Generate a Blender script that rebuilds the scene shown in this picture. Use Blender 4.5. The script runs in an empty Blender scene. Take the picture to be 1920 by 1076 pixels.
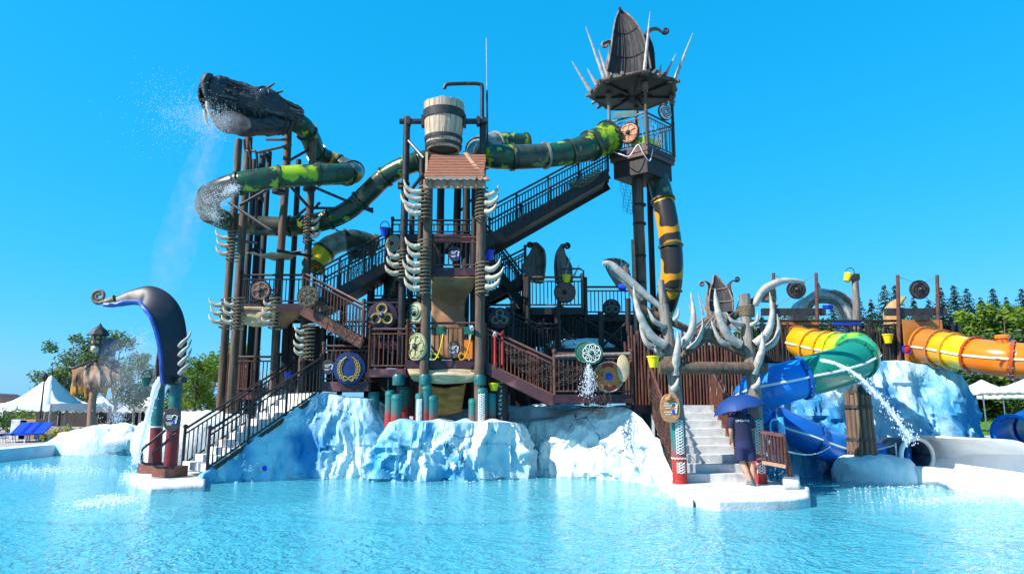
import bpy, math, random
from mathutils import Vector as V, Matrix, Euler, noise
R = math.radians
random.seed(7)
scn = bpy.context.scene
COL = scn.collection

# ---------------------------------------------------------------- camera
FPX, PITCH, CZ = 1300.0, R(9.7), 1.85
SP, CP = math.sin(PITCH), math.cos(PITCH)
cam_d = bpy.data.cameras.new('camera')
cam_d.sensor_width = 36
cam_d.lens = 36 * FPX / 1920
cam_d.clip_end = 1500
cam = bpy.data.objects.new('camera', cam_d)
COL.objects.link(cam)
cam.location = (0, 0, CZ)
cam.rotation_euler = (R(90) + PITCH, 0, 0)
scn.camera = cam

# ---------------------------------------------------------------- sky, sun, exposure
SUN = V((-0.66, -0.33, 0.68)).normalized()          # towards the sun
wld = bpy.data.worlds.new('World')
scn.world = wld
wld.use_nodes = True
nt = wld.node_tree
bg = nt.nodes['Background']
sky = nt.nodes.new('ShaderNodeTexSky')
sky.sky_type = 'NISHITA'
sky.sun_disc = False
sky.sun_elevation = math.asin(SUN.z)
sky.sun_rotation = math.atan2(SUN.x, SUN.y)
sky.air_density = 1.0
sky.dust_density = 0.6
sky.ozone_density = 2.0
sep = nt.nodes.new('ShaderNodeSeparateColor')
com = nt.nodes.new('ShaderNodeCombineColor')
nt.links.new(sky.outputs[0], sep.inputs[0])
for ch, (pw, k) in enumerate(((2.1, .046), (.42, 1.72), (.40, 3.0))):     # the clear saturated blue of that day
    p_ = nt.nodes.new('ShaderNodeMath'); p_.operation = 'POWER'; p_.inputs[1].default_value = pw
    m_ = nt.nodes.new('ShaderNodeMath'); m_.operation = 'MULTIPLY'; m_.inputs[1].default_value = k
    nt.links.new(sep.outputs[ch], p_.inputs[0]); nt.links.new(p_.outputs[0], m_.inputs[0]); nt.links.new(m_.outputs[0], com.inputs[ch])
nt.links.new(com.outputs[0], bg.inputs[0])
bg.inputs[1].default_value = 0.115
sun_d = bpy.data.lights.new('sun', 'SUN')
sun_d.energy = 4.8
sun_d.angle = R(0.5)
sun_d.color = (1.0, 0.95, 0.87)
sun = bpy.data.objects.new('sun', sun_d)
COL.objects.link(sun)
sun.rotation_euler = SUN.to_track_quat('Z', 'Y').to_euler()
sun.location = (-20, 0, 30)
vs = scn.view_settings
vs.view_transform = 'Standard'
vs.look = 'None'
vs.exposure = 0.80
vs.gamma = 1.0
scn.cycles.max_bounces = 6
scn.cycles.transparent_max_bounces = 12
scn.cycles.caustics_reflective = False
scn.cycles.caustics_refractive = False

# ---------------------------------------------------------------- where things stand
def at(px, py, Y):
    """photo position of something known to stand Y metres in front of the camera"""
    u = (px - 960) / FPX
    v = (538 - py) / FPX
    k = Y / (CP - v * SP)
    return V((u * k, Y, CZ + (SP + v * CP) * k))
def zat(py, Y): return at(960, py, Y).z
def gnd(px, py, z=0.0):
    u = (px - 960) / FPX
    v = (538 - py) / FPX
    k = (z - CZ) / (SP + v * CP)
    return V((u * k, (CP - v * SP) * k, z))

# ---------------------------------------------------------------- mesh helpers
def frames(pts):
    n = len(pts)
    T = []
    for i in range(n):
        d = pts[min(i + 1, n - 1)] - pts[max(i - 1, 0)]
        T.append(d.normalized() if d.length > 1e-9 else V((0, 0, 1)))
    t0 = T[0]
    a = V((0, 0, 1)) if abs(t0.z) < .9 else V((1, 0, 0))
    N = (a - t0 * a.dot(t0)).normalized()
    out = []
    for t in T:
        N = N - t * N.dot(t)
        N = N.normalized() if N.length > 1e-6 else t.orthogonal().normalized()
        out.append((t, N, t.cross(N)))
    return out
def smooth_path(pts, k=6):
    pts = [V(p) for p in pts]
    out = []
    n = len(pts)
    for i in range(n - 1):
        p0, p1, p2, p3 = pts[max(i - 1, 0)], pts[i], pts[i + 1], pts[min(i + 2, n - 1)]
        for j in range(k):
            t = j / k
            out.append(0.5 * ((2 * p1) + (p2 - p0) * t + (2 * p0 - 5 * p1 + 4 * p2 - p3) * t * t + (3 * p1 - p0 - 3 * p2 + p3) * t ** 3))
    out.append(pts[-1])
    return out
class MB:
    def __init__(s): s.v, s.f = [], []
    def add(s, vs, fs):
        b = len(s.v)
        s.v += [V(p) for p in vs]
        s.f += [tuple(i + b for i in f) for f in fs]
        return s
    def box(s, c, size, rot=None):
        x, y, z = size[0] / 2, size[1] / 2, size[2] / 2
        M = rot if rot is not None else Matrix.Identity(3)
        vs = [V(c) + M @ V((a * x, b * y, d * z)) for d in (-1, 1) for b in (-1, 1) for a in (-1, 1)]
        return s.add(vs, [(0, 2, 3, 1), (4, 5, 7, 6), (0, 1, 5, 4), (2, 6, 7, 3), (0, 4, 6, 2), (1, 3, 7, 5)])
    def beam(s, a, b, w, h, up=(0, 0, 1)):
        a, b = V(a), V(b)
        t = (b - a).normalized()
        up = V(up)
        if abs(t.dot(up)) > .98: up = V((0, 1, 0))
        x = t.cross(up).normalized()
        z = x.cross(t)
        M = Matrix((x, t, z)).transposed()
        return s.box((a + b) / 2, (w, (b - a).length, h), M)
    def tube(s, pts, r, n=8, cap=True, flat=1.0, up=None):
        pts = [V(p) for p in pts]
        m = len(pts)
        rr = r if isinstance(r, (list, tuple)) else [r] * m
        vs, fs = [], []
        for i, (t, N, B) in enumerate(frames(pts)):
            if up is not None:
                B = t.cross(V(up)); B = B.normalized() if B.length > 1e-5 else N
                N = B.cross(t)
            for j in range(n):
                a = 2 * math.pi * j / n
                vs.append(pts[i] + (N * math.cos(a) * flat + B * math.sin(a)) * rr[i])
        for i in range(m - 1):
            for j in range(n):
                k = (j + 1) % n
                fs.append((i * n + j, i * n + k, (i + 1) * n + k, (i + 1) * n + j))
        if cap:
            fs.append(tuple(range(n - 1, -1, -1)))
            fs.append(tuple((m - 1) * n + j for j in range(n)))
        return s.add(vs, fs)
    def lathe(s, prof, n=16, c=(0, 0, 0), rot=None, cap=True):
        M = rot if rot is not None else Matrix.Identity(3)
        c = V(c)
        vs, fs = [], []
        for (r, z) in prof:
            for j in range(n):
                a = 2 * math.pi * j / n
                vs.append(c + M @ V((r * math.cos(a), r * math.sin(a), z)))
        m = len(prof)
        for i in range(m - 1):
            for j in range(n):
                k = (j + 1) % n
                fs.append((i * n + j, i * n + k, (i + 1) * n + k, (i + 1) * n + j))
        if cap:
            if prof[0][0] > 1e-4: fs.append(tuple(range(n - 1, -1, -1)))
            if prof[-1][0] > 1e-4: fs.append(tuple((m - 1) * n + j for j in range(n)))
        return s.add(vs, fs)
    def grid(s, rows, flip=False):
        m, n = len(rows), len(rows[0])
        vs = [p for r in rows for p in r]
        fs = []
        for i in range(m - 1):
            for j in range(n - 1):
                q = (i * n + j, i * n + j + 1, (i + 1) * n + j + 1, (i + 1) * n + j)
                fs.append(q[::-1] if flip else q)
        return s.add(vs, fs)
    def prism(s, poly, h):
        """poly: list of 3-d points (one face), h: extrusion vector"""
        n = len(poly)
        h = V(h)
        vs = [V(p) for p in poly] + [V(p) + h for p in poly]
        fs = [tuple(range(n - 1, -1, -1)), tuple(range(n, 2 * n))]
        fs += [(i, (i + 1) % n, n + (i + 1) % n, n + i) for i in range(n)]
        return s.add(vs, fs)
    def ball(s, c, r, n=10, m=6, sc=(1, 1, 1)):
        c = V(c)
        prof = [(max(1e-5, math.sin(math.pi * i / m)), -math.cos(math.pi * i / m)) for i in range(m + 1)]
        b = len(s.v)
        s.lathe(prof, n, cap=False)
        for i in range(b, len(s.v)):
            p = s.v[i]
            s.v[i] = c + V((p.x * sc[0], p.y * sc[1], p.z * sc[2])) * r
        return s
    def mesh(s, name, smooth=35):
        me = bpy.data.meshes.new(name)
        me.from_pydata([tuple(p) for p in s.v], [], s.f)
        me.validate()
        if smooth:
            me.shade_smooth()
            me.set_sharp_from_angle(angle=R(smooth))
        return me
WL = {}                                              # world place of every object built
def _link(o, parent, w):
    COL.objects.link(o)
    WL[o.name] = V(w)
    if parent is not None:
        o.parent = parent
        o.matrix_parent_inverse = Matrix.Translation(-WL[parent.name])
    return o
def obj(name, mb, m, parent=None, smooth=35, solid=0):
    n = len(mb.v)
    lo = V((min(p.x for p in mb.v), min(p.y for p in mb.v), min(p.z for p in mb.v)))
    hi = V((max(p.x for p in mb.v), max(p.y for p in mb.v), max(p.z for p in mb.v)))
    c = (lo + hi) / 2
    if parent is None: c.z = lo.z
    mb.v = [p - c for p in mb.v]
    me = mb.mesh(name, smooth)
    me.materials.append(m)
    o = bpy.data.objects.new(name, me)
    o.location = c
    if solid:
        md = o.modifiers.new('thickness', 'SOLIDIFY')
        md.thickness = solid
        md.offset = 0
    return _link(o, parent, c)
def inst(name, me, M, parent):
    o = bpy.data.objects.new(name, me)
    o.matrix_basis = M
    return _link(o, parent, M.translation)
def thing(name, label, cat, loc, group=None):
    o = bpy.data.objects.new(name, None)
    o.empty_display_size = .2
    o.location = V(loc)
    _link(o, None, loc)
    return tag(o, label, cat, group)
def tag(o, label, cat, group=None):
    o['label'] = label
    o['category'] = cat
    if group: o['group'] = group
    return o
def struct(o):
    o['kind'] = 'structure'
    return o

# ---------------------------------------------------------------- materials
def mat(name, c1, c2=None, rough=.6, metal=0., scale=5., stretch=(1, 1, 1), bump=.25, detail=5, spec=.4, lo=.35, hi=.65, c3=None, s3=1.3, lo3=.55, hi3=.68, space='Object', bs=None, trans=0, alpha=1, bdist=.02):
    m = bpy.data.materials.new(name)
    m.use_nodes = True
    t = m.node_tree
    N, L = t.nodes, t.links
    b = N['Principled BSDF']
    b.inputs['Roughness'].default_value = rough
    b.inputs['Metallic'].default_value = metal
    b.inputs['Specular IOR Level'].default_value = spec
    if trans: b.inputs['Transmission Weight'].default_value = trans
    if alpha < 1: b.inputs['Alpha'].default_value = alpha
    tc = N.new('ShaderNodeTexCoord')
    oi = N.new('ShaderNodeObjectInfo')
    ad = N.new('ShaderNodeVectorMath'); ad.operation = 'ADD'
    cx = N.new('ShaderNodeVectorMath'); cx.operation = 'SCALE'
    cx.inputs[0].default_value = (37, 53, 71)
    L.new(oi.outputs['Random'], cx.inputs['Scale'])
    if space == 'World':
        g = N.new('ShaderNodeNewGeometry')
        L.new(g.outputs['Position'], ad.inputs[0])
    else:
        L.new(tc.outputs[space], ad.inputs[0]); L.new(cx.outputs[0], ad.inputs[1])
    mp = N.new('ShaderNodeMapping')
    mp.inputs['Scale'].default_value = stretch
    L.new(ad.outputs[0], mp.inputs[0])
    nz = N.new('ShaderNodeTexNoise')
    nz.inputs['Scale'].default_value = scale
    nz.inputs['Detail'].default_value = detail
    nz.inputs['Roughness'].default_value = .6
    L.new(mp.outputs[0], nz.inputs[0])
    c2 = c2 or tuple(x * .6 for x in c1)
    def ramp(src, a, z, ca, cb):
        r = N.new('ShaderNodeMapRange')
        r.inputs[1].default_value, r.inputs[2].default_value = a, z
        L.new(src, r.inputs[0])
        x = N.new('ShaderNodeMix'); x.data_type = 'RGBA'
        L.new(r.outputs[0], x.inputs[0])
        for s, c in ((x.inputs[6], ca), (x.inputs[7], cb)):
            if isinstance(c, tuple): s.default_value = (*c, 1)
            else: L.new(c, s)
        return x.outputs[2]
    col = ramp(nz.outputs['Fac'], lo, hi, c1, c2)
    if c3:
        n3 = N.new('ShaderNodeTexNoise')
        n3.inputs['Scale'].default_value = s3
        n3.inputs['Detail'].default_value = 4
        L.new(mp.outputs[0], n3.inputs[0])
        col = ramp(n3.outputs['Fac'], lo3, hi3, col, c3)
    L.new(col, b.inputs['Base Color'])
    rr = N.new('ShaderNodeMapRange')
    rr.inputs[3].default_value = max(.04, rough - .12)
    rr.inputs[4].default_value = min(1, rough + .12)
    L.new(nz.outputs['Fac'], rr.inputs[0]); L.new(rr.outputs[0], b.inputs['Roughness'])
    if bump:
        bn = N.new('ShaderNodeBump')
        bn.inputs['Strength'].default_value = bump
        bn.inputs['Distance'].default_value = bdist
        src = nz
        if bs:
            src = N.new('ShaderNodeTexNoise')
            src.inputs['Scale'].default_value = bs
            src.inputs['Detail'].default_value = 6
            L.new(mp.outputs[0], src.inputs[0])
        L.new(src.outputs['Fac'], bn.inputs['Height'])
        L.new(bn.outputs[0], b.inputs['Normal'])
    return m
STEEL = mat('dark_steel', (.016, .016, .02), (.035, .03, .028), rough=.42, scale=9, bump=.1, c3=(.12, .06, .035), s3=3, lo3=.6, hi3=.75)
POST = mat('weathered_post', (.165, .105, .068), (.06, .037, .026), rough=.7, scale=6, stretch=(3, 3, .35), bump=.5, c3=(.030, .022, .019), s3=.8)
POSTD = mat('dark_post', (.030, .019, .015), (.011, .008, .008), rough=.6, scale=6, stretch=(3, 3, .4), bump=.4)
POSTL = mat('grey_driftwood', (.29, .25, .21), (.12, .10, .085), rough=.75, scale=5, stretch=(3, 3, .4), bump=.6)
RAILB = mat('brown_rail_paint', (.155, .058, .036), (.075, .028, .021), rough=.5, scale=10, bump=.15)
RAILD = mat('dark_rail_paint', (.03, .02, .021), (.013, .011, .013), rough=.45, scale=10, bump=.1)
FASC = mat('maroon_fascia', (.06, .016, .024), (.03, .010, .015), rough=.5, scale=4, bump=.2, c3=(.16, .06, .06), s3=2)
FASR = mat('red_fascia', (.36, .085, .07), (.22, .05, .05), rough=.55, scale=5, bump=.2)
WOODR = mat('reddish_shingle', (.33, .13, .07), (.20, .075, .045), rough=.7, scale=7, stretch=(1, 3, 3), bump=.4)
WOODT = mat('tan_board', (.46, .27, .17), (.33, .18, .11), rough=.7, scale=5, stretch=(1, 4, 4), bump=.4)
CANV = mat('tan_canvas', (.58, .43, .27), (.40, .27, .15), rough=.9, scale=2.2, bump=.3, bs=14)
CANB = mat('brown_canvas', (.42, .22, .11), (.27, .13, .065), rough=.9, scale=1.8, bump=.4, bs=10)
CANY = mat('ochre_sacking', (.60, .31, .09), (.40, .19, .05), rough=.95, scale=3, stretch=(1, 1, 4), bump=.4)
BONE = mat('old_bone', (.56, .49, .38), (.38, .31, .22), rough=.55, scale=6, stretch=(1, 1, 1), bump=.35, c3=(.30, .25, .19), s3=4, lo3=.6, hi3=.8)
BONEG = mat('grey_tusk', (.46, .43, .39), (.27, .25, .22), rough=.6, scale=7, bump=.4, c3=(.2, .19, .18), s3=5, lo3=.62, hi3=.8)
ROPE = mat('hemp_rope', (.26, .20, .13), (.13, .095, .06), rough=.95, scale=24, bump=.6)
NET = mat('dark_net', (.07, .055, .045), (.03, .025, .022), rough=.9, scale=20, bump=0)
IRON = mat('black_iron', (.02, .02, .022), (.045, .04, .038), rough=.5, scale=8, bump=.15)
CHROME = mat('steel_post', (.55, .56, .58), (.4, .4, .42), rough=.25, metal=1, scale=9, bump=.05)
WHITEP = mat('white_concrete', (.68, .68, .66), (.54, .54, .52), rough=.75, scale=3.2, bump=.5, bs=22, c3=(.36, .36, .34), s3=2.6, lo3=.52, hi3=.72)
STEPM = mat('grey_step', (.60, .60, .59), (.45, .45, .45), rough=.85, scale=5, bump=.4, bs=40, c3=(.33, .33, .33), s3=2.5, lo3=.58, hi3=.78)
STEPW = mat('pale_step', (.78, .74, .68), (.62, .58, .53), rough=.85, scale=5, bump=.4, bs=40)
DRAGON = mat('dragon_skin', (.016, .017, .021), (.05, .05, .057), rough=.5, scale=7, stretch=(1, 1, 2.5), bump=.8, c3=(.014, .014, .018), s3=3, bdist=.04)
HOODD = mat('dark_hood', (.045, .04, .04), (.018, .016, .018), rough=.75, scale=6, stretch=(2, 2, .5), bump=.4)
HOODL = mat('worn_hood', (.26, .20, .165), (.12, .09, .075), rough=.65, scale=5, stretch=(3, 3, .5), bump=.5)
HOODN = mat('navy_hood', (.028, .024, .030), (.012, .014, .028), rough=.45, scale=2.2, bump=.2)
HOODB = mat('blue_hood_lining', (.02, .10, .42), (.02, .06, .25), rough=.45, scale=3, bump=.1)
TEALP = mat('teal_paint', (.02, .16, .16), (.012, .08, .085), rough=.4, scale=5, bump=.15)
REDP = mat('red_paint', (.42, .03, .025), (.26, .02, .02), rough=.4, scale=5, bump=.15)
WHITEK = mat('white_paint', (.75, .75, .72), (.6, .6, .58), rough=.5, scale=9, bump=.1)
YEL = mat('yellow_plastic', (.85, .62, .01), (.72, .5, .01), rough=.3, scale=2, bump=.05)
BLU = mat('blue_plastic', (.01, .06, .62), (.01, .04, .42), rough=.3, scale=2, bump=.05)
GRN = mat('green_plastic', (.01, .13, .09), (.01, .08, .06), rough=.35, scale=2, bump=.05)
RED = mat('red_plastic', (.6, .03, .02), (.45, .02, .02), rough=.35, scale=2, bump=.05)
def tubemat(n, c, k=.86): return mat(n, c, tuple(x * k for x in c), rough=.22, scale=1.6, bump=.04, spec=.5, c3=tuple(x * .72 + .02 for x in c), s3=1.1, lo3=.6, hi3=.85)
T_OR = tubemat('slide_orange', (.85, .20, .008)); T_YO = tubemat('slide_amber', (.80, .36, .008)); T_YE = tubemat('slide_yellow', (.88, .58, .01))
T_LI = tubemat('slide_lime', (.40, .66, .03)); T_GR = tubemat('slide_green', (.08, .48, .12)); T_DG = tubemat('slide_dark_green', (.015, .22, .14))
T_BL = tubemat('slide_blue', (.008, .20, .70)); T_DB = tubemat('slide_deep_blue', (.008, .10, .42)); T_RI = tubemat('slide_rim_rust', (.42, .07, .012)); T_WH = tubemat('slide_white', (.82, .83, .82)); T_BO = tubemat('slide_board', (.52, .17, .025))
T_BK = mat('dragon_body_black', (.026, .034, .026), (.07, .075, .05), rough=.3, scale=3, bump=.3, c3=(.20, .19, .10), s3=3.2, lo3=.58, hi3=.66)
T_GK = mat('dragon_body_green', (.012, .085, .04), (.03, .034, .024), rough=.28, scale=3.4, bump=.3, c3=(.33, .40, .03), s3=2.9, lo3=.58, hi3=.63)
T_LK = mat('dragon_body_lime', (.30, .44, .012), (.02, .06, .03), rough=.28, scale=1.6, bump=.2, lo=.46, hi=.54, c3=(.02, .02, .02), s3=2.6, lo3=.6, hi3=.64)
T_CK = mat('dragon_body_cream', (.40, .40, .32), (.10, .10, .09), rough=.3, scale=2, bump=.2, c3=(.02, .09, .05), s3=2)
def stripemat(n, c1, c2, sc, w=.5, axis='Z'):
    m = mat(n, c1, c1, rough=.3, bump=.05)
    t = m.node_tree; N, L = t.nodes, t.links
    b = N['Principled BSDF']
    tc = N.new('ShaderNodeTexCoord')
    wv = N.new('ShaderNodeTexWave')
    wv.bands_direction = axis
    wv.inputs['Scale'].default_value = sc
    wv.inputs['Distortion'].default_value = 11
    wv.inputs['Detail Scale'].default_value = 1.4
    L.new(tc.outputs['Object'], wv.inputs[0])
    r = N.new('ShaderNodeMapRange'); r.inputs[1].default_value = w - .03; r.inputs[2].default_value = w + .03
    L.new(wv.outputs['Fac'], r.inputs[0])
    x = N.new('ShaderNodeMix'); x.data_type = 'RGBA'
    x.inputs[6].default_value = (*c1, 1); x.inputs[7].default_value = (*c2, 1)
    L.new(r.outputs[0], x.inputs[0]); L.new(x.outputs[2], b.inputs['Base Color'])
    return m
T_ST = stripemat('dragon_body_striped', (.62, .27, .01), (.03, .024, .02), .42, .36)
# two-tone sleeve paint: teal above, red below, fading into each other
def sleevemat():
    m = mat('teal_to_red_paint', (.02, .16, .16), rough=.4, bump=.12)
    t = m.node_tree; N, L = t.nodes, t.links
    b = N['Principled BSDF']
    tc = N.new('ShaderNodeTexCoord'); sx = N.new('ShaderNodeSeparateXYZ')
    L.new(tc.outputs['Generated'], sx.inputs[0])
    nz = N.new('ShaderNodeTexNoise'); nz.inputs['Scale'].default_value = 6
    a = N.new('ShaderNodeMath'); a.operation = 'MULTIPLY_ADD'; a.inputs[1].default_value = .35
    L.new(nz.outputs['Fac'], a.inputs[0]); L.new(sx.outputs[2], a.inputs[2])
    cr = N.new('ShaderNodeValToRGB')
    e = cr.color_ramp.elements
    e[0].position, e[0].color = .30, (.40, .025, .02, 1)
    e[1].position, e[1].color = .95, (.02, .17, .16, 1)
    k = e.new(.55); k.color = (.36, .04, .03, 1)
    k = e.new(.72); k.color = (.07, .14, .13, 1)
    L.new(a.outputs[0], cr.inputs[0]); L.new(cr.outputs[0], b.inputs['Base Color'])
    return m
SLEEVE = sleevemat()
def icemat(name, w, b1, b2, k1, k2):
    """airbrushed white-and-blue ice paint; k1, k2 say how far each blue spreads"""
    m = mat(name, w, rough=.5, bump=0)
    t = m.node_tree; N, L = t.nodes, t.links
    b = N['Principled BSDF']
    for l in list(b.inputs['Base Color'].links): L.remove(l)
    g = N.new('ShaderNodeNewGeometry')
    def nz(sc, st=(1, 1, 1), d=5, off=(0, 0, 0)):
        mp = N.new('ShaderNodeMapping'); mp.inputs['Scale'].default_value = st; mp.inputs['Location'].default_value = off
        n = N.new('ShaderNodeTexNoise'); n.inputs['Scale'].default_value = sc; n.inputs['Detail'].default_value = d
        L.new(g.outputs['Position'], mp.inputs[0]); L.new(mp.outputs[0], n.inputs[0])
        return n.outputs['Fac']
    def mr(s, a, z):
        r = N.new('ShaderNodeMapRange'); r.inputs[1].default_value = a; r.inputs[2].default_value = z
        r.interpolation_type = 'SMOOTHSTEP'
        L.new(s, r.inputs[0]); return r.outputs[0]
    def mx(f, ca, cb):
        x = N.new('ShaderNodeMix'); x.data_type = 'RGBA'; L.new(f, x.inputs[0])
        for s, c in ((x.inputs[6], ca), (x.inputs[7], cb)):
            if isinstance(c, tuple): s.default_value = (*c, 1)
            else: L.new(c, s)
        return x.outputs[2]
    c = mx(mr(nz(.6, (1, 1, .8), 3), k1 - .1, k1 + .12), b1, w)
    c = mx(mr(nz(.75, (1, 1, .7), 4, (9, 3, 5)), k2 - .08, k2 + .08), b2, c)
    c = mx(mr(nz(2.0, (1.3, 1.3, .3), 5, (3, 3, 1)), .60, .72), c, w)
    c = mx(mr(nz(3.2, (1.4, 1.4, .5), 6, (5, 1, 2)), .62, .80), c, tuple(x * .55 for x in b1))
    c = mx(mr(nz(1.0, (2.4, 2.4, .4), 6), .70, .72), c, (.03, .12, .22))
    vo = N.new('ShaderNodeTexVoronoi'); vo.feature = 'DISTANCE_TO_EDGE'; vo.inputs['Scale'].default_value = .65
    wp = N.new('ShaderNodeVectorMath'); wp.operation = 'MULTIPLY_ADD'; wp.inputs[1].default_value = (.9, .9, .9)
    nv = N.new('ShaderNodeTexNoise'); nv.inputs['Scale'].default_value = 1.6; nv.inputs['Detail'].default_value = 6
    L.new(g.outputs['Position'], nv.inputs[0]); L.new(nv.outputs['Color'], wp.inputs[0]); L.new(g.outputs['Position'], wp.inputs[2]); L.new(wp.outputs[0], vo.inputs[0])
    ckm = N.new('ShaderNodeMath'); ckm.operation = 'MULTIPLY'
    L.new(mr(vo.outputs['Distance'], .013, .003), ckm.inputs[0]); L.new(mr(nz(.9, (1, 1, 1), 2, (4, 8, 1)), .52, .60), ckm.inputs[1]); ck = ckm.outputs[0]
    c = mx(ck, c, (.10, .22, .31))                                 # scratched and painted crack lines
    sz = N.new('ShaderNodeSeparateXYZ'); L.new(g.outputs['Position'], sz.inputs[0])
    ad = N.new('ShaderNodeMath'); ad.operation = 'MULTIPLY_ADD'; ad.inputs[1].default_value = .30; ad.inputs[2].default_value = -.12
    L.new(nz(4, (1, 1, 1), 4), ad.inputs[0])
    wl = N.new('ShaderNodeMath'); wl.operation = 'LESS_THAN'; L.new(sz.outputs[2], wl.inputs[0]); L.new(ad.outputs[0], wl.inputs[1])
    hf_ = N.new('ShaderNodeMath'); hf_.operation = 'MULTIPLY'; hf_.inputs[1].default_value = .45; L.new(wl.outputs[0], hf_.inputs[0])
    c = mx(hf_.outputs[0], c, (.30, .36, .33))                      # scum line where the pool laps
    L.new(c, b.inputs['Base Color'])
    bn = N.new('ShaderNodeBump'); bn.inputs['Strength'].default_value = .8; bn.inputs['Distance'].default_value = .07
    L.new(nz(3.2, (1.2, 1.2, .6), 10), bn.inputs['Height'])
    b2_ = N.new('ShaderNodeBump'); b2_.inputs['Strength'].default_value = .6; b2_.inputs['Distance'].default_value = .02
    hh = N.new('ShaderNodeMath'); hh.operation = 'MULTIPLY_ADD'; hh.inputs[1].default_value = -1.5; L.new(ck, hh.inputs[0]); L.new(nz(26, (1, 1, .6), 4), hh.inputs[2])
    L.new(hh.outputs[0], b2_.inputs['Height']); L.new(bn.outputs[0], b2_.inputs['Normal']); L.new(b2_.outputs[0], b.inputs['Normal'])
    return m
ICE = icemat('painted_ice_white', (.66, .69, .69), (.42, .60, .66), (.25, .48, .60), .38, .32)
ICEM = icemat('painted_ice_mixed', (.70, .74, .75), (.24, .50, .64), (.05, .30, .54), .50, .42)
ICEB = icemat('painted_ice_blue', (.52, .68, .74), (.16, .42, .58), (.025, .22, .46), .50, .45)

# ================================================================ SETTING
GZ = .32
GRASSG = mat('paving', (.42, .38, .34), (.30, .27, .24), rough=.9, scale=2, bump=.3, bs=30)
FLOORM = mat('pool_floor_paint', (.22, .70, .84), (.16, .62, .78), rough=.8, scale=.5, bump=.2, bs=12, space='World')
LAWN = mat('lawn_grass', (.12, .26, .015), (.055, .14, .01), rough=.95, scale=1.4, bump=.5, bs=25, space='World')
g = MB()
X0, X1, Y0, Y1 = -17.8, 27, -8, 33
far = 900
for (a, b, c, d) in ((-far, -200, X0, far), (X1, -200, far, far), (X0, Y1, X1, far), (X0, -200, X1, Y0)):
    g.add([(a, b, GZ), (c, b, GZ), (c, d, GZ), (a, d, GZ)], [(0, 1, 2, 3)])
struct(obj('ground', g, GRASSG, smooth=0))
pf = MB()
pf.add([(X0, Y0, -.55), (X1, Y0, -.55), (X1, Y1, -.55), (X0, Y1, -.55)], [(0, 1, 2, 3)])
for a, b in (((X0, Y0), (X1, Y0)), ((X1, Y0), (X1, Y1)), ((X1, Y1), (X0, Y1)), ((X0, Y1), (X0, Y0))):
    pf.add([(*a, -.55), (*b, -.55), (*b, GZ - .004), (*a, GZ - .004)], [(3, 2, 1, 0)])
struct(obj('pool_floor', pf, FLOORM, smooth=0))

def watermat():
    m = bpy.data.materials.new('pool_water'); m.use_nodes = True
    t = m.node_tree; N, L = t.nodes, t.links
    N.remove(N['Principled BSDF'])
    out = N['Material Output']
    g = N.new('ShaderNodeNewGeometry')
    def nz(sc, st, d, rot=0, dist=0.):
        mp = N.new('ShaderNodeMapping'); mp.inputs['Scale'].default_value = st; mp.inputs['Rotation'].default_value = (0, 0, rot)
        n = N.new('ShaderNodeTexNoise'); n.inputs['Scale'].default_value = sc; n.inputs['Detail'].default_value = d; n.inputs['Distortion'].default_value = dist
        L.new(g.outputs['Position'], mp.inputs[0]); L.new(mp.outputs[0], n.inputs[0]); return n.outputs['Fac']
    def bump(h, dist, st, prev=None):
        b = N.new('ShaderNodeBump'); b.inputs['Distance'].default_value = dist; b.inputs['Strength'].default_value = st
        L.new(calm, b.inputs['Strength'])
        L.new(h, b.inputs['Height'])
        if prev: L.new(prev, b.inputs['Normal'])
        return b.outputs[0]
    sy = N.new('ShaderNodeSeparateXYZ'); L.new(g.outputs['Position'], sy.inputs[0])
    wob = N.new('ShaderNodeMath'); wob.operation = 'MULTIPLY_ADD'; wob.inputs[1].default_value = 9
    L.new(nz(.16, (1, 1, 1), 2), wob.inputs[0]); L.new(sy.outputs[1], wob.inputs[2])
    cm = N.new('ShaderNodeMapRange'); cm.inputs[1].default_value = 12; cm.inputs[2].default_value = 20; cm.inputs[3].default_value = 1; cm.inputs[4].default_value = .30
    L.new(wob.outputs[0], cm.inputs[0]); calm = cm.outputs[0]      # the lee of the rocks lies calmer
    n1 = bump(nz(2.6, (1, 1.2, 1), 3, .3, .8), .16, 1)
    n2 = bump(nz(7.5, (1, 1.1, 1), 3, -.5, 1.2), .11, 1, n1)
    n3 = bump(nz(.7, (1, 1, 1), 2, .2), .16, 1, n2)
    fr = N.new('ShaderNodeFresnel'); fr.inputs['IOR'].default_value = 1.33; L.new(n3, fr.inputs['Normal'])
    gl = N.new('ShaderNodeBsdfGlossy'); gl.inputs['Roughness'].default_value = .06; gl.inputs['Color'].default_value = (1, 1, 1, 1); L.new(n3, gl.inputs['Normal'])
    tr = N.new('ShaderNodeBsdfTransparent'); tr.inputs['Color'].default_value = (.60, .95, .97, 1)
    df = N.new('ShaderNodeBsdfDiffuse'); df.inputs['Color'].default_value = (.105, .58, .73, 1); L.new(n3, df.inputs['Normal'])
    m1 = N.new('ShaderNodeMixShader'); m1.inputs[0].default_value = .55
    L.new(tr.outputs[0], m1.inputs[1]); L.new(df.outputs[0], m1.inputs[2])
    m2 = N.new('ShaderNodeMixShader')
    L.new(fr.outputs[0], m2.inputs[0]); L.new(m1.outputs[0], m2.inputs[1]); L.new(gl.outputs[0], m2.inputs[2])
    L.new(m2.outputs[0], out.inputs[0])
    return m
wt = MB()
rows = []
for j in range(2):
    rows.append([V((X0 + .002 + (X1 - X0 - .004) * i, Y0 + .002 + (Y1 - Y0 - .004) * j, 0)) for i in range(2)])
wt.grid(rows)
struct(obj('pool_water', wt, watermat(), smooth=0))

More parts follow.
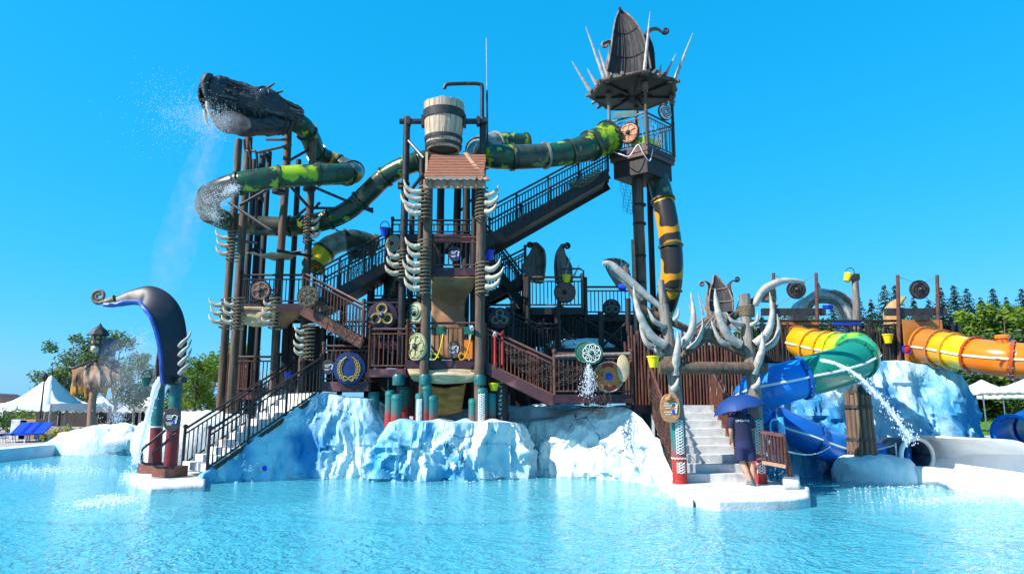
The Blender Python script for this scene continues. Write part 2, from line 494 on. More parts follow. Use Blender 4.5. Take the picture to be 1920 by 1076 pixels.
# ---------------------------------------------------------------- rocks
def fr(p, s=1.): return noise.fractal(V(p) * s, 1.0, 2.1, 5)
def resample(pts, n):
    sp = smooth_path(pts, 12)
    d = [0]
    for i in range(1, len(sp)): d.append(d[-1] + (sp[i] - sp[i - 1]).length)
    out, k = [], 0
    for i in range(n):
        q = d[-1] * i / (n - 1)
        while k < len(d) - 2 and d[k + 1] < q: k += 1
        f = (q - d[k]) / max(1e-9, d[k + 1] - d[k])
        out.append(sp[k].lerp(sp[k + 1], min(1, max(0, f))))
    return out
def rock(name, label, base, top, back, seed, amp=.22, ns=90, nt=44, m=None, bulge=.1):
    k = 22
    B, T, K = [smooth_path(x, k) for x in (base, top, back)]
    n = len(B)
    rows = []
    tt = [i / nt for i in range(nt + 1)]
    for i in range(n):
        d = (B[min(i + 1, n - 1)] - B[max(i - 1, 0)])
        nor = V((d.y, -d.x, 0)).normalized()
        up = (T[i] - B[i])
        row = []
        for t in tt:
            p = B[i].lerp(T[i], t)
            w = math.sin(math.pi * min(1, t * 1.0)) ** .7 if t < 1 else 0
            q = p + V((seed, seed * 1.7, 0))
            q = q + V((noise.noise(q * 1.3), noise.noise(q * 1.3 + V((9, 0, 0))), noise.noise(q * 1.1 + V((0, 9, 0))))) * .25
            r1 = 1 - abs(noise.noise(V((q.x * 1.1, q.y * 1.1, q.z * .55)))) * 2.2
            r2 = 1 - abs(noise.noise(V((q.x * 2.9, q.y * 2.9, q.z * 1.1)))) * 2.2
            r3 = 1 - abs(noise.noise(V((q.x * 7, q.y * 7, q.z * 3.2)))) * 2.2
            cell = noise.cell(V((q.x * 1.7, q.y * 1.7, q.z * 1.3)))
            h = r1 * .55 + r2 * .34 + r3 * .15 + (cell - .5) * .22 - .35
            row.append(p + nor * (h * amp * (.35 + .65 * w) + bulge * w))
        for t in (.06, .15, .3, .5, .75, 1):
            p = T[i].lerp(K[i], t)
            q = p + V((seed, seed * 1.7, 0))
            row.append(p + V((0, 0, noise.noise(q * 2.1) * amp * .35 * min(1, t * 5) + .05 * min(1, t * 6))))
        rows.append(row)
    mb = MB(); mb.grid(rows, flip=True)
    o = obj(name, mb, m or ICE, smooth=26)
    tag(o, label, 'rock')
    return o
def blob(name, label, c, s, seed, amp=.25, m=None, group=None, cat='rock', n=28, flat=True):
    mb = MB()
    mb.ball((0, 0, 0), 1, n, n // 2)
    for i, p in enumerate(mb.v):
        q = p.copy()
        h = noise.fractal(q * 1.6 + V((seed, seed, seed)), 1, 2, 4) * amp + noise.noise(q * 6 + V((seed, 0, 0))) * amp * .2
        q = q * (1 + h)
        if flat and q.z > .55: q.z = .55 + (q.z - .55) * .5
        mb.v[i] = V((c[0] + q.x * s[0], c[1] + q.y * s[1], c[2] + q.z * s[2]))
    o = obj(name, mb, m or ICE, smooth=60)
    return tag(o, label, cat, group)
def P3(*a): return [V(p) for p in a]
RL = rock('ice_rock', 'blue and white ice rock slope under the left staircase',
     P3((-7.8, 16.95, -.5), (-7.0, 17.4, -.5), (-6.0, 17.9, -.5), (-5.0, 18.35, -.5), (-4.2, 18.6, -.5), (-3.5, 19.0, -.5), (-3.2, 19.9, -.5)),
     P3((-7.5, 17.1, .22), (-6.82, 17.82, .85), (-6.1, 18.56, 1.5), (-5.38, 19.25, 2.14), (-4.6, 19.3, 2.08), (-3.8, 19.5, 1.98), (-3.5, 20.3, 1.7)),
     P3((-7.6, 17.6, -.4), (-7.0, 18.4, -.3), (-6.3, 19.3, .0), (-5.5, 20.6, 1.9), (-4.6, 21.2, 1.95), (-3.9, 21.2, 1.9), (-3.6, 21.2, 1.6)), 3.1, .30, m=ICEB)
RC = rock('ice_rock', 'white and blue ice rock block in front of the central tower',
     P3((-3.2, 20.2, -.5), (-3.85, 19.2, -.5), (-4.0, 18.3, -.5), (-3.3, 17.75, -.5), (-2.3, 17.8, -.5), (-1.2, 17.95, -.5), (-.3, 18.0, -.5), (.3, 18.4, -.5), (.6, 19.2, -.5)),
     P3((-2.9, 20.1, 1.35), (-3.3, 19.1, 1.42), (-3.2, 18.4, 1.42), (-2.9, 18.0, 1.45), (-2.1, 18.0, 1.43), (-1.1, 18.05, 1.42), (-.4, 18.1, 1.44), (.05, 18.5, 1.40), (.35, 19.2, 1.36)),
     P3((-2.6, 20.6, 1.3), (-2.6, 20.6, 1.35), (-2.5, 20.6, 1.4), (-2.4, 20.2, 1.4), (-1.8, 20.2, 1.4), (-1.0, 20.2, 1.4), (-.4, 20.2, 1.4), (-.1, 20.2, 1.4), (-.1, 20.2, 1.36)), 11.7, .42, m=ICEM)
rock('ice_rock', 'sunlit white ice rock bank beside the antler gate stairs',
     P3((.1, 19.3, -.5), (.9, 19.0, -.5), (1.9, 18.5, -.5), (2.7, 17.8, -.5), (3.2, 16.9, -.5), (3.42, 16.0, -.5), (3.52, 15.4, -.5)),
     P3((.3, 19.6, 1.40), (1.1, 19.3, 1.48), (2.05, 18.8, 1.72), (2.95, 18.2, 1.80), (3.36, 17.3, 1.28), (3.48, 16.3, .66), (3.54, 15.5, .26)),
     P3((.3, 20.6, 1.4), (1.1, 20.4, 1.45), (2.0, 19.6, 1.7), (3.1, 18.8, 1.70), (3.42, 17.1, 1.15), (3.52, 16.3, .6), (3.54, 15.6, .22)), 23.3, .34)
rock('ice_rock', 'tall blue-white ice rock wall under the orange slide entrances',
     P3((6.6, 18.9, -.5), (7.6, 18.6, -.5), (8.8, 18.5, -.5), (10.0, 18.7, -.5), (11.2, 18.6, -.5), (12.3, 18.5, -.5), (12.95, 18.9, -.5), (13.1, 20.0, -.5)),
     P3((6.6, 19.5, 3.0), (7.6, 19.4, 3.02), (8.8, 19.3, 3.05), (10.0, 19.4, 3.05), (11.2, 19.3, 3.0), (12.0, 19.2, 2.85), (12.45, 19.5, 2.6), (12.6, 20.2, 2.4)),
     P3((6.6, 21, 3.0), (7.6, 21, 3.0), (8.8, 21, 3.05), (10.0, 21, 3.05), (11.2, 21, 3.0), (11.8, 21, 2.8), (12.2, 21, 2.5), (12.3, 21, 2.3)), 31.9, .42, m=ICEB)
blob('ice_rock', 'low white ice rock at the foot of the log column', (8.95, 17.7, .10), (.95, .85, .75), 4.4)
blob('ice_rock', 'small blue ice rock in the shade under the walkway', (1.2, 20.6, 1.0), (1.4, .8, 1.25), 8.1)
blob('ice_rock', 'low white rock ridge in the water below the small hut', (-15.6, 27.5, .10), (1.9, 1.0, 1.25), 9.9, .35)
blob('ice_rock', 'white rounded rock behind the foot of the left staircase', (-8.9, 20.6, .6), (1.9, 1.2, 1.5), 14.2, .2)
blob('ice_rock', 'white boulder behind the upper steps of the left staircase', (-6.75, 21.2, 1.2), (1.0, .8, 1.5), 17.2, .2)
blob('ice_rock', 'pale blue rocks between the dark posts behind the central tower', (-1.0, 20.9, 1.3), (1.6, .5, .75), 19.2, .3)
blob('ice_rock', 'jagged blue ice rock on the deck behind the green wheel', at(1085, 655, 20.9), (1.0, .5, .42), 21.7, .4)

from mathutils.bvhtree import BVHTree
def on_rock(o, px, py):
    bv = BVHTree.FromPolygons([v.co + o.location for v in o.data.vertices], [tuple(p.vertices) for p in o.data.polygons])
    d = (at(px, py, 10) - V((0, 0, CZ))).normalized()
    h = bv.ray_cast(V((0, 0, CZ)), d)
    return (h[0], h[1] if h[1].y < 0 else -h[1]) if h[0] else (at(px, py, 17.8), V((0, -1, 0)))
for o_, px, py, lab, c_ in ((RL, 495, 878, 'round blue underwater-style lamp set in the left rock slope', (.02, .05, .75)), (RC, 851, 873, 'small white flower-shaped fitting on the middle rock block', (.8, .8, .8))):
    p, n_ = on_rock(o_, px, py)
    M = n_.to_track_quat('Z', 'Y').to_matrix()
    t = thing('wall_lamp', lab, 'lamp', p)
    obj('lens', MB().lathe([(.001, .05), (.05, .045), (.07, .02), (.07, -.04)], 14, p, M, cap=False), mat('lens_%d' % px, c_, c_, rough=.2, bump=0), t)
    if px == 495: obj('rim', MB().lathe([(.07, -.04), (.07, .03), (.10, .03), (.11, -.04)], 16, p, M, cap=False), WHITEP, t)
    else:
        for k in range(5): obj('petal', MB().ball(p + M @ V((.07 * math.cos(k * 1.2566), .07 * math.sin(k * 1.2566), .02)), .038, 8, 5), WHITEK, t)
# ---------------------------------------------------------------- kerbs, platforms, pool edge
def bevelled(o, w=.03, seg=2):
    b = o.modifiers.new('edge', 'BEVEL'); b.width = w; b.segments = seg; b.limit_method = 'ANGLE'
    return o
def slab(name, label, pts, z1, z0, m, cat):
    mb = MB(); mb.prism([V((p[0], p[1], z0)) for p in pts], (0, 0, z1 - z0))
    o = obj(name, mb, m, smooth=30)
    bevelled(o, .05, 3)
    return tag(o, label, cat)
def gz(z, *pp): return [gnd(a, b, z) for a, b in pp]
slab('stone_platform', 'white concrete platform the man stands on at the gate stairs', gz(.2, (1248, 902), (1256, 914), (1284, 921), (1300, 928), (1316, 932), (1345, 936), (1470, 935), (1518, 930), (1518, 912), (1445, 900), (1440, 888), (1290, 888)), .2, -.5, WHITEP, 'platform')
slab('stone_block', 'small white concrete block left of the gate platform', gz(.16, (1266, 922), (1272, 931), (1300, 934), (1296, 924)), .16, -.5, WHITEP, 'block')
slab('stone_block', 'white concrete block under the brown post with blue top', gz(.36, (1466, 888), (1468, 902), (1500, 902), (1498, 888)), .36, .2, WHITEP, 'block')
slab('stone_platform', 'white concrete platform under the curled hood fountain', gz(.14, (243, 894), (255, 903), (276, 905), (280, 913), (384, 909), (386, 895), (372, 880), (262, 884)), .14, -.5, WHITEP, 'platform')
# low wall round the left end of the pool
mb = MB()
prof = [(-.25, -.5), (-.25, .30), (-.18, .40), (.30, .42), (.38, .36), (.38, -.5)]
pth = [V((-17.5, 12, 0)), V((-17.4, 22, 0)), V((-17.5, 27, 0)), V((-17.2, 30, 0)), V((-15.5, 32.3, 0)), V((-8, 32.7, 0)), V((8, 32.7, 0)), V((24, 32.7, 0))]
rows = []
sp = smooth_path(pth, 8)
for i, (t, N_, B_) in enumerate(frames(sp)):
    nr = V((-t.y, t.x, 0)).normalized()
    rows.append([sp[i] + nr * a + V((0, 0, b)) for a, b in prof])
mb.grid(rows)
tag(obj('pool_wall', mb, mat('bluish_wall', (.62, .70, .76), (.48, .56, .62), rough=.8, scale=2, bump=.3, bs=18), smooth=40), 'low pale wall round the far edge of the pool', 'wall')
# shallow white aprons off the rocks and flume, partly added to pale the water
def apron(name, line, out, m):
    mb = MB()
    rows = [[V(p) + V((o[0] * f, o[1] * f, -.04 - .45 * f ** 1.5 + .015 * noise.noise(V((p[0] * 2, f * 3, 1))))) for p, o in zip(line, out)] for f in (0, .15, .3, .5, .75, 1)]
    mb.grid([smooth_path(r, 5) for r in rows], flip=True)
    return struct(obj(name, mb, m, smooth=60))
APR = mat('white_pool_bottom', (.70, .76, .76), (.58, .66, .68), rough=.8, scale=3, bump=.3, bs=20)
apron('pool_apron', [(-3.6, 18.6, 0), (-2.3, 18.2, 0), (-.3, 18.4, 0), (1.0, 19.0, 0), (2.4, 18.4, 0), (3.4, 16.8, 0), (3.6, 15.3, 0)], [(-1.5, -2.6), (-.3, -3.4), (0, -3.6), (-.3, -3), (-1.2, -3), (-2.2, -2.2), (-1.6, -2.2)], APR)  # before the middle rock block, a pale sheet added for its reflection
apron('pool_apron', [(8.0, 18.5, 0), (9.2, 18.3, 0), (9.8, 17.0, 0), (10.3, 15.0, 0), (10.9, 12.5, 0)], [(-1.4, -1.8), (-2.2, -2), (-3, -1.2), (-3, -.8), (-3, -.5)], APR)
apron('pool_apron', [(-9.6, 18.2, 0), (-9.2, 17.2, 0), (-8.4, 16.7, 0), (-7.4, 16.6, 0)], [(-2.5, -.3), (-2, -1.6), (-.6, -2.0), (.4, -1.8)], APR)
# grass bank on the right
mb = MB()
rows = []
for j in range(14):
    y = 34 + j * 3.2
    rows.append([V((15 + i * 4.5, y, GZ + .01 + max(0, j - 1) * .155 + .08 * noise.noise(V((i * .6, j * .7, 1))))) for i in range(16)])
mb.grid(rows)
struct(obj('lawn', mb, LAWN, smooth=60))
mb = MB()
rng = random.Random(3)
for k in range(26000):
    x = rng.uniform(16, 40); y = rng.uniform(34.5, 56)
    z = GZ + .01 + max(0, (y - 34) / 3.2 - 1) * .155
    a = rng.uniform(0, 6.3); h = rng.uniform(.06, .15); w = .03
    mb.add([(x, y, z), (x + w * math.cos(a), y + w * math.sin(a), z), (x + rng.uniform(-.05, .05), y, z + h)], [(0, 1, 2)])
o = obj('lawn_grass', mb, LAWN, smooth=0)
o['kind'] = 'stuff'; o['label'] = 'short green grass blades on the sunny bank at right'; o['category'] = 'grass'

# ================================================================ TIMBER STRUCTURE BUILDERS
_BAL = {}
def bal_mesh(m, w=.026):
    k = (m.name, w)
    if k not in _BAL:
        mb = MB(); mb.tube([V((0, 0, 0)), V((0, 0, 1))], w * .62, 6)
        me = mb.mesh('baluster', 40); me.materials.append(m); _BAL[k] = me
    return _BAL[k]
def railing(parent, A, B, h=1.0, gap=.115, mr=None, mb_=None, second=True, ends=True, cap=None, label=None, mid=0):
    """one rail panel between two floor points: frame as one mesh, every baluster its own piece"""
    mr = mr or RAILB; mb_ = mb_ or mr
    A, B = V(A), V(B)
    up = V((0, 0, 1))
    m = MB()
    m.tube([A + up * h, B + up * h], .033, 8)
    m.tube([A + up * .09, B + up * .09], .024, 6)
    if second: m.tube([A + up * (h - .13), B + up * (h - .13)], .022, 6)
    if ends:
        for p in (A, B):
            m.tube([p, p + up * (h + .05)], .042, 8)
            m.lathe([(.06, 0), (.06, .06), (.03, .09)], 8, p + up * (h + .03))
    r = obj('railing', m, mr, parent)
    if label: r['label'] = label
    L = (B - A).length
    n = max(1, int(L / gap))
    top = h - .13 if second else h
    me = bal_mesh(mb_)
    for i in range(1, n):
        p = A.lerp(B, i / n) + up * .09
        inst('baluster', me, Matrix.Translation(p) @ Matrix.Diagonal((1, 1, top - .09, 1)), r)
    for i in range(mid):
        p = A.lerp(B, (i + 1) / (mid + 1))
        obj('rail_post', MB().tube([p, p + up * h], .036, 8), mr, r)
    return r
def stairs(name, label, A, B, W, n, mtread, mstr, rails=(0, 1), mr=None, h=.95, risers=True, solid=False, gap=.115, second=True, tread_t=.05, group=None, mid=0, strw=.06, strh=.26, mbal=None):
    """A, B: front left foot and top of the flight; W: vector across"""
    A, B, W = V(A), V(B), V(W)
    t = thing(name, label, 'staircase', A, group)
    run = (B - A); hor = V((run.x, run.y, 0)); d = hor.normalized()
    st = hor.length / n; rise = run.z / n
    a = math.atan2(W.y, W.x)
    if solid:
        for i in range(n):
            mb = MB()
            c = A + d * (st * (i + .5)) + W / 2
            z1 = A.z + rise * (i + 1); z0 = min(A.z, z1 - rise - .02) if i < 2 else z1 - rise * 2
            mb.box(V((c.x, c.y, (z0 + z1) / 2)), (W.length - .02, st + .03, z1 - z0), Matrix.Rotation(a, 3, 'Z'))
            bevelled(obj('step', mb, mtread, t, smooth=30), .012, 2)
    else:
        mb = MB(); mb.box((0, 0, 0), (W.length - .04, st + .02, tread_t)); me = mb.mesh('tread', 0); me.materials.append(mtread)
        mb = MB(); mb.box((0, 0, 0), (W.length - .05, .02, rise - tread_t)); m2 = mb.mesh('riser', 0); m2.materials.append(mtread)
        M = Matrix.Rotation(a, 4, 'Z')
        for i in range(n):
            c = A + d * (st * (i + .5)) + W / 2
            c.z = A.z + rise * (i + 1) - tread_t / 2
            inst('tread', me, Matrix.Translation(c) @ M, t)
            if risers:
                c = A + d * (st * i + .012) + W / 2
                c.z = A.z + rise * (i + .5) - tread_t / 2
                inst('riser', m2, Matrix.Translation(c) @ M, t)
    for s in (0, 1):
        off = W * s + V((0, 0, -.02))
        if mstr: obj('stringer', MB().beam(A + off + V((0, 0, -strh * .2)), B + off + V((0, 0, -strh * .2)), strw, strh), mstr, t)
    for s in rails:
        off = W * (.0 if s == 0 else 1.0)
        railing(t, A + off, B + off, h, gap, mr or RAILB, mbal, second, mid=mid)
    return t
def platform(name, label, poly, z, th=.12, fh=.22, md=None, mf=None, rails=(), mr=None, h=1.0, gap=.115, cat='platform', mbal=None, second=True, joists=True):
    """poly: plan points anticlockwise; rails: edge indices that carry a railing"""
    md, mf = md or POSTD, mf or FASC
    P = [V((p[0], p[1], z)) for p in poly]
    c = sum(P, V()) / len(P)
    t = thing(name, label, cat, V((c.x, c.y, z - fh)))
    obj('deck', MB().prism([p - V((0, 0, th)) for p in P], (0, 0, th)), md, t, smooth=0)
    n = len(P)
    for i in range(n):
        a, b = P[i], P[(i + 1) % n]
        d = (b - a).normalized(); o = V((d.y, -d.x, 0)) * .025
        f = obj('fascia', MB().beam(a + o - V((0, 0, fh / 2 - .01)), b + o - V((0, 0, fh / 2 - .01)), .045, fh), mf, t, smooth=0)
    if joists:
        lo = min(p.x for p in P); hi = max(p.x for p in P); y0 = min(p.y for p in P); y1 = max(p.y for p in P)
        k = max(2, int((hi - lo) / .6))
        for i in range(1, k):
            x = lo + (hi - lo) * i / k
            obj('joist', MB().box((x, (y0 + y1) / 2, z - th - .06), (.07, (y1 - y0) * .8, .12)), md, t, smooth=0)
    for r in rails:
        a, b = P[r], P[(r + 1) % n]
        railing(t, a, b, h, gap, mr, mbal, second)
    return t
def pole(a, b, r0, r1=None, n=10, wob=.0, seed=0, k=8):
    r1 = r1 or r0
    a, b = V(a), V(b)
    pts, rr = [], []
    for i in range(k + 1):
        f = i / k
        w = V((noise.noise(V((seed, f * 3, 0))), noise.noise(V((seed, f * 3, 9))), 0)) * wob
        pts.append(a.lerp(b, f) + w)
        rr.append((r0 + (r1 - r0) * f) * (1 + .06 * noise.noise(V((seed + 4, f * 7, 3))) * (1 if wob else 0)))
    return MB().tube(pts, rr, n)
def tusk(base, pts2, r, nseg=10, n=8):
    """a tapering, curving horn through the given points"""
    sp = smooth_path(pts2, nseg)
    m = len(sp)
    rr = [r * (1 - (i / (m - 1)) ** 2.0 * .94) * (1 + .10 * noise.noise(V((i * .35, base, 2)))) for i in range(m)]
    mb = MB().tube(sp, rr, n)
    return mb
def tusk_cluster(label, px, py, Y, side, n=3, L=.55, dz=.26, r=.06, m=None, up=.45, group='tusk bundles lashed to the posts', pr=.17):
    c = at(px, py, Y)
    t = thing('tusk_bundle', label, 'tusks', c - V((0, 0, dz * n / 2)), group)
    for i in range(n):
        z = (i - (n - 1) / 2) * dz
        b = c + V((side * pr * .6, -.10, z))
        k = 1 + .12 * math.sin(i * 2.3 + px)
        obj('tusk', tusk(i + px, [b, b + V((side * L * .40 * k, -.05, -.02)), b + V((side * L * .80 * k, -.09, up * L * .5)), b + V((side * L * .98 * k, -.08, L * up * 1.5))], r), m or BONE, t, smooth=60)
    mb = MB()
    h = dz * n * .62
    pts = [c + V((math.cos(a) * pr, math.sin(a) * pr, -h + 2 * h * a / (2 * math.pi * 9))) for a in [j * 2 * math.pi / 10 for j in range(91)]]
    mb.tube(pts, .022, 5)
    obj('rope_lashing', mb, ROPE, t, smooth=60)
    return t
def shield(name, label, c, r, face, rim, yaw=0., pitch=0., boss=None, emblem=None, me=None, cat='shield', group=None, sx=1., arms=6):
    """a round domed board facing -Y, turned by yaw; rim ring, centre boss and raised emblem are parts"""
    c = V(c)
    M = Matrix.Rotation(yaw, 3, 'Z') @ Matrix.Rotation(R(90) + pitch, 3, 'X') @ Matrix.Diagonal((sx, 1, 1))
    t = thing(name, label, cat, c - V((0, 0, r)), group)
    obj('shield_board', MB().lathe([(.001, .05), (r * .5, .045), (r * .94, .02), (r * .97, -.02), (.001, -.025)], 28, c, M, cap=False), face, t)
    if rim: obj('rim', MB().lathe([(r * .92, .03), (r * .98, .045), (r * 1.02, .02), (r * 1.02, -.03), (r * .96, -.03)], 28, c, M, cap=False), rim, t)
    if boss: obj('boss', MB().lathe([(r * .24, .045), (r * .21, .08), (r * .12, .12), (.001, .135)], 14, c, M, cap=False), boss, t)
    if emblem:
        mb = MB()
        def loop(f, n=40, w=.018, closed=True):
            pts = [c + M @ V((*f(2 * math.pi * i / n), .06)) for i in range(n + 1)]
            mb.tube(pts, w, 5, cap=False)
        if emblem == 'rosette':
            for k in range(arms):
                a = 2 * math.pi * k / arms
                loop(lambda q: (r * (.56 * math.cos(a) + .30 * math.cos(q)), r * (.56 * math.sin(a) + .30 * math.sin(q))), 18, r * .035)
            loop(lambda q: (r * .82 * math.cos(q), r * .82 * math.sin(q)), 30, r * .03)
        elif emblem == 'trefoil':
            for k in range(3):
                a = 2 * math.pi * k / 3 + R(90)
                loop(lambda q: (r * (.42 * math.cos(a) + .30 * math.cos(q)), r * (.42 * math.sin(a) + .30 * math.sin(q))), 18, r * .085)
            loop(lambda q: (r * .2 * math.cos(q), r * .2 * math.sin(q)), 12, r * .07)
        elif emblem == 'spiral':
            for k in range(4):
                a = math.pi / 2 * k
                loop(lambda q: (r * (.18 + .6 * q / 6.283) * math.cos(a + q * .55), r * (.18 + .6 * q / 6.283) * math.sin(a + q * .55)), 14, r * .05)
        elif emblem == 'wreath':
            for s in (-1, 1):
                loop(lambda q: (s * r * (.15 + .40 * math.sin(q / 2) ** .6), r * (-.72 + 1.35 * q / 6.283)), 22, r * .05)
                for k in range(6):
                    u = .15 + .13 * k
                    x0 = s * r * (.15 + .40 * math.sin(u * math.pi) ** .6); y0 = r * (-.72 + 1.35 * u)
                    loop(lambda q: (x0 + s * r * .13 * math.cos(q), y0 + r * .10 * math.sin(q * 1.0)), 9, r * .03)
            loop(lambda q: (r * .3 * math.cos(q), r * (-.62 + .13 * math.sin(2 * q))), 22, r * .045)
        elif emblem == 'wedges':
            for k in range(2):
                a0 = R(65) + k * math.pi
                pts = [c + M @ V((0, 0, .052))] + [c + M @ V((r * .9 * math.cos(a0 + j * R(12)), r * .9 * math.sin(a0 + j * R(12)), .034)) for j in range(6)]
                mb.add(pts, [tuple(range(len(pts)))])
        obj('emblem', mb, me or WHITEK, t, smooth=60)
    return t
def bucket(label, c, r, h, m, tilt=0., group='tipping play buckets', handle=True):
    c = V(c)
    M = Matrix.Rotation(tilt, 3, 'Y')
    t = thing('play_bucket', label, 'bucket', c - V((0, 0, h / 2)), group)
    obj('body', MB().lathe([(.001, -h / 2), (r * .62, -h / 2), (r * .98, h / 2 - .03), (r * 1.08, h / 2 - .03), (r * 1.08, h / 2), (r * .93, h / 2), (r * .57, -h / 2 + .03), (.001, -h / 2 + .03)], 14, c, M, cap=False), m, t)
    if handle:
        pts = [c + M @ V((r * 1.0 * math.cos(a), 0, h / 2 + r * 1.5 * math.sin(a))) for a in [math.pi * i / 10 for i in range(11)]]
        obj('handle', MB().tube(pts, .014, 5), IRON, t)
    return t
_BOLT = []
def bolt_mesh():
    if not _BOLT:
        me = MB().lathe([(.026, -.055), (.026, .055)], 6).mesh('bolt', 30); me.materials.append(CHROME); _BOLT.append(me)
    return _BOLT[0]
def slide_tube(name, label, pts, r, secs, flange=None, gap=0, n=16, k=7, fl=None, group=None, cat='water slide', rlist=None, seam=None, cuts=None):
    """a closed flume: tube sections (one per control span group) bolted at flanges"""
    sp = smooth_path(pts, k)
    t = thing(name, label, cat, sp[0] - V((0, 0, r)), group)
    m = len(sp)
    ns = len(secs)
    cut = [min(m - 1, round(c_ * k)) for c_ in cuts] if cuts else [round(i * (m - 1) / ns) for i in range(ns + 1)]
    fr_ = frames(sp)
    for i, ma in enumerate(secs):
        a, b = cut[i], cut[i + 1]
        rr = rlist[a:b + 1] if rlist else r
        o = obj('tube_section', MB().tube(sp[a:b + 1], rr, n, cap=False), ma, t, smooth=60)
        md = o.modifiers.new('wall', 'SOLIDIFY'); md.thickness = .02; md.offset = -1
    for i in range(ns + 1):
        p = sp[cut[i]]; tt = fr_[cut[i]][0]
        M = tt.to_track_quat('Z', 'Y').to_matrix()
        rr = rlist[cut[i]] if rlist else r
        f = obj('flange', MB().lathe([(rr * .98, -.035), (rr * 1.13, -.035), (rr * 1.13, .035), (rr * .98, .035), (rr * .98, -.035)], n + 4, p, M, cap=False), (fl[i % len(fl)] if fl else secs[min(i, ns - 1)]), t)
        if seam:
            me = bolt_mesh()
            for q in range(14):
                a = 2 * math.pi * q / 14
                inst('bolt', me, Matrix.Translation(p + M @ V((rr * 1.07 * math.cos(a), rr * 1.07 * math.sin(a), 0))) @ M.to_4x4(), f)
    if seam:
        for s in (-1, 1):
            mb = MB()
            pts2 = []
            for i in range(m):
                t_ = fr_[i][0]
                sd = V((t_.y, -t_.x, 0)).normalized()
                rr = rlist[i] if rlist else r
                pts2.append(sp[i] + sd * s * rr * 1.015)
            mb.tube(pts2, .028, 5)
            obj('seam_flange', mb, seam, t, smooth=60)
    return t
def prow(parent, pts, w, dep, m, m_in=None, side=None, name='hood_shell', ribs=0, mrib=None, curl=None, edge=None, slats=0):
    """a leaf-shaped curling shell: spine points, half-widths w and hollow depths dep along the spine.
    side: unit vector across; the hollow side faces cross(tangent, side)"""
    sp = smooth_path(pts, 8)
    n = len(sp)
    def lerpl(l, f):
        q = f * (len(l) - 1); i = min(int(q), len(l) - 2)
        return l[i] + (l[i + 1] - l[i]) * (q - i)
    rows_o, rows_i = [], []
    K = 8
    spn = []
    for i in range(n):
        f = i / (n - 1)
        t = (sp[min(i + 1, n - 1)] - sp[max(i - 1, 0)]).normalized()
        s = V(side); s = (s - t * s.dot(t)).normalized()
        nr = t.cross(s)
        ww, dd = lerpl(w, f), lerpl(dep, f)
        th = .03 + .04 * ww
        ro, ri = [], []
        for j in range(-K, K + 1):
            x = j / K
            cup = dd * (1 - (1 - x * x) ** .5 if abs(x) < 1 else 1) if True else 0
            p = sp[i] + s * (x * ww) + nr * (dd * (abs(x) ** 1.7))
            ro.append(p); ri.append(p + nr * th * (1 - .5 * abs(x)))
        rows_o.append(ro); rows_i.append(ri); spn.append((t, s, nr, ww, dd))
    mo = MB(); mo.grid(rows_o)
    mo.grid([[rows_o[i][0], rows_i[i][0]] for i in range(n)], flip=False)
    mo.grid([[rows_o[i][-1], rows_i[i][-1]] for i in range(n)], flip=True)
    o = obj(name, mo, m, parent, smooth=60)
    mi = MB(); mi.grid(rows_i, flip=True)
    obj(name + '_lining' if m_in else name, mi, m_in or m, o if parent is not None else o, smooth=60)
    if edge:
        for q in (0, -1):
            obj('edge_trim', MB().tube([(rows_o[i][q] + rows_i[i][q]) / 2 for i in range(n)], edge[1], 6), edge[0], o, smooth=60)
    for k in range(slats):
        j = 1 + round(k * (2 * K - 2) / max(1, slats - 1))
        obj('slat', MB().tube([rows_i[i][j] + spn[i][2] * .006 for i in range(0, int(n * .96), 2)], .020, 5), mrib or m, o, smooth=60)
    for k in range(ribs):
        i = int((k + 1) * (n * .8) / (ribs + 1))
        obj('rib', MB().tube([p + spn[i][2] * .015 for p in rows_i[i]], .022, 5), mrib or m, o, smooth=60)
    if curl:
        t, s, nr, ww, dd = spn[-1]
        r0, sgn, rad = curl
        pts = []
        c = sp[-1] + nr * sgn * r0
        rr = []
        for q in range(41):
            a = q / 40 * 2.6 * math.pi
            k = r0 * (1 - .78 * q / 40)
            pts.append(c - nr * sgn * k * math.cos(a) + t * k * math.sin(a))
            rr.append(rad * (1 - .5 * q / 40))
        obj('curl', MB().tube(pts, rr, 8), m, o, smooth=60)
    return o
def netting(label, rows, w=.006, m=None, top=True):
    """rows: grid of points; every twine is real geometry"""
    mb = MB()
    a, b = len(rows), len(rows[0])
    for i in range(a):
        mb.tube(rows[i], w, 3)
    for j in range(b):
        mb.tube([rows[i][j] for i in range(a)], w, 3)
    o = obj('fishing_net', mb, m or NET, smooth=0)
    return tag(o, label, 'net')
def cloth(o_name, label, corners, nx, ny, sag, m, wr=.03, seed=0, cat='canvas', hang=None):
    """corners: TL, TR, BR, BL"""
    tl, tr, br, bl = [V(c) for c in corners]
    nrm = (tr - tl).cross(bl - tl).normalized()
    rows = []
    for j in range(ny + 1):
        v = j / ny
        row = []
        for i in range(nx + 1):
            u = i / nx
            p = tl.lerp(tr, u).lerp(bl.lerp(br, u), v)
            s = sag * math.sin(math.pi * u) * math.sin(math.pi * min(1, v * .9 + .1))
            q = V((u * 5 + seed, v * 3, seed))
            p = p + nrm * (wr * noise.noise(q * 1.3) * 1.4 + wr * .6 * math.sin(v * 17 + 4 * noise.noise(q))) - V((0, 0, abs(sag) * .35 * math.sin(math.pi * u) * v)) + nrm * s
            row.append(p)
        rows.append(row)
    mb = MB(); mb.grid(rows)
    o = obj(o_name, mb, m, smooth=80, solid=.012)
    return tag(o, label, cat)
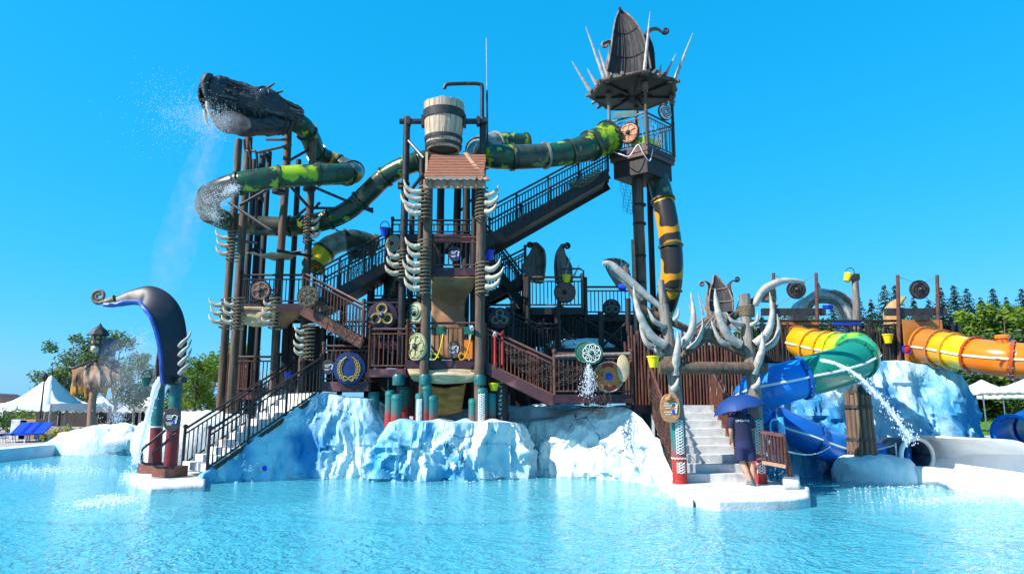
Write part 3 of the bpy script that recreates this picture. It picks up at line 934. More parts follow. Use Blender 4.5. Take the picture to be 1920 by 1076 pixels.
def palisade(name, label, a, b, h, m, n, cat='fence', r=.035, jit=.12, back=None):
    a, b = V(a), V(b)
    t = thing(name, label, cat, a)
    me = []
    rng = random.Random(int(abs(a.x * 100)) + n)
    for v in range(4):
        k = MB().tube([V((0, 0, 0)), V((rng.uniform(-.02, .02), 0, .35)), V((rng.uniform(-.03, .03), 0, .7)), V((rng.uniform(-.03, .03), 0, 1))], [r * rng.uniform(.85, 1.15) for _ in range(4)], 6)
        q = k.mesh('stake', 50); q.materials.append(m); me.append(q)
    for i in range(n + 1):
        p = a.lerp(b, i / n)
        inst('stake', me[rng.randrange(4)], Matrix.Translation(p + V((0, rng.uniform(-.02, .02), 0))) @ Matrix.Rotation(rng.uniform(0, 6), 4, 'Z') @ Matrix.Diagonal((1, 1, h * rng.uniform(1 - jit, 1 + jit), 1)), t)
    for f in (.25, .75):
        obj('cross_bar', MB().tube([a + V((0, .05, h * f)), b + V((0, .05, h * f))], .03, 6), m, t)
    if back:
        d = (b - a)
        obj('backing_board', MB().prism([a + V((0, .1, 0)), b + V((0, .1, 0)), b + V((0, .1, h * .85)), a + V((0, .1, h * .85))], (0, .03, 0)), back, t, smooth=0)
    return t

# ================================================================ CENTRAL TOWER
def vx(px, py, Y): return at(px, py, Y).x
def plan(*pp):
    """plan corners from (px, py, Y) triples"""
    return [(at(*p).x, p[2]) for p in pp]
YF, YB = 18.4, 20.4
ct = thing('post_tower', 'central tower of tall weathered posts standing on the ice rock', 'tower', (-1.5, YF, 1.3))
def tpost(parent, px, py, Y, z0, ytop, r, m, r1=None, name='post', seed=None):
    x = vx(px, py, Y)
    return obj(name, pole((x, Y, z0), (x, Y, zat(ytop, Y)), r, r1, 12, .02, seed if seed is not None else px, 14), m, parent, smooth=60)
for px in (799, 900): tpost(ct, px, 560, YF, 1.35, 338, .135, POST, .12)
tpost(ct, 757, 450, 19.5, 1.2, 220, .12, STEEL, .10)
tpost(ct, 905, 300, 19.6, 1.2, 222, .11, STEEL, .10)
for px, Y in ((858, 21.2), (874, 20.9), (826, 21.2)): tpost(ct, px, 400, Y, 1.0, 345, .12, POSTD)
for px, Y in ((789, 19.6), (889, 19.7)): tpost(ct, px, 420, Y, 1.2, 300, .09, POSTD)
# collars and diagonal braces of the bucket gantry
for py in (345, 352): obj('collar', MB().lathe([(.11, -.05), (.18, -.03), (.18, .03), (.11, .05)], 12, at(757, py, 19.5)), STEEL, ct)
for a, b in (((764, 262, 19.5), (795, 297, 19.0)), ((760, 370, 19.5), (795, 325, 19.0)), ((896, 300, 19.6), (870, 320, 19.2)), ((762, 520, 19.5), (795, 528, 18.6))):
    obj('brace', MB().tube([at(*a), at(*b)], .05, 8), STEEL, ct)
def knot(parent, c, r, z0, z1, n=3, w=.014):
    """white interlaced knotwork painted band round a sleeve, as thin raised strands on the camera side"""
    for ph in range(2):
        mb = MB()
        for s in (-1, 1):
            pts = []
            k = 60
            for i in range(k + 1):
                f = i / k
                a = -math.pi / 2 + s * .52 * math.sin(f * math.pi * n * 2 + ph * math.pi / 2)
                pts.append(V((c.x + math.cos(a) * (r + .004), c.y + math.sin(a) * (r + .004), z0 + (z1 - z0) * f)))
            mb.tube(pts, w, 5)
        obj('knotwork', mb, WHITEK, parent, smooth=60)
def sleeve(px, py0, py1, Y, r, kn=False, m=None):
    p = at(px, (py0 + py1) / 2, Y)
    z1, z0 = zat(py0, Y), zat(py1, Y) - .30
    o = obj('base_sleeve', MB().lathe([(r, z0), (r, z1 - .12), (r * 1.06, z1 - .12), (r * 1.06, z1 - .06), (r * .98, z1 - .04), (r * .98, z1), (r * .5, z1 + .02), (.001, z1 + .02)], 18, (p.x, p.y, 0)), m or SLEEVE, ct)
    if kn: knot(o, V((p.x, p.y, 0)), r, z0 + .1, z1 - .14, 4)
for a in ((731, 733, 786, 18.8, .13), (744, 740, 790, 18.5, .15), (799, 722, 788, 18.4, .15), (787, 738, 788, 18.35, .12, True), (811, 742, 790, 18.4, .14), (887, 748, 795, 18.4, .12), (903, 728, 796, 18.38, .15, True), (921, 738, 792, 18.6, .13), (700, 735, 800, 19.6, .16), (757, 725, 770, 19.5, .17)): sleeve(*a)
for px in (747, 900, 797):
    obj('sleeve_cap', MB().lathe([(.16, 0), (.17, .22), (.14, .28)], 14, at(px, 722, YF if px != 747 else 18.6)), TEALP, ct)
# dark rune post
rp = thing('rune_post', 'black post with white runes right of the central tower', 'post', at(937, 795, 18.9))
p = at(937, 795, 18.9); zt = zat(708, 18.9)
obj('shaft', MB().lathe([(.24, p.z - .2), (.24, zt), (.18, zt + .04), (.001, zt + .04)], 16, (p.x, p.y, 0)), IRON, rp)
rng = random.Random(5)
for i in range(9):
    z = p.z + .12 + i * .12
    mb = MB()
    for s in range(3):
        a0, a1 = rng.uniform(-.05, .05), rng.uniform(-.05, .05)
        mb.tube([V((p.x + .02 + a0, p.y - .242, z + rng.uniform(0, .08))), V((p.x + .02 + a1, p.y - .242, z + rng.uniform(0, .08)))], .009, 4)
    obj('rune', mb, WHITEK, rp)

# ---- shingled canopy under the bucket
rf = thing('shingled_canopy', 'red-brown shingled canopy below the big tipping bucket', 'roof', at(855, 345, 18.3))
xa, xb = vx(801, 320, 18.4), vx(908, 320, 18.4)
zr, ze = zat(290, 19.3), zat(331, 17.95)
n = 8
for i in range(n):
    f0, f1 = i / n, (i + 1.18) / n
    a, b = V((0, 19.3, zr)).lerp(V((0, 17.95, ze)), f0), V((0, 19.3, zr)).lerp(V((0, 17.95, ze)), f1)
    off = V((0, 0, .05))
    e = .03 * ((i * 37) % 5) / 5
    mb = MB(); mb.add([V((xa - e, a.y, a.z)), V((xb + e, a.y, a.z)), V((xb + e, b.y, b.z + .05)), V((xa - e, b.y, b.z + .05)), V((xa - e, a.y, a.z - .03)), V((xb + e, a.y, a.z - .03)), V((xb + e, b.y, b.z + .01)), V((xa - e, b.y, b.z + .01))], [(3, 2, 1, 0), (4, 5, 6, 7), (0, 1, 5, 4), (1, 2, 6, 5), (2, 3, 7, 6), (3, 0, 4, 7)])
    obj('shingle_board', mb, WOODR, rf, smooth=0)
k = 9
for i in range(k):
    c = V((xa + (xb - xa) * (i + .5) / k, 17.93, ze - .02))
    w = (xb - xa) / k * .46
    obj('scallop', MB().prism([c + V((w * math.cos(a), 0, w * 1.25 * math.sin(a) - .0)) for a in [math.pi + math.pi * j / 8 for j in range(9)]], (0, -.035, 0)), WOODT, rf, smooth=30)
zf = zat(352, 18.0)
obj('front_board', MB().box(((xa + xb) / 2, 18.02, (ze - .08 + zf) / 2), (xb - xa + .1, .06, ze - .06 - zf)), WOODT, rf, smooth=0)
for i in range(4): obj('front_batten', MB().box((xa + (xb - xa) * (i + .5) / 4, 17.975, zf + .11), (.04, .03, .22)), WOODR, rf, smooth=0)
pts = [at(873, 285, 19.3), at(883, 300, 18.9), at(898, 318, 18.4), at(914, 338, 17.85)]
obj('rake_board', MB().tube(smooth_path(pts, 6), [.10] * 19, 4, flat=.35), WOODT, rf, smooth=30)
obj('rake_board', MB().beam(at(800, 290, 19.3), at(799, 340, 17.9), .07, .16), WOODT, rf, smooth=0)

# ---- tipping bucket and its pipe
bk = thing('tipping_bucket', 'giant wooden tipping bucket hanging at the top of the central tower', 'bucket', at(832, 288, 19.5))
c = at(832, 240, 19.5)
rt, rb_, hb = .60, .49, 1.44
rng = random.Random(2)
STAVE = mat('bucket_stave', (.60, .47, .34), (.42, .30, .20), rough=.65, scale=6, stretch=(3, 3, .4), bump=.5, c3=(.3, .2, .14), s3=2)
ns = 22
for i in range(ns):
    a0 = 2 * math.pi * (i + .04) / ns; a1 = 2 * math.pi * (i + .96) / ns
    dr = rng.uniform(-.008, .012)
    z0, z1 = c.z - hb / 2, c.z + hb / 2 + rng.uniform(-.015, .015)
    vs_ = []
    for z, r_ in ((z0, rb_), (c.z, (rt + rb_) / 2 + .025), (z1, rt)):
        for rr in (r_ + dr, r_ - .05):
            for a in (a0, a1): vs_.append(V((c.x + rr * math.cos(a), c.y + rr * math.sin(a), z)))
    mb = MB(); mb.add(vs_, [(0, 1, 5, 4), (4, 5, 9, 8), (3, 2, 6, 7), (7, 6, 10, 11), (2, 0, 4, 6), (6, 4, 8, 10), (1, 3, 7, 5), (5, 7, 11, 9), (8, 9, 11, 10), (1, 0, 2, 3)])
    obj('stave', mb, STAVE, bk, smooth=0)
for z0, z1 in ((.21, .46), (-.44, -.34), (-.66, -.56)):
    f0, f1 = (z0 / hb + .5), (z1 / hb + .5)
    r0, r1 = rb_ + (rt - rb_) * f0 + .028, rb_ + (rt - rb_) * f1 + .028
    obj('iron_band', MB().lathe([(r0, c.z + z0), (r0 + .02, c.z + z0), (r1 + .02, c.z + z1), (r1, c.z + z1), (r0, c.z + z0)], 32, (c.x, c.y, 0), cap=False), IRON, bk)
obj('bottom', MB().lathe([(.001, c.z - hb / 2 + .06), (rb_ - .02, c.z - hb / 2 + .06), (rb_ - .02, c.z - hb / 2 + .12), (.001, c.z - hb / 2 + .12)], 24, (c.x, c.y, 0), cap=False), POSTD, bk)
for s, px in ((-1, 757), (1, 906)):
    e = at(px, 228, 19.5)
    obj('axle', MB().tube([V((c.x + s * .5, 19.5, e.z)), V((e.x + s * .12, 19.5, e.z))], .085, 10), STEEL, bk)
    obj('bearing', MB().box(V((c.x + s * .62, 19.5, e.z)), (.08, .24, .34)), IRON, bk)
    obj('bearing', MB().box(V((e.x - s * .15, 19.5, e.z)), (.10, .26, .24)), IRON, bk)
pts = [at(905, 262, 19.8), at(904, 200, 19.8), at(904, 165, 19.8), at(899, 158, 19.8), at(880, 157, 19.8), at(845, 158, 19.7), at(836, 160, 19.7), at(833, 167, 19.7)]
tag(obj('water_pipe', MB().tube(smooth_path(pts, 4), .06, 8), STEEL, smooth=60), 'dark bent water pipe reaching over the tipping bucket', 'pipe')
mast = thing('antenna', 'thin tall antenna mast beside the tipping bucket', 'antenna', at(914, 300, 20))
obj('mast', MB().tube([at(914, 300, 20), at(913, 170, 20)], .03, 6), STEEL, mast)
obj('whip', MB().tube([at(913, 170, 20), at(912, 72, 20)], .018, 5), CHROME, mast)

# ---- decks of the central tower
def deck(label, p0, p1, Yf, Yb, py, **k):
    """rectangular deck whose front edge spans photo columns p0..p1 at floor row py"""
    z = zat(py, Yf)
    x0, x1 = vx(p0, py, Yf), vx(p1, py, Yf)
    return platform('timber_deck', label, [(x0, Yf), (x1, Yf), (x1, Yb), (x0, Yb)], z, **k)
deck('middle railed deck of the central tower above the brown canvas', 808, 898, 18.55, 20.9, 503, rails=(0, 1, 3), mr=RAILB, mbal=RAILD, h=.86)
deck('lower railed deck of the central tower above the tan canvas', 763, 900, 18.5, 20.6, 676, rails=(0, 3), h=1.0)
deck('topmost dark landing behind the central tower posts', 735, 905, 20.6, 22.4, 440, rails=(0, 2), mr=RAILD, h=.45, gap=.2)
deck('small railed landing left of the lower tower deck', 692, 762, 18.7, 20.6, 692, rails=(0, 3), h=1.08)
deck('landing with blue wreath shield at the head of the left staircase', 604, 692, 19.4, 21.0, 716, rails=(0,), h=1.0, fh=.26)
deck('dark landing with yellow trefoil panel between the lower flights', 680, 765, 19.6, 21.2, 640, rails=(0,), mr=RAILD, h=1.1)
deck('dark landing with green trefoil panel right of the central tower', 900, 962, 19.8, 21.6, 640, rails=(0,), mr=RAILD, h=1.05)
deck('red-railed walkway above the sunlit ice rock', 1040, 1186, 17.9, 20.0, 740, rails=(0,), h=1.05, mf=FASC)
deck('upper dark deck in front of the twin curled hoods', 984, 1092, 21.0, 23.5, 577, rails=(0, 3), mr=POST, h=.95, mf=POSTD)
deck('upper dark deck reaching to the lookout tower foot', 1094, 1195, 22.0, 24.0, 590, rails=(0,), mr=RAILB, h=.9, mf=POSTD)
deck('second level deck of the left dragon tower', 448, 566, 20.0, 23.0, 570, rails=(0, 3), mr=RAILD, h=.86)
deck('first level deck of the left dragon tower behind the staircase', 425, 520, 20.9, 23.4, 735, rails=(0, 3), h=1.05)
# dark timber walls behind the decks
def plankwall(label, p0, p1, py0, py1, Y, m=None, n=None, cat='wall'):
    a, b = at(p0, py1, Y), at(p1, py1, Y)
    h = zat(py0, Y) - a.z
    n = n or max(4, int((b - a).length / .17))
    t = thing('plank_wall', label, cat, a)
    w = (b - a).length / n
    rng = random.Random(p0)
    for i in range(n):
        c = a.lerp(b, (i + .5) / n)
        hh = h * rng.uniform(.95, 1.0)
        obj('plank', MB().box((c.x, c.y + rng.choice((-.03, 0, .03)), a.z + hh / 2), (w * 1.02, .025, hh)), m or POSTD, t, smooth=0)
    return t
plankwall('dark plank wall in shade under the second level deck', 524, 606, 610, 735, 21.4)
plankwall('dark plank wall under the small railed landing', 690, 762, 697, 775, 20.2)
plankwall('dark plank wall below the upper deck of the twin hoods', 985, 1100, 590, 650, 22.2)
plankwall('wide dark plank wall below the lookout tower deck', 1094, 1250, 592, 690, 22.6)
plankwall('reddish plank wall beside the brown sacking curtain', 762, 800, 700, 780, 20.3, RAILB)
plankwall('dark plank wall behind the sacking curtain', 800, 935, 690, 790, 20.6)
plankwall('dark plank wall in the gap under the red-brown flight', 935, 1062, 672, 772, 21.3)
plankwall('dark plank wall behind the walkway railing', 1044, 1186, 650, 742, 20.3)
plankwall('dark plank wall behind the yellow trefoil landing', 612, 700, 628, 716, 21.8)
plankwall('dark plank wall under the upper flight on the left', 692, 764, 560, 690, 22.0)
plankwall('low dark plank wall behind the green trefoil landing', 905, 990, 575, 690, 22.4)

# ---- canvas
def drape(label, rows, m, wr=.03, seed=1., nx=14):
    """rows: list of (left point, right point, sag) from top to bottom"""
    L_ = smooth_path([r[0] for r in rows], 6); R_ = smooth_path([r[1] for r in rows], 6)
    q = len(rows) - 1
    out = []
    for i in range(len(L_)):
        f = i / 6; k = min(int(f), q - 1); s = rows[k][2] + (rows[k + 1][2] - rows[k][2]) * (f - k)
        row = []
        for j in range(nx + 1):
            u = j / nx
            p = L_[i].lerp(R_[i], u)
            nz_ = noise.noise(V((u * 4 + seed, i * .35, seed)))
            row.append(p + V((0, -wr * nz_ * 1.5 - wr * .5 * math.sin(i * 1.4 + 3 * nz_), -s * math.sin(math.pi * u) + .3 * wr * nz_)))
        out.append(row)
    mb = MB(); mb.grid(out)
    return tag(obj('canvas_sheet', mb, m, smooth=80, solid=.012), label, 'canvas')
drape('brown canvas hanging below the middle tower deck', [(at(809, 519, 18.5), at(893, 519, 18.5), 0), (at(809, 540, 18.9), at(887, 540, 18.9), .02), (at(809, 562, 19.4), at(874, 562, 19.4), .03), (at(809, 585, 19.5), at(871, 585, 19.5), .03), (at(808, 672, 19.5), at(868, 672, 19.5), .03)], CANB, .035)
drape('tan canvas belly sling under the lower tower deck', [(at(764, 692, 18.45), at(898, 692, 18.45), 0), (at(768, 703, 18.4), at(896, 703, 18.4), .03), (at(775, 713, 18.6), at(892, 714, 18.6), .08), (at(782, 714, 19.3), at(888, 714, 19.3), .02)], CANV, .03, 4)
drape('ochre sacking curtain at the foot of the central tower', [(at(808, 722, 19.2), at(874, 718, 19.2), .10), (at(810, 745, 19.2), at(870, 742, 19.2), .03), (at(813, 782, 19.2), at(866, 772, 19.2), 0)], CANY, .04, 7)
drape('tan canvas sheet below the second level of the dragon tower', [(at(458, 575, 19.95), at(518, 575, 19.95), 0), (at(456, 592, 20), at(517, 592, 20), .05), (at(453, 606, 20.2), at(514, 606, 20.2), .10), (at(456, 606, 21), at(516, 606, 21), .04)], CANV, .03, 9)
drape('grey canvas flap beside the dragon tower deck', [(at(520, 575, 20.0), at(566, 578, 20.0), .02), (at(520, 595, 20.3), at(560, 594, 20.3), .04), (at(525, 618, 20.8), at(545, 606, 20.8), .04)], CANB, .03, 11)
cloth('canvas_sheet', 'tan shade sail strung across the dragon tower posts', [at(462, 474, 19.8), at(570, 470, 19.9), at(545, 486, 21.8), at(500, 482, 21.8)], 14, 8, -.12, CANV, .03, 3)

# ---- staircases
def flight(label, lo, hi, Wv, n, mt=None, ms=None, **k):
    return stairs('staircase', label, at(*lo), at(*hi), Wv, n, mt or POSTD, ms or FASC, **k)
flight('red-brown flight from the lower tower deck down to the walkway', (1040, 748, 17.95), (908, 684, 18.5), (0, 1.3, 0), 6, rails=(0, 1), h=1.0)
flight('dark flight behind it from the trefoil landing to the walkway', (1078, 700, 20.6), (955, 645, 20.0), (0, 1.1, 0), 6, mr=RAILD, ms=RAILD, rails=(0, 1), h=.95)
flight('long dark staircase rising to the lookout cabin', (906, 452, 20.5), (1140, 322, 22.0), (.15, 1.15, 0), 16, mr=RAILD, ms=POSTD, h=.95, strh=.34, mid=3)
flight('dark flight falling from the central tower to the upper deck', (988, 577, 22.2), (906, 470, 21.2), (0, 1.1, 0), 11, mr=RAILD, ms=POSTD, h=.95, strh=.30)
flight('dark flight climbing from the dragon tower to the topmost landing', (586, 572, 20.0), (728, 494, 20.6), (0, 1.1, 0), 9, mr=RAILD, ms=RAILD, h=1.0, mid=2, mbal=RAILD)
flight('brown-railed flight falling right from the dragon tower deck', (680, 640, 18.9), (566, 577, 19.6), (0, 1.1, 0), 8, mr=RAILB, ms=RAILB, h=1.02, rails=(0, 1))
# soffit boards that close the undersides
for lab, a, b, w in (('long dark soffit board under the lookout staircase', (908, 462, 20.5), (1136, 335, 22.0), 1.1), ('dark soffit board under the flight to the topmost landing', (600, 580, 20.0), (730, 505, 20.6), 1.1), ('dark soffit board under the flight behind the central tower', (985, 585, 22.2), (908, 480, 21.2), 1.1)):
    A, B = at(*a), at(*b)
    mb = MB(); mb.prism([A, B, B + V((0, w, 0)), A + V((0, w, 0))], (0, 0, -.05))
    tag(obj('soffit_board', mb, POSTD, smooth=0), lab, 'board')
# pale steps of the left staircase
A = at(388, 884, 17.2); B = at(600, 737, 19.38)
d = (B - A); W = V((-d.y, d.x, 0)).normalized() * 1.45
stairs('staircase', 'pale concrete staircase with dark railings rising from the left platform', A, B, W, 11, STEPW, RAILD, rails=(0, 1), mr=RAILD, h=.98, solid=True, gap=.13, mid=2, strh=.10, strw=.05)
# grey steps of the gate staircase
stairs('staircase', 'grey concrete steps climbing through the antler gate', V((3.62, 15.62, .2)), V((3.62, 18.25, 1.86)), V((1.55, 0, 0)), 9, STEPM, RAILB, rails=(0, 1), mr=RAILB, h=1.0, solid=True, gap=.105, second=False, strh=.2)
platform('timber_deck', 'small deck at the head of the gate steps', [(3.15, 18.27), (5.5, 18.27), (5.5, 20.0), (3.15, 20.0)], 1.86, rails=(), mr=RAILB)

# more posts, braces and rails crowding the middle of the structure
mid = thing('support_frame', 'dark support posts and braces crowding the middle behind the railings', 'frame', at(900, 760, 21))
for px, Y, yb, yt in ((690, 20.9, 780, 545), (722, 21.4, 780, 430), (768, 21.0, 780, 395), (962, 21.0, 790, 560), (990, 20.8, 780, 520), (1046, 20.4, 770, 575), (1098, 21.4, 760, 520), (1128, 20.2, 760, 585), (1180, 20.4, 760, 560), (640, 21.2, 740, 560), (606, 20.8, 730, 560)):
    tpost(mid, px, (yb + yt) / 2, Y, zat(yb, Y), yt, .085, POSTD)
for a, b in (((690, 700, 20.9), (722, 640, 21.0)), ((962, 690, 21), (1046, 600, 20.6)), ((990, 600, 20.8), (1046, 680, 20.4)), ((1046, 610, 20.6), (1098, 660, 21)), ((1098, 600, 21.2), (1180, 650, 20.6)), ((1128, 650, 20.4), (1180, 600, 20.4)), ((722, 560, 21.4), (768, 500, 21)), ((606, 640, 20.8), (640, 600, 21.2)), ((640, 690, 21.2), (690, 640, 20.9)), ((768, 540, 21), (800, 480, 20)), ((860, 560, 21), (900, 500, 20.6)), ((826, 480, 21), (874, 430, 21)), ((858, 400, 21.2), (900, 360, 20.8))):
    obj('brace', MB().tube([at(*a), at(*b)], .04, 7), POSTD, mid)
deck('narrow dark gallery behind the red-brown flight', 905, 1050, 20.3, 21.4, 668, rails=(0, 2), mr=RAILD, h=.95)
deck('narrow dark gallery between the left flights', 606, 700, 20.9, 21.9, 662, rails=(0,), mr=RAILD, h=.95)
deck('dark gallery behind the middle tower deck', 700, 812, 21.2, 22.4, 560, rails=(0,), mr=RAILD, h=.95)
flight('dark back flight crossing behind the walkway railing', (1180, 705, 21.6), (1050, 630, 21.2), (0, 1.0, 0), 8, mr=RAILD, ms=POSTD)
flight('dark back flight seen under the long lookout staircase', (905, 560, 21.9), (985, 520, 21.9), (0, 1.0, 0), 5, mr=RAILD, ms=POSTD)

# ================================================================ DRAGON TOWER (left)
lt = thing('post_tower', 'left tower of tall dark posts carrying the dragon slide', 'tower', at(480, 760, 21))
for px, py, Y, top, r, m in ((427, 560, 21.0, 262, .12, POST), (446, 560, 20.5, 258, .13, POST), (461, 560, 22.4, 300, .11, POSTD), (476, 560, 22.6, 286, .12, POSTD), (523, 540, 20.7, 228, .13, POST), (552, 450, 22.5, 300, .10, POSTD), (577, 480, 20.6, 262, .12, POST), (497, 420, 22.0, 285, .09, POSTD)):
    tpost(lt, px, py, Y, .6, top, r, m, r * .92)
for a, b in (((484, 286, 21), (545, 272, 20)), ((545, 300, 20), (585, 277, 21)), ((500, 262, 21), (540, 262, 20)), ((450, 385, 20), (520, 345, 19.6)), ((575, 345, 20.6), (700, 398, 21)), ((560, 415, 21), (600, 380, 20.8)), ((545, 350, 20), (580, 390, 20.6)), ((430, 380, 20), (520, 440, 19.6)), ((588, 390, 20.8), (700, 392, 21.2)), ((520, 470, 19.6), (585, 480, 20.6)), ((430, 450, 20), (480, 455, 22)), ((520, 440, 21), (580, 385, 20.6))):
    obj('brace', MB().tube([at(*a), at(*b)], .045, 8), STEEL, lt)
for px, py, Y in ((498, 293, 22), (523, 360, 19.5), (580, 355, 20.6), (490, 375, 22.5), (476, 470, 22.6)):
    obj('collar', MB().lathe([(.12, -.07), (.2, -.04), (.2, .04), (.12, .07)], 12, at(px, py, Y)), STEEL, lt)
for i in range(2):
    pts = [at(458 + i * 12, 262 + i * 4, 20), at(460 + i * 12, 282, 20), at(470 + i * 12, 298, 20), at(470 + i * 10, 420, 20.6)]
    obj('water_pipe', MB().tube(smooth_path(pts, 5), .04, 7), STEEL, lt, smooth=60)

# ---- dragon slide
def pt(*a): return [at(*p) for p in a]
body = pt((548, 226, 19.9), (568, 238, 20.2), (583, 262, 20.8), (594, 288, 21.4), (622, 303, 21.9), (648, 314, 21.8), (664, 322, 21.0), (656, 327, 20.0), (630, 327, 19.4), (590, 328, 19.1), (540, 331, 18.9), (485, 337, 18.7), (435, 347, 18.7), (400, 362, 19.0), (386, 384, 19.8), (402, 404, 20.7), (440, 418, 21.2), (500, 424, 21.4), (560, 423, 21.4), (612, 413, 21.3), (655, 393, 21.2), (690, 362, 21.0), (722, 332, 20.8), (760, 311, 20.6), (800, 300, 20.6), (850, 294, 21.0))
slide_tube('dragon_slide', 'long dark dragon-patterned slide looping round the left tower', body, .31,
           [T_GK, T_GK, T_ST, T_BK, T_ST, T_GK, T_LK, T_GK, T_BK, T_GK, T_GK, T_BK, T_GK, T_GK, T_BK, T_GK, T_GK], fl=[T_BK])
tail = pt((985, 272, 22.4), (940, 270, 22.0), (905, 274, 21.3), (898, 288, 20.5), (920, 293, 20.1), (960, 295, 20.2), (1010, 293, 20.6), (1050, 289, 20.9), (1085, 282, 21.3), (1115, 270, 21.7), (1142, 258, 22.0))
nn = (len(tail) - 1) * 7 + 1
slide_tube('dragon_slide', 'dark green slide tube running from the tower to the lookout cabin', tail, .38, [T_GK, T_CK, T_CK, T_GK, T_BK, T_GK, T_GK, T_LK], fl=[T_BK, T_CK, T_BK, T_BK], rlist=[.38 + .16 * max(0, (i / nn - .72) / .28) for i in range(nn)])
slide_tube('striped_slide', 'yellow and black striped slide tube dropping beside the lookout post', pt((1228, 318, 22.5), (1236, 345, 22.3), (1246, 390, 22.1), (1255, 440, 22.0), (1260, 490, 22.0), (1258, 530, 22.1), (1248, 570, 22.3), (1230, 610, 22.6)), .36, [T_BK, T_ST, T_ST, T_ST], fl=[T_BK])
slide_tube('striped_slide', 'yellow-mouthed slide tube half hidden behind the dark flight', pt((588, 500, 21.6), (602, 478, 21.8), (625, 458, 22.0), (660, 450, 22.2), (700, 460, 22.6)), .35, [T_YE, T_CK, T_BK], fl=[T_BK])
slide_tube('dark_slide', 'black slide tube curving down behind the bucket post', pt((735, 498, 21.6), (742, 520, 21.5), (740, 545, 21.5), (728, 570, 21.6), (710, 590, 21.8)), .30, [T_BK, T_BK], fl=[T_BK])

# ---- dragon head
dh = thing('dragon_sculpture', 'black carved dragon head with open jaws on top of the left tower', 'dragon', at(500, 255, 19.8))
def loft(parent, name, secs, m, n=14, smooth=60, rough=0, k=5):
    """secs: (centre, half height, half width, tilt vector) ellipses swept into one closed mesh"""
    mb = MB()
    if rough:
        cs = smooth_path([s[0] for s in secs], k); n = 36
        q = smooth_path([V((s[1], s[2], 0)) for s in secs], k)
        secs = [(cs[i], q[i].x, q[i].y, secs[0][3], secs[0][4]) for i in range(len(cs))]
    vs_, fs = [], []
    for (c, h, w, up, sd) in secs:
        for j in range(n):
            a = 2 * math.pi * j / n
            ca, sa = math.cos(a), math.sin(a)
            ca = math.copysign(abs(ca) ** .75, ca); sa = math.copysign(abs(sa) ** .75, sa)
            kk = 1.
            if rough:
                p = c + up * (h * sa) + sd * (w * ca)
                kk = 1 + rough * ((1 - abs(noise.noise(V((p.x * 1.3, p.y * 1.3, p.z * 6 + p.x * 1.6)))) * 3) + .7 * noise.noise(p * 9))
            vs_.append(c + up * (h * sa * kk) + sd * (w * ca * kk))
    m_ = len(secs)
    for i in range(m_ - 1):
        for j in range(n):
            k = (j + 1) % n
            fs.append((i * n + j, i * n + k, (i + 1) * n + k, (i + 1) * n + j))
    fs.append(tuple(range(n - 1, -1, -1))); fs.append(tuple((m_ - 1) * n + j for j in range(n)))
    mb.add(vs_, fs)
    return obj(name, mb, m, parent, smooth=smooth)
ax = (at(392, 168, 18.7) - at(552, 222, 19.9)).normalized()      # along the snout
sd = V((-ax.y, ax.x, 0)).normalized()
if sd.y > 0: sd = -sd                                            # towards the camera
upv = sd.cross(ax); upv = upv if upv.z > 0 else -upv
def hp(px, py, k): return at(px, py, 19.9 - 1.2 * k)
J = [(556, 224, 0, .30, .33), (530, 212, .16, .38, .42), (505, 202, .31, .47, .48), (480, 195, .46, .49, .48), (455, 188, .60, .46, .42), (430, 180, .74, .44, .38), (412, 176, .86, .48, .40), (398, 174, .96, .48, .40), (386, 172, 1.03, .40, .36)]
J = [(a, b, c, h * .92, w) for a, b, c, h, w in J]
loft(dh, 'upper_jaw', [(hp(a, b, c), h, w, upv, sd) for a, b, c, h, w in J], DRAGON, rough=.13)
JL = [(545, 236, .05, .20, .30), (515, 237, .28, .24, .38), (485, 238, .46, .24, .38), (455, 237, .60, .22, .36), (430, 235, .74, .18, .30), (412, 231, .86, .14, .24), (400, 226, .95, .07, .16)]
loft(dh, 'lower_jaw', [(hp(a, b, c), h, w, upv, sd) for a, b, c, h, w in JL], DRAGON, rough=.15)
EYEM = mat('glass_eye', (.06, .12, .17), (.03, .06, .09), rough=.08, bump=0)
obj('mouth_shade', MB().ball(hp(382, 176, 1.05), 1, 12, 8, (.10, .30, .36)), mat('black_cavity', (.004, .004, .005), (.008, .008, .008), rough=.9, bump=0), dh)  # solid black ball: the darkness of the open snout put in as colour
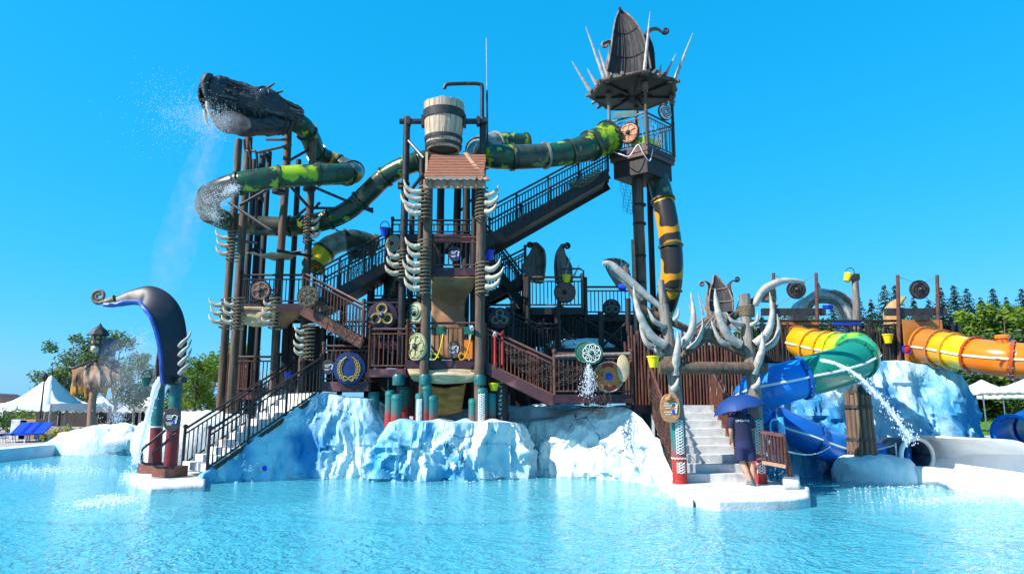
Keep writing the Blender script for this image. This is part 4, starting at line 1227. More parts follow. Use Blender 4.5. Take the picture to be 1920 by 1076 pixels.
for s in (-1, 1):
    c = hp(384, 160, 1.0) + sd * (.24 * s)
    obj('snout_pillar', MB().tube(smooth_path([hp(396, 152, .98) + sd * (.30 * s), hp(385, 154, 1.04) + sd * (.34 * s), hp(380, 168, 1.08) + sd * (.34 * s), hp(385, 188, 1.06) + sd * (.33 * s), hp(392, 205, 1.0) + sd * (.28 * s)], 4), [.08, .10, .11, .12, .12, .12, .12, .12, .11, .11, .10, .10, .09, .09, .08, .07, .05], 6), DRAGON, dh, smooth=60)
    c = hp(390, 190, 1.0) + sd * (.32 * s)
    obj('fang', tusk(3 + s, [c, c + V((-.02, -.03, -.25)), c + V((.04, -.02, -.5)), c + V((.14, 0, -.72))], .07), BONE, dh, smooth=60)
    for q, (px, py, k) in enumerate(((420, 196, .8), (432, 199, .73), (444, 202, .66), (456, 206, .6))):
        c = hp(px, py, k) + sd * (.28 * s)
        obj('tooth', tusk(q, [c, c + V((0, 0, -.1)), c + V((.03, 0, -.22))], .04), BONE, dh, smooth=60)
    e = hp(488, 184, .42) + sd * (.44 * s)
    obj('eye', MB().ball(e, .12, 12, 8), EYEM, dh)
    obj('eye_ring', MB().lathe([(.13, 0), (.19, .04), (.17, -.08)], 12, e, Matrix.Rotation(R(90), 3, 'X')), DRAGON, dh)
    for pts, r in (([(494, 174, .38), (506, 166, .34), (512, 162, .32)], .07), ([(500, 178, .34), (515, 180, .3), (528, 176, .28)], .07), ([(505, 188, .3), (525, 201, .2), (548, 203, .1), (562, 208, 0)], .09)):
        obj('horn', MB().tube(smooth_path([hp(*p) + sd * (.22 * s) for p in pts], 6), [r * (1 - .55 * i / ((len(pts) - 1) * 6)) for i in range((len(pts) - 1) * 6 + 1)], 7, flat=.6), DRAGON, dh, smooth=60)
STRAND = mat('worn_strand', (.13, .12, .12), (.05, .05, .055), rough=.6, bump=.5)
rng = random.Random(11)
loft(dh, 'throat_shade', [(hp(a, b, c), h, w, upv, sd) for a, b, c, h, w in ((540, 224, .1, .2, .28), (500, 220, .34, .26, .36), (460, 214, .58, .26, .32), (425, 208, .78, .26, .28), (404, 206, .92, .22, .24))], mat('black_cavity_lining', (.006, .006, .007), (.012, .012, .012), rough=.9, bump=0))  # solid black fill between the jaws, shade of the hollow mouth as colour
for i in range(26):
    s = 1 if i % 3 else -1
    k = rng.uniform(.1, .95); x = 556 - 165 * k; b = hp(x, 214 - 18 * k + rng.uniform(-4, 6), k) + sd * s * (.40 - .06 * k)
    obj('jaw_spike', tusk(i, [b, b + V((.05, 0, -.12)), b + V((.10 + rng.uniform(0, .1), -.02, -.28 - rng.uniform(0, .2)))], .045), DRAGON, dh, smooth=60)
for i in range(80):
    s = -1 if i % 5 == 0 else 1
    f = rng.uniform(0, 1)
    u0 = rng.uniform(.15, .9)
    x0 = 556 - 165 * u0
    yb = 224 - 58 * u0
    dy = rng.uniform(-22, 26)
    wd = .50 * math.sqrt(max(0.05, 1 - (dy / 30) ** 2))
    L_ = rng.uniform(40, 75)
    pts = []
    for q in range(4):
        g_ = q / 3
        x = min(562, x0 + L_ * g_); u = (556 - x) / 165
        pts.append(hp(x, 224 - 58 * u + dy * (1 - .3 * g_) + rng.uniform(-2, 2), max(0, u)) + sd * s * (wd * (.95 - .1 * abs(g_ - .4))))
    obj('mane_strand', MB().tube(smooth_path(pts, 4), [rng.uniform(.022, .06) * (1 - .75 * abs(j / 12 - .3)) for j in range(13)], 6), DRAGON if i % 4 else STRAND, dh, smooth=60)
for i in range(8):
    x = 545 - i * 9; k = (556 - x) / 165
    c = hp(x, 236 - i * .3, k)
    pts = [c + sd * (.37 * math.cos(a)) + upv * (.28 * math.sin(a)) for a in [math.pi + math.pi * j / 10 for j in range(11)]]
    obj('throat_ring', MB().tube(pts, .035, 6), DRAGON, dh, smooth=60)
obj('tongue', MB().tube(smooth_path([hp(480, 222, .45), hp(440, 215, .68), hp(415, 208, .82)], 5), [.16, .16, .15, .15, .14, .14, .13, .12, .1, .08, .03], 8, flat=.5), REDP, dh, smooth=60)
obj('nose_ball', MB().ball(hp(398, 166, .98) - sd * .0 + V((-.1, -.25, 0)), .09, 10, 6), BONEG, dh)

# ================================================================ LOOKOUT TOWER
YL = 22.2
lo = thing('lookout_tower', 'tall lookout cabin with thatched brim on a thick pole', 'tower', at(1200, 620, YL))
tpost(lo, 1199, 450, YL, .8, 322, .19, POST, .19, name='main_post')
tpost(lo, 1221, 450, YL + .4, .8, 322, .10, POSTD)
tpost(lo, 1188, 500, YL - .3, .8, 450, .06, WOODT)
for py in (385, 420, 480, 530): obj('post_ring', MB().lathe([(.19, -.04), (.225, -.03), (.225, .03), (.19, .04)], 14, at(1199, py, YL)), POSTD, lo)
zc = zat(292, YL)
cx_, cy_ = vx(1205, 292, YL), YL
Lc, Fc, Rc = V((vx(1143, 290, YL), YL - .1, zc)), V((vx(1214, 290, YL - .95), YL - .95, zc)), V((vx(1266, 290, YL), YL + .15, zc))
Bc = Lc + Rc - Fc
poly = [Lc, Fc, Rc, Bc]
obj('cabin_floor', MB().prism([p - V((0, 0, .3)) for p in poly], (0, 0, .3)), RAILB, lo, smooth=0)
obj('cabin_base', MB().prism([p.lerp((Lc + Rc) / 2, .10) - V((0, 0, .86)) for p in poly], (0, 0, .56)), POSTD, lo, smooth=0)
obj('cabin_skirt', MB().prism([p + V((0, 0, -.16)) + (p - (Lc + Rc) / 2) * .03 for p in poly], (0, 0, .18)), FASC, lo, smooth=0)
obj('lime_panel', MB().beam(Lc.lerp(Fc, .62) + V((0, .1, .22)), Lc.lerp(Fc, .98) + V((0, .1, .22)), .03, .28), T_LI, lo, smooth=0)
obj('lime_panel', MB().beam(Fc.lerp(Rc, .02) + V((0, .1, .22)), Fc.lerp(Rc, .5) + V((0, .1, .22)), .03, .24), T_LI, lo, smooth=0)
zb = zat(176, YL)
for p in poly:
    q = V((p.x, p.y, zb + .2))
    obj('corner_post', pole(p, q, .055, .05, 8), POST if p is not Lc else POSTL, lo, smooth=60)
    obj('post_wrap', MB().tube([V((p.x + .07 * math.cos(a), p.y + .07 * math.sin(a), zb - .35 + .5 * a / 44)) for a in [j * .5 for j in range(88)]], .03, 5), ROPE, lo, smooth=60)
obj('name_board', MB().beam(at(1151, 217, YL - .4), at(1194, 213, YL - .75), .05, .22), TEALP, lo, smooth=0)
for a, b in ((Lc, Fc), (Fc, Rc), (Rc, Bc), (Bc, Lc)): railing(lo, a, b, 1.12, .13, RAILB if a is Fc else POSTL, POSTL)
# brim: thatch of radial poles over a dark cone
bc = V((vx(1188, 175, YL), YL - .05, 0))
zo, zi = zat(176, YL), zat(170, YL)
NB = 44
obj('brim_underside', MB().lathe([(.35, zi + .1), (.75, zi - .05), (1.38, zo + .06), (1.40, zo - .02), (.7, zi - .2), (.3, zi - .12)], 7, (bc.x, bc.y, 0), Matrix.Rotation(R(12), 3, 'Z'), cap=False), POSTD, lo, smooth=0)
rng = random.Random(8)
for i in range(NB):
    a = 2 * math.pi * i / NB
    r1 = 1.47 + rng.uniform(-.10, .22)
    hx = math.cos(((a + R(0)) % (math.pi / 3.5)) - math.pi / 7)
    p0 = V((bc.x + .62 * math.cos(a), bc.y + .62 * math.sin(a), zi + .10))
    p1 = V((bc.x + r1 * hx * math.cos(a), bc.y + r1 * hx * math.sin(a), zo + .02 + rng.uniform(-.06, .06)))
    obj('thatch_pole', MB().tube([p0, p0.lerp(p1, .5) + V((0, 0, .03)), p1], [.05, .06, .065], 6), POST if i % 3 else POSTL, lo, smooth=60)
for i in range(7):
    a0, a1 = 2 * math.pi * i / 7 + R(12), 2 * math.pi * (i + 1) / 7 + R(12)
    obj('rim_pole', pole((bc.x + 1.47 * math.cos(a0), bc.y + 1.47 * math.sin(a0), zo + .02), (bc.x + 1.47 * math.cos(a1), bc.y + 1.47 * math.sin(a1), zo + .02), .08, .06, 8, .03, i), POST, lo, smooth=60)
    obj('under_beam', MB().beam(V((bc.x + 1.3 * math.cos(a0), bc.y + 1.3 * math.sin(a0), zo - .04)), V((bc.x + .3 * math.cos(a0), bc.y + .3 * math.sin(a0), zi - .22)), .08, .12), POSTD, lo, smooth=0)
def spike(parent, a, b, r=.05, m=None):
    a, b = V(a), V(b)
    k = 14
    mb = MB().tube([a.lerp(b, i / k) for i in range(k + 1)], [r * (1 - .85 * (i / k) ** 1.3) * (1 + .18 * (i % 2)) for i in range(k + 1)], 7)
    return obj('spike', mb, m or BONEG, parent, smooth=40)
for a, b, Y in (((1107, 172), (1072, 115), 22.0), ((1119, 160), (1101, 129), 22.8), ((1134, 150), (1098, 50), 21.6), ((1141, 148), (1122, 92), 22.5), ((1205, 150), (1212, 70), 21.7), ((1207, 148), (1219, 22), 21.3), ((1245, 148), (1268, 101), 22.6), ((1262, 158), (1299, 63), 21.9), ((1236, 145), (1240, 120), 23)):
    spike(lo, at(*a, Y), at(*b, Y), .065)
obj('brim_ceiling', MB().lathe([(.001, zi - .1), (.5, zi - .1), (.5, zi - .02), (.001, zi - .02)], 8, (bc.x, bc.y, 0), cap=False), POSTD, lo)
# hood of three curling shells
hc = V((vx(1178, 140, YL), YL, zat(146, YL)))
prow(lo, pt((1180, 142, 21.75), (1180, 110, 21.8), (1175, 70, 21.95), (1168, 40, 22.1), (1163, 22, 22.15)), [.72, .64, .52, .37, .2, .03], [.34, .36, .34, .26, .14, .03], HOODD, HOODD, side=(-1, .2, .0), ribs=2, slats=9, mrib=HOODD, curl=(.09, 1, .055), edge=(HOODL, .03))
prow(lo, pt((1150, 142, 22.3), (1148, 110, 22.35), (1150, 85, 22.4), (1143, 76, 22.4), (1132, 80, 22.4)), [.4, .4, .3, .13, .06], [.15, .15, .1, .04, .0], HOODL, HOODL, side=(0, 1, 0), curl=(.11, 1, .05))
prow(lo, pt((1215, 142, 22.3), (1212, 105, 22.35), (1205, 72, 22.4), (1215, 55, 22.4), (1232, 53, 22.4), (1243, 62, 22.4)), [.45, .45, .35, .16, .10, .06], [.15, .15, .1, .04, .0], HOODD, HOODL, side=(0, -1, 0), ribs=4, mrib=HOODL, curl=(.12, -1, .055))

# ================================================================ SHIELDS, TUSKS, BUCKETS, NETS ON THE STRUCTURE
ORSH = mat('orange_shield', (.62, .26, .07), (.46, .17, .05), rough=.55, scale=4, bump=.3, c3=(.35, .07, .04), s3=2)
PALE = mat('pale_green_shield', (.42, .43, .27), (.27, .29, .17), rough=.6, scale=5, bump=.3)
BRSH = mat('brown_shield', (.17, .085, .06), (.10, .05, .04), rough=.55, scale=5, bump=.3)
BLSH = mat('blue_shield', (.012, .035, .16), (.01, .02, .09), rough=.4, scale=3, bump=.1)
PURP = mat('plum_panel', (.05, .018, .045), (.03, .012, .03), rough=.5, scale=3, bump=.1)
GOLD = mat('gold_paint', (.36, .28, .07), (.24, .18, .04), rough=.45, scale=8, bump=.15)
DISC = mat('slate_disc', (.06, .05, .055), (.035, .03, .035), rough=.6, scale=6, bump=.3)
MINT = mat('mint_paint', (.10, .30, .22), (.06, .2, .15), rough=.5, scale=8, bump=.1)
shield('round_shield', 'red-orange round shield on the lookout cabin railing', at(1179, 250, 21.55), .36, ORSH, IRON, yaw=R(-35), boss=IRON, emblem='rosette', me=mat('pink_paint', (.6, .33, .25), (.5, .25, .2), bump=.1))
shield('round_shield', 'white and black disc at the right corner of the lookout cabin', at(1247, 211, 21.6), .27, WHITEK, IRON, yaw=R(25), emblem='spiral', me=IRON)
shield('round_shield', 'large orange round shield with blue boss on the walkway railing', at(1141, 706, 17.75), .39, ORSH, BONE, yaw=R(8), boss=BLU, emblem='wedges', me=REDP)
shield('round_shield', 'narrow pale oval shield beside the orange shield', at(1168, 690, 17.7), .36, mat('cream_shield', (.62, .50, .28), (.48, .36, .2), rough=.6, bump=.3, c3=(.5, .3, .25)), None, sx=.45)
shield('round_shield', 'pale green round shield on the lower tower deck', at(781, 650, 18.4), .36, PALE, PALE, yaw=R(-38), boss=IRON, emblem='rosette', me=GOLD)
shield('round_shield', 'pale green oval shield behind the left tower post', at(779, 588, 19.5), .32, PALE, PALE, yaw=R(-38), boss=IRON, emblem='spiral', me=MINT)
shield('round_shield', 'grey spiral shield beside the blue bucket on the upper flight', at(737, 457, 20.4), .29, mat('grey_shield', (.3, .3, .27), (.18, .18, .16), bump=.3), IRON, yaw=R(-25), boss=IRON, emblem='spiral', me=GOLD)
shield('round_shield', 'brown knotted shield on the second dragon tower deck', at(489, 545, 19.9), .30, BRSH, IRON, boss=IRON, emblem='rosette', me=mat('dull_pink', (.38, .22, .17), bump=.1), arms=5)
shield('emblem_panel', 'plum panel with yellow trefoil knot left of the tower', at(717, 592, 19.45), .44, PURP, None, boss=BLSH, emblem='trefoil', me=GOLD, cat='panel')
shield('emblem_panel', 'dark panel with olive trefoil knot right of the tower', at(937, 596, 19.65), .32, PURP, None, boss=BLSH, emblem='trefoil', me=mat('olive_paint', (.28, .27, .13), bump=.1), cat='panel')
shield('round_shield', 'brown rosette shield on the railing of the upper deck', at(1059, 548, 20.9), .33, BRSH, BRSH, boss=IRON, emblem='rosette', me=mat('rosewood_paint', (.30, .13, .10), bump=.1), arms=7)
shield('round_shield', 'navy round shield with gold wreath on the left landing', at(655, 690, 19.3), .47, BLSH, None, emblem='wreath', me=GOLD)
shield('round_shield', 'dark triangle-knot panel below the lookout tower deck', at(1147, 577, 21.9), .30, POSTD, None, emblem='trefoil', me=mat('dull_green', (.16, .17, .12), bump=.1), cat='panel')
wv = shield('woven_shield', 'round woven wicker shield hung over the brown flight', at(577, 556, 19.2), .30, mat('wicker', (.26, .17, .11), (.15, .09, .06), rough=.9, scale=20, bump=.8), ROPE, emblem='rosette', me=ROPE, arms=8)
for i in range(2):
    shield('reel_wheel', ('green and white wheel with knotwork rim on the walkway rail', 'dark wheel on the same axle behind the green one')[i], at((1110, 1098)[i], (662, 660)[i], (17.5, 17.75)[i]), .27, GRN, MINT, yaw=R(-15), boss=GRN if i == 0 else None, emblem='rosette' if i == 0 else None, cat='wheel', arms=9)
tag(obj('axle_pole', pole(at(1040, 668, 17.9), at(1182, 663, 17.7), .045, .045, 8, .02, 3), POSTL, smooth=60), 'horizontal pole carrying the green wheel', 'pole')
TC = [('curved tusks lashed to the left central post near the roof', 797, 382, 18.25, -1, 4, .5), ('curved tusks lashed to the left central post at canvas height', 795, 525, 18.25, -1, 3, .42), ('tusks lashed to the left central post by the middle deck', 795, 480, 18.3, -1, 3, .36),
      ('curved tusks on the right central post under the roof', 903, 383, 18.25, 1, 3, .36), ('three big pale tusks on the right central post', 904, 522, 18.2, 1, 3, .44), ('slim tusks on the bucket post below the grey shield', 755, 498, 19.4, -1, 3, .34),
      ('tusks on the outer dragon tower post high up', 437, 462, 19.9, -1, 3, .34), ('tusks on the outer dragon tower post at deck level', 424, 588, 19.9, -1, 3, .32), ('brown tusks on the inner dragon tower post at deck level', 447, 588, 19.5, -1, 3, .28), ('tusks on the right dragon tower post under the loop', 580, 430, 20.5, 1, 3, .28), ('ochre tusks on the post above the navy shield', 578, 642, 19.4, -1, 4, .24), ('ochre tusks on the front dragon tower post by the canvas', 516, 588, 19.4, -1, 3, .2)]
for lab, px, py, Y, s, n_, L_ in TC: tusk_cluster(lab, px, py, Y, s, n_, L_, dz=.24 if n_ == 3 else .2, r=.085 if px > 700 else .065)
bucket('yellow bucket hanging left of the antler gate', at(1225, 678, 14.6), .13, .24, YEL)
bucket('yellow bucket on the upper deck railing', at(1062, 523, 20.9), .14, .24, YEL)
bucket('blue bucket on the upper flight left of the tower', at(721, 435, 20.5), .14, .25, BLU)
bucket('blue bucket right of the central tower posts', at(917, 479, 18.9), .15, .28, BLU)
bucket('yellow bucket by the rune post', at(926, 725, 18.5), .14, .2, YEL)
bucket('blue bucket behind the left staircase railing', at(540, 705, 20.3), .12, .22, BLU)
bucket('blue bucket under the pale fan hood', at(1166, 538, 21.5), .15, .22, BLU, R(90))
for i, (px, lab) in enumerate(((828, 'green water toy with yellow hose on the lower tower deck'), (880, 'green and white water toy with orange hose on the lower tower deck'))):
    c = at(px, 620, 18.4)
    t = thing('water_toy', lab, 'water toy', c - V((0, 0, .3)), 'water toys on the tower deck')
    obj('box', MB().box(c, (.26, .16, .2)), GRN, t, smooth=0)
    obj('nozzle', MB().lathe([(.05, 0), (.06, .1), (.03, .2)], 8, c + V((.08, -.1, .02)), Matrix.Rotation(R(70), 3, 'X')), WHITEK if i else GRN, t)
    pts = [c + V((.05, -.08, -.1)), c + V((.0, -.12, -.4)), c + V((-.1, -.12, -.7)), c + V((-.2, -.12, -.78)), c + V((-.26, -.12, -.68)), c + V((-.2, -.12, -.6)), c + V((-.05, -.12, -.72))]
    obj('hose', MB().tube(smooth_path(pts, 5), .016, 5), YEL if i == 0 else T_YO, t, smooth=60)
obj('front_panel', MB().box(at(878, 655, 18.44), (.22, .04, .5)), T_OR, t, smooth=0)
# nets
def netgrid(tl, tr, bl, br, nx, ny, sag):
    rows = []
    for j in range(ny + 1):
        v = j / ny
        rows.append([tl.lerp(tr, i / nx).lerp(bl.lerp(br, i / nx), v) + V((.03 * math.sin(i * 2 + j), -.04 * math.sin(j * 1.7 + i), -sag * math.sin(math.pi * i / nx) * (.3 + .7 * v) + .03 * math.sin(i * 3.1 + j * 2))) for i in range(nx + 1)])
    return rows
netting('dark fishing net draped over the walkway railing at the rock', netgrid(*pt((1084, 675, 17.75), (1118, 672, 17.75), (1100, 762, 17.4), (1150, 752, 17.3)), 14, 16, .25))
netting('fishing net swagged along the red-brown flight', netgrid(*pt((940, 640, 18.1), (1090, 690, 17.8), (960, 680, 18.1), (1080, 715, 17.8)), 26, 9, .3))
netting('dark net draped along the gate stair railing', netgrid(V((3.57, 18.0, 2.6)), V((3.57, 15.9, 1.2)), V((3.55, 17.9, 1.85)), V((3.55, 15.9, .5)), 20, 8, .3))
netting('rope net slung below the brown-railed flight', netgrid(*pt((590, 560, 19.0), (680, 590, 18.7), (600, 600, 19.0), (676, 625, 18.7)), 20, 9, .35))
netting('thick brown net bundle under the lookout staircase', netgrid(*pt((1065, 345, 21.5), (1128, 312, 21.6), (1075, 352, 21.5), (1122, 330, 21.6)), 12, 14, .12), .014, ROPE)
netting('dark net hung below the upper deck of the twin hoods', netgrid(*pt((985, 588, 20.9), (1092, 588, 20.9), (992, 640, 20.8), (1088, 648, 20.8)), 30, 14, .2))
netting('dark net hung below the deck at the lookout foot', netgrid(*pt((1096, 600, 21.9), (1190, 600, 21.9), (1100, 655, 21.8), (1188, 650, 21.8)), 26, 14, .2))
netting('net draped over the rail of the dark upper flight', netgrid(*pt((640, 492, 19.95), (716, 448, 20.2), (650, 528, 19.95), (716, 488, 20.2)), 22, 10, .12))
netting('net dangling under the lookout cabin', netgrid(*pt((1160, 325, 21.9), (1192, 325, 21.9), (1170, 395, 22.0), (1190, 400, 22.0)), 7, 12, .05), .006, NET)
# rope swag below the cabin
tag(obj('rope_swag', MB().tube(smooth_path(pt((1150, 285, 21.9), (1165, 290, 21.4), (1180, 293, 21.3), (1196, 272, 21.2), (1206, 288, 21.2), (1218, 302, 21.3), (1224, 280, 21.4)), 5), .018, 5), WHITEK, smooth=60), 'pale rope looped below the lookout cabin railing', 'rope')

# ================================================================ ANTLER GATE
gt = thing('antler_gate', 'rustic gate of grey trunks and big tusks over the grey steps', 'gate', (4.3, 15.45, .2))
YG = 15.45
xl, xr = vx(1271, 800, YG), vx(1418, 800, YG)
def gsleeve(x, z0, z1, r, kn=True):
    o = obj('painted_base', MB().lathe([(r * 1.05, z0), (r * 1.05, z0 + .05), (r, z0 + .06), (r, z1), (r * .8, z1 + .03)], 18, (x, YG, 0)), SLEEVE, gt)
    if kn:
        knot(o, V((x, YG, 0)), r, z0 + .62, z1 - .02, 3, .010)
        knot(o, V((x, YG, 0)), r, z0 + .22, z0 + .45, 1, .011)
        mb = MB().tube([V((x + (r + .004) * math.cos(a), YG + (r + .004) * math.sin(a), z0 + .53 + .015 * math.sin(a * 14))) for a in [-math.pi + math.pi * j / 40 for j in range(41)]], .012, 5)
        obj('wavy_line', mb, WHITEK, o, smooth=60)
z0, zs = .2, zat(785, YG)
gsleeve(xl, z0, zs, .16); gsleeve(xr, z0, zs, .16)
for x, px, lean, top in ((xl, 1271, -28, 572), (xr, 1418, -22, 552)):
    pts = [V((x, YG, zs - .05)), at(px - 4, 735, YG), at(px - 10, 690, YG + .02), at(px - 16, 640, YG + .05), at(px + lean, top, YG + .1)]
    sp = smooth_path(pts, 6)
    obj('trunk', MB().tube(sp, [.155 * (1 - .22 * i / len(sp)) * (1 + .09 * noise.noise(V((i * .4, px, 0)))) for i in range(len(sp))], 12), POSTL, gt, smooth=60)
obj('cross_beam', pole(at(1236, 689, YG - .16), at(1436, 690, YG - .14), .14, .13, 12, .03, 2, 12), POST, gt, smooth=60)
for a, b in (((1195, 575, YG + .2), (1420, 675, YG - .02)), ((1420, 560, YG + .2), (1262, 680, YG + .02)), ((1196, 574, YG + .2), (1170, 500, YG + .3)), ((1150, 505, YG + .25), (1205, 562, YG + .2))):
    obj('crossed_pole', pole(at(*a), at(*b), .09, .075, 10, .04, a[0], 10), POST if a[0] != 1150 else POSTL, gt, smooth=60)
for c in (at(1322, 628, YG + .1), at(1271, 690, YG), at(1408, 690, YG), at(1440, 555, YG + .1), at(1255, 680, YG), at(1400, 583, YG + .1)):
    mb = MB()
    mb.tube([c + V((.17 * math.cos(a), .16 * math.sin(a), -.12 + .24 * a / 38)) for a in [j * .5 for j in range(76)]], .02, 5)
    obj('rope_lashing', mb, ROPE, gt, smooth=60)
def gtusk(pts, r): obj('tusk', tusk(pts[0][0], pt(*pts), r, 8, 10), BONEG, gt, smooth=60)
Y_ = YG - .12
gtusk([(1248, 647, Y_), (1222, 630, Y_ - .05), (1200, 592, Y_ - .1), (1191, 560, Y_), (1188, 535, Y_)], .104)
gtusk([(1276, 648, Y_), (1296, 622, Y_ - .1), (1300, 585, Y_ - .12), (1295, 547, Y_)], .096)
gtusk([(1246, 612, Y_ + .1), (1228, 603, Y_), (1220, 590, Y_), (1214, 577, Y_)], .064)
gtusk([(1264, 600, Y_ + .1), (1271, 592, Y_), (1272, 578, Y_)], .048)
gtusk([(1388, 646, Y_), (1364, 628, Y_ - .05), (1348, 590, Y_ - .1), (1342, 560, Y_), (1341, 541, Y_)], .104)
gtusk([(1416, 645, Y_), (1438, 625, Y_ - .1), (1448, 590, Y_ - .12), (1443, 547, Y_)], .104)
gtusk([(1392, 608, Y_ + .1), (1372, 602, Y_), (1362, 585, Y_)], .064)
gtusk([(1408, 610, Y_ + .1), (1419, 602, Y_), (1421, 583, Y_)], .056)
gtusk([(1266, 702, Y_ - .05), (1268, 672, Y_ - .15), (1272, 640, Y_ - .2), (1270, 620, Y_ - .2)], .096)
gtusk([(1413, 700, Y_ - .05), (1424, 672, Y_ - .15), (1430, 645, Y_ - .2), (1428, 622, Y_ - .2)], .096)
gtusk([(1262, 730, Y_ - .05), (1268, 722, Y_ - .12), (1272, 708, Y_ - .12)], .072)
gtusk([(1412, 728, Y_ - .05), (1421, 720, Y_ - .12), (1424, 706, Y_ - .12)], .072)
gtusk([(1240, 655, Y_ + .2), (1215, 645, Y_ + .1), (1203, 620, Y_ + .1), (1200, 598, Y_ + .1)], .075)
gtusk([(1290, 655, Y_ + .2), (1308, 640, Y_ + .1), (1318, 612, Y_ + .1), (1316, 592, Y_ + .1)], .07)
gtusk([(1375, 650, Y_ + .2), (1352, 640, Y_ + .1), (1338, 615, Y_ + .1), (1334, 600, Y_ + .1)], .07)
gtusk([(1430, 655, Y_ + .2), (1452, 640, Y_ + .1), (1460, 615, Y_ + .1), (1457, 588, Y_ + .1)], .075)
gtusk([(1250, 668, Y_ + .2), (1232, 660, Y_), (1228, 645, Y_)], .055)
# pale curling beak at the gate's upper right, and the bone on the left
sp = smooth_path(pt((1415, 572, YG + .1), (1432, 545, YG), (1452, 532, YG - .1), (1475, 526, YG - .15), (1502, 528, YG - .15), (1508, 533, YG - .15)), 6)
obj('beak', MB().tube(sp, [.10, .105, .11, .115, .12, .125, .13, .13, .13, .125, .12, .12, .12, .115, .11, .105, .10, .09, .09, .08, .08, .07, .07, .06, .06, .05, .05, .04, .04, .03, .02][:len(sp)], 10, flat=.75), BONEG, gt, smooth=60)
sp = smooth_path(pt((1256, 590, YG + .1), (1225, 565, YG + .1), (1196, 540, YG + .1), (1168, 515, YG + .1), (1146, 496, YG + .1), (1130, 494, YG + .1)), 6)
obj('long_bone', MB().tube(sp, [.05 + .045 * math.sin(math.pi * i / len(sp)) for i in range(len(sp))], 9), BONEG, gt, smooth=60)
obj('trunk', pole(at(1246, 620, YG + .15), at(1240, 525, YG + .2), .1, .07, 10, .03, 9), POSTL, gt, smooth=60)
for i, px in enumerate((1330, 1342, 1356, 1370, 1384)):
    obj('hanging_cord', MB().tube(smooth_path([at(px, 692, YG - .1), at(px + 3, 715, YG - .1), at(px + 2, 735 + 6 * (i % 2), YG - .1)], 3), .012, 4), ROPE, gt, smooth=60)
# wooden notice board on the left gate post
SIGNW = mat('sign_wood', (.50, .25, .10), (.34, .15, .06), rough=.6, scale=6, stretch=(1, 1, 4), bump=.3)
def textmesh(s, size, m, parent, M, name='lettering', ext=.004):
    cu = bpy.data.curves.new(name, 'FONT')
    cu.body = s; cu.size = size; cu.extrude = ext; cu.align_x = 'CENTER'; cu.resolution_u = 3
    to = bpy.data.objects.new(name, cu)
    COL.objects.link(to)
    dg = bpy.context.evaluated_depsgraph_get()
    me = bpy.data.meshes.new_from_object(to.evaluated_get(dg))
    bpy.data.objects.remove(to); bpy.data.curves.remove(cu)
    me.materials.clear(); me.materials.append(m)
    return inst(name, me, M, parent)
def notice(label, c, w, h, m, dark=False, yaw=0.):
    """rounded pictogram board: lines of small white print and a blue diver pictogram"""
    c = V(c)
    t = thing('notice_board', label, 'sign', c - V((0, 0, h / 2)), 'safety notice boards')
    M = Matrix.Rotation(yaw, 3, 'Z')
    pts = [c + M @ V((w / 2 * math.copysign(abs(math.cos(a)) ** .8, math.cos(a)), 0, h / 2 * math.copysign(abs(math.sin(a)) ** .9, math.sin(a)))) for a in [2 * math.pi * i / 28 for i in range(28)]]
    bevelled(obj('board', MB().prism(pts, M @ V((0, .04, 0))), m, t, smooth=30), .01)
    for i in range(6):
        if i == 3: continue
        ln = w * (.34 + .08 * math.sin(i * 2.1))
        obj('print_line', MB().box(c + M @ V((-w * .12, -.006, h * (.16 - i * .075))), (ln, .006, h * .03), M), WHITEK, t, smooth=0)
    mb = MB()
    mb.prism([c + M @ V((w * (.17 + .10 * math.cos(a)), -.004, h * (-.12 + .09 * math.sin(a)))) for a in [2 * math.pi * i / 12 for i in range(12)]], M @ V((0, -.006, 0)))
    obj('pictogram', mb, BLU, t, smooth=0)
    mb = MB()
    mb.tube([c + M @ V((w * (.17 + .13 * math.cos(a)), -.012, h * (.09 + .09 * math.sin(a)))) for a in [R(-60) + R(230) * i / 12 for i in range(13)]], w * .028, 5)
    mb.tube([c + M @ V((w * (.22 + .14 * f), -.012, h * (-.02 - .16 * math.sin(f * 5)))) for f in [i / 10 for i in range(11)]], w * .022, 5)
    obj('pictogram', mb, WHITEK, t, smooth=0)
    if not dark: obj('carved_bird', MB().tube(smooth_path([c + M @ V((-w * .22, -.02, h * .27)), c + M @ V((-w * .05, -.03, h * .36)), c + M @ V((.0, -.03, h * .46))], 4), [.02, .04, .05, .05, .05, .045, .04, .03, .02], 6), SIGNW, t, smooth=60)
    return t
notice('oval brown wooden notice board on the left gate post', at(1257, 765, YG - .22), .44, .62, SIGNW)
notice('dark notice board on the railing of the middle tower deck', at(853, 476, 18.5), .34, .42, PURP, True)
notice('brown notice board on the railing of the lower tower deck', at(851, 655, 18.42), .36, .46, BRSH, True)
notice('black oval notice board on the curled hood post', at(322, 786, 16.9), .42, .56, IRON, True)
notice('dark notice board left of the navy wreath shield', at(616, 688, 19.3), .36, .40, IRON, True)
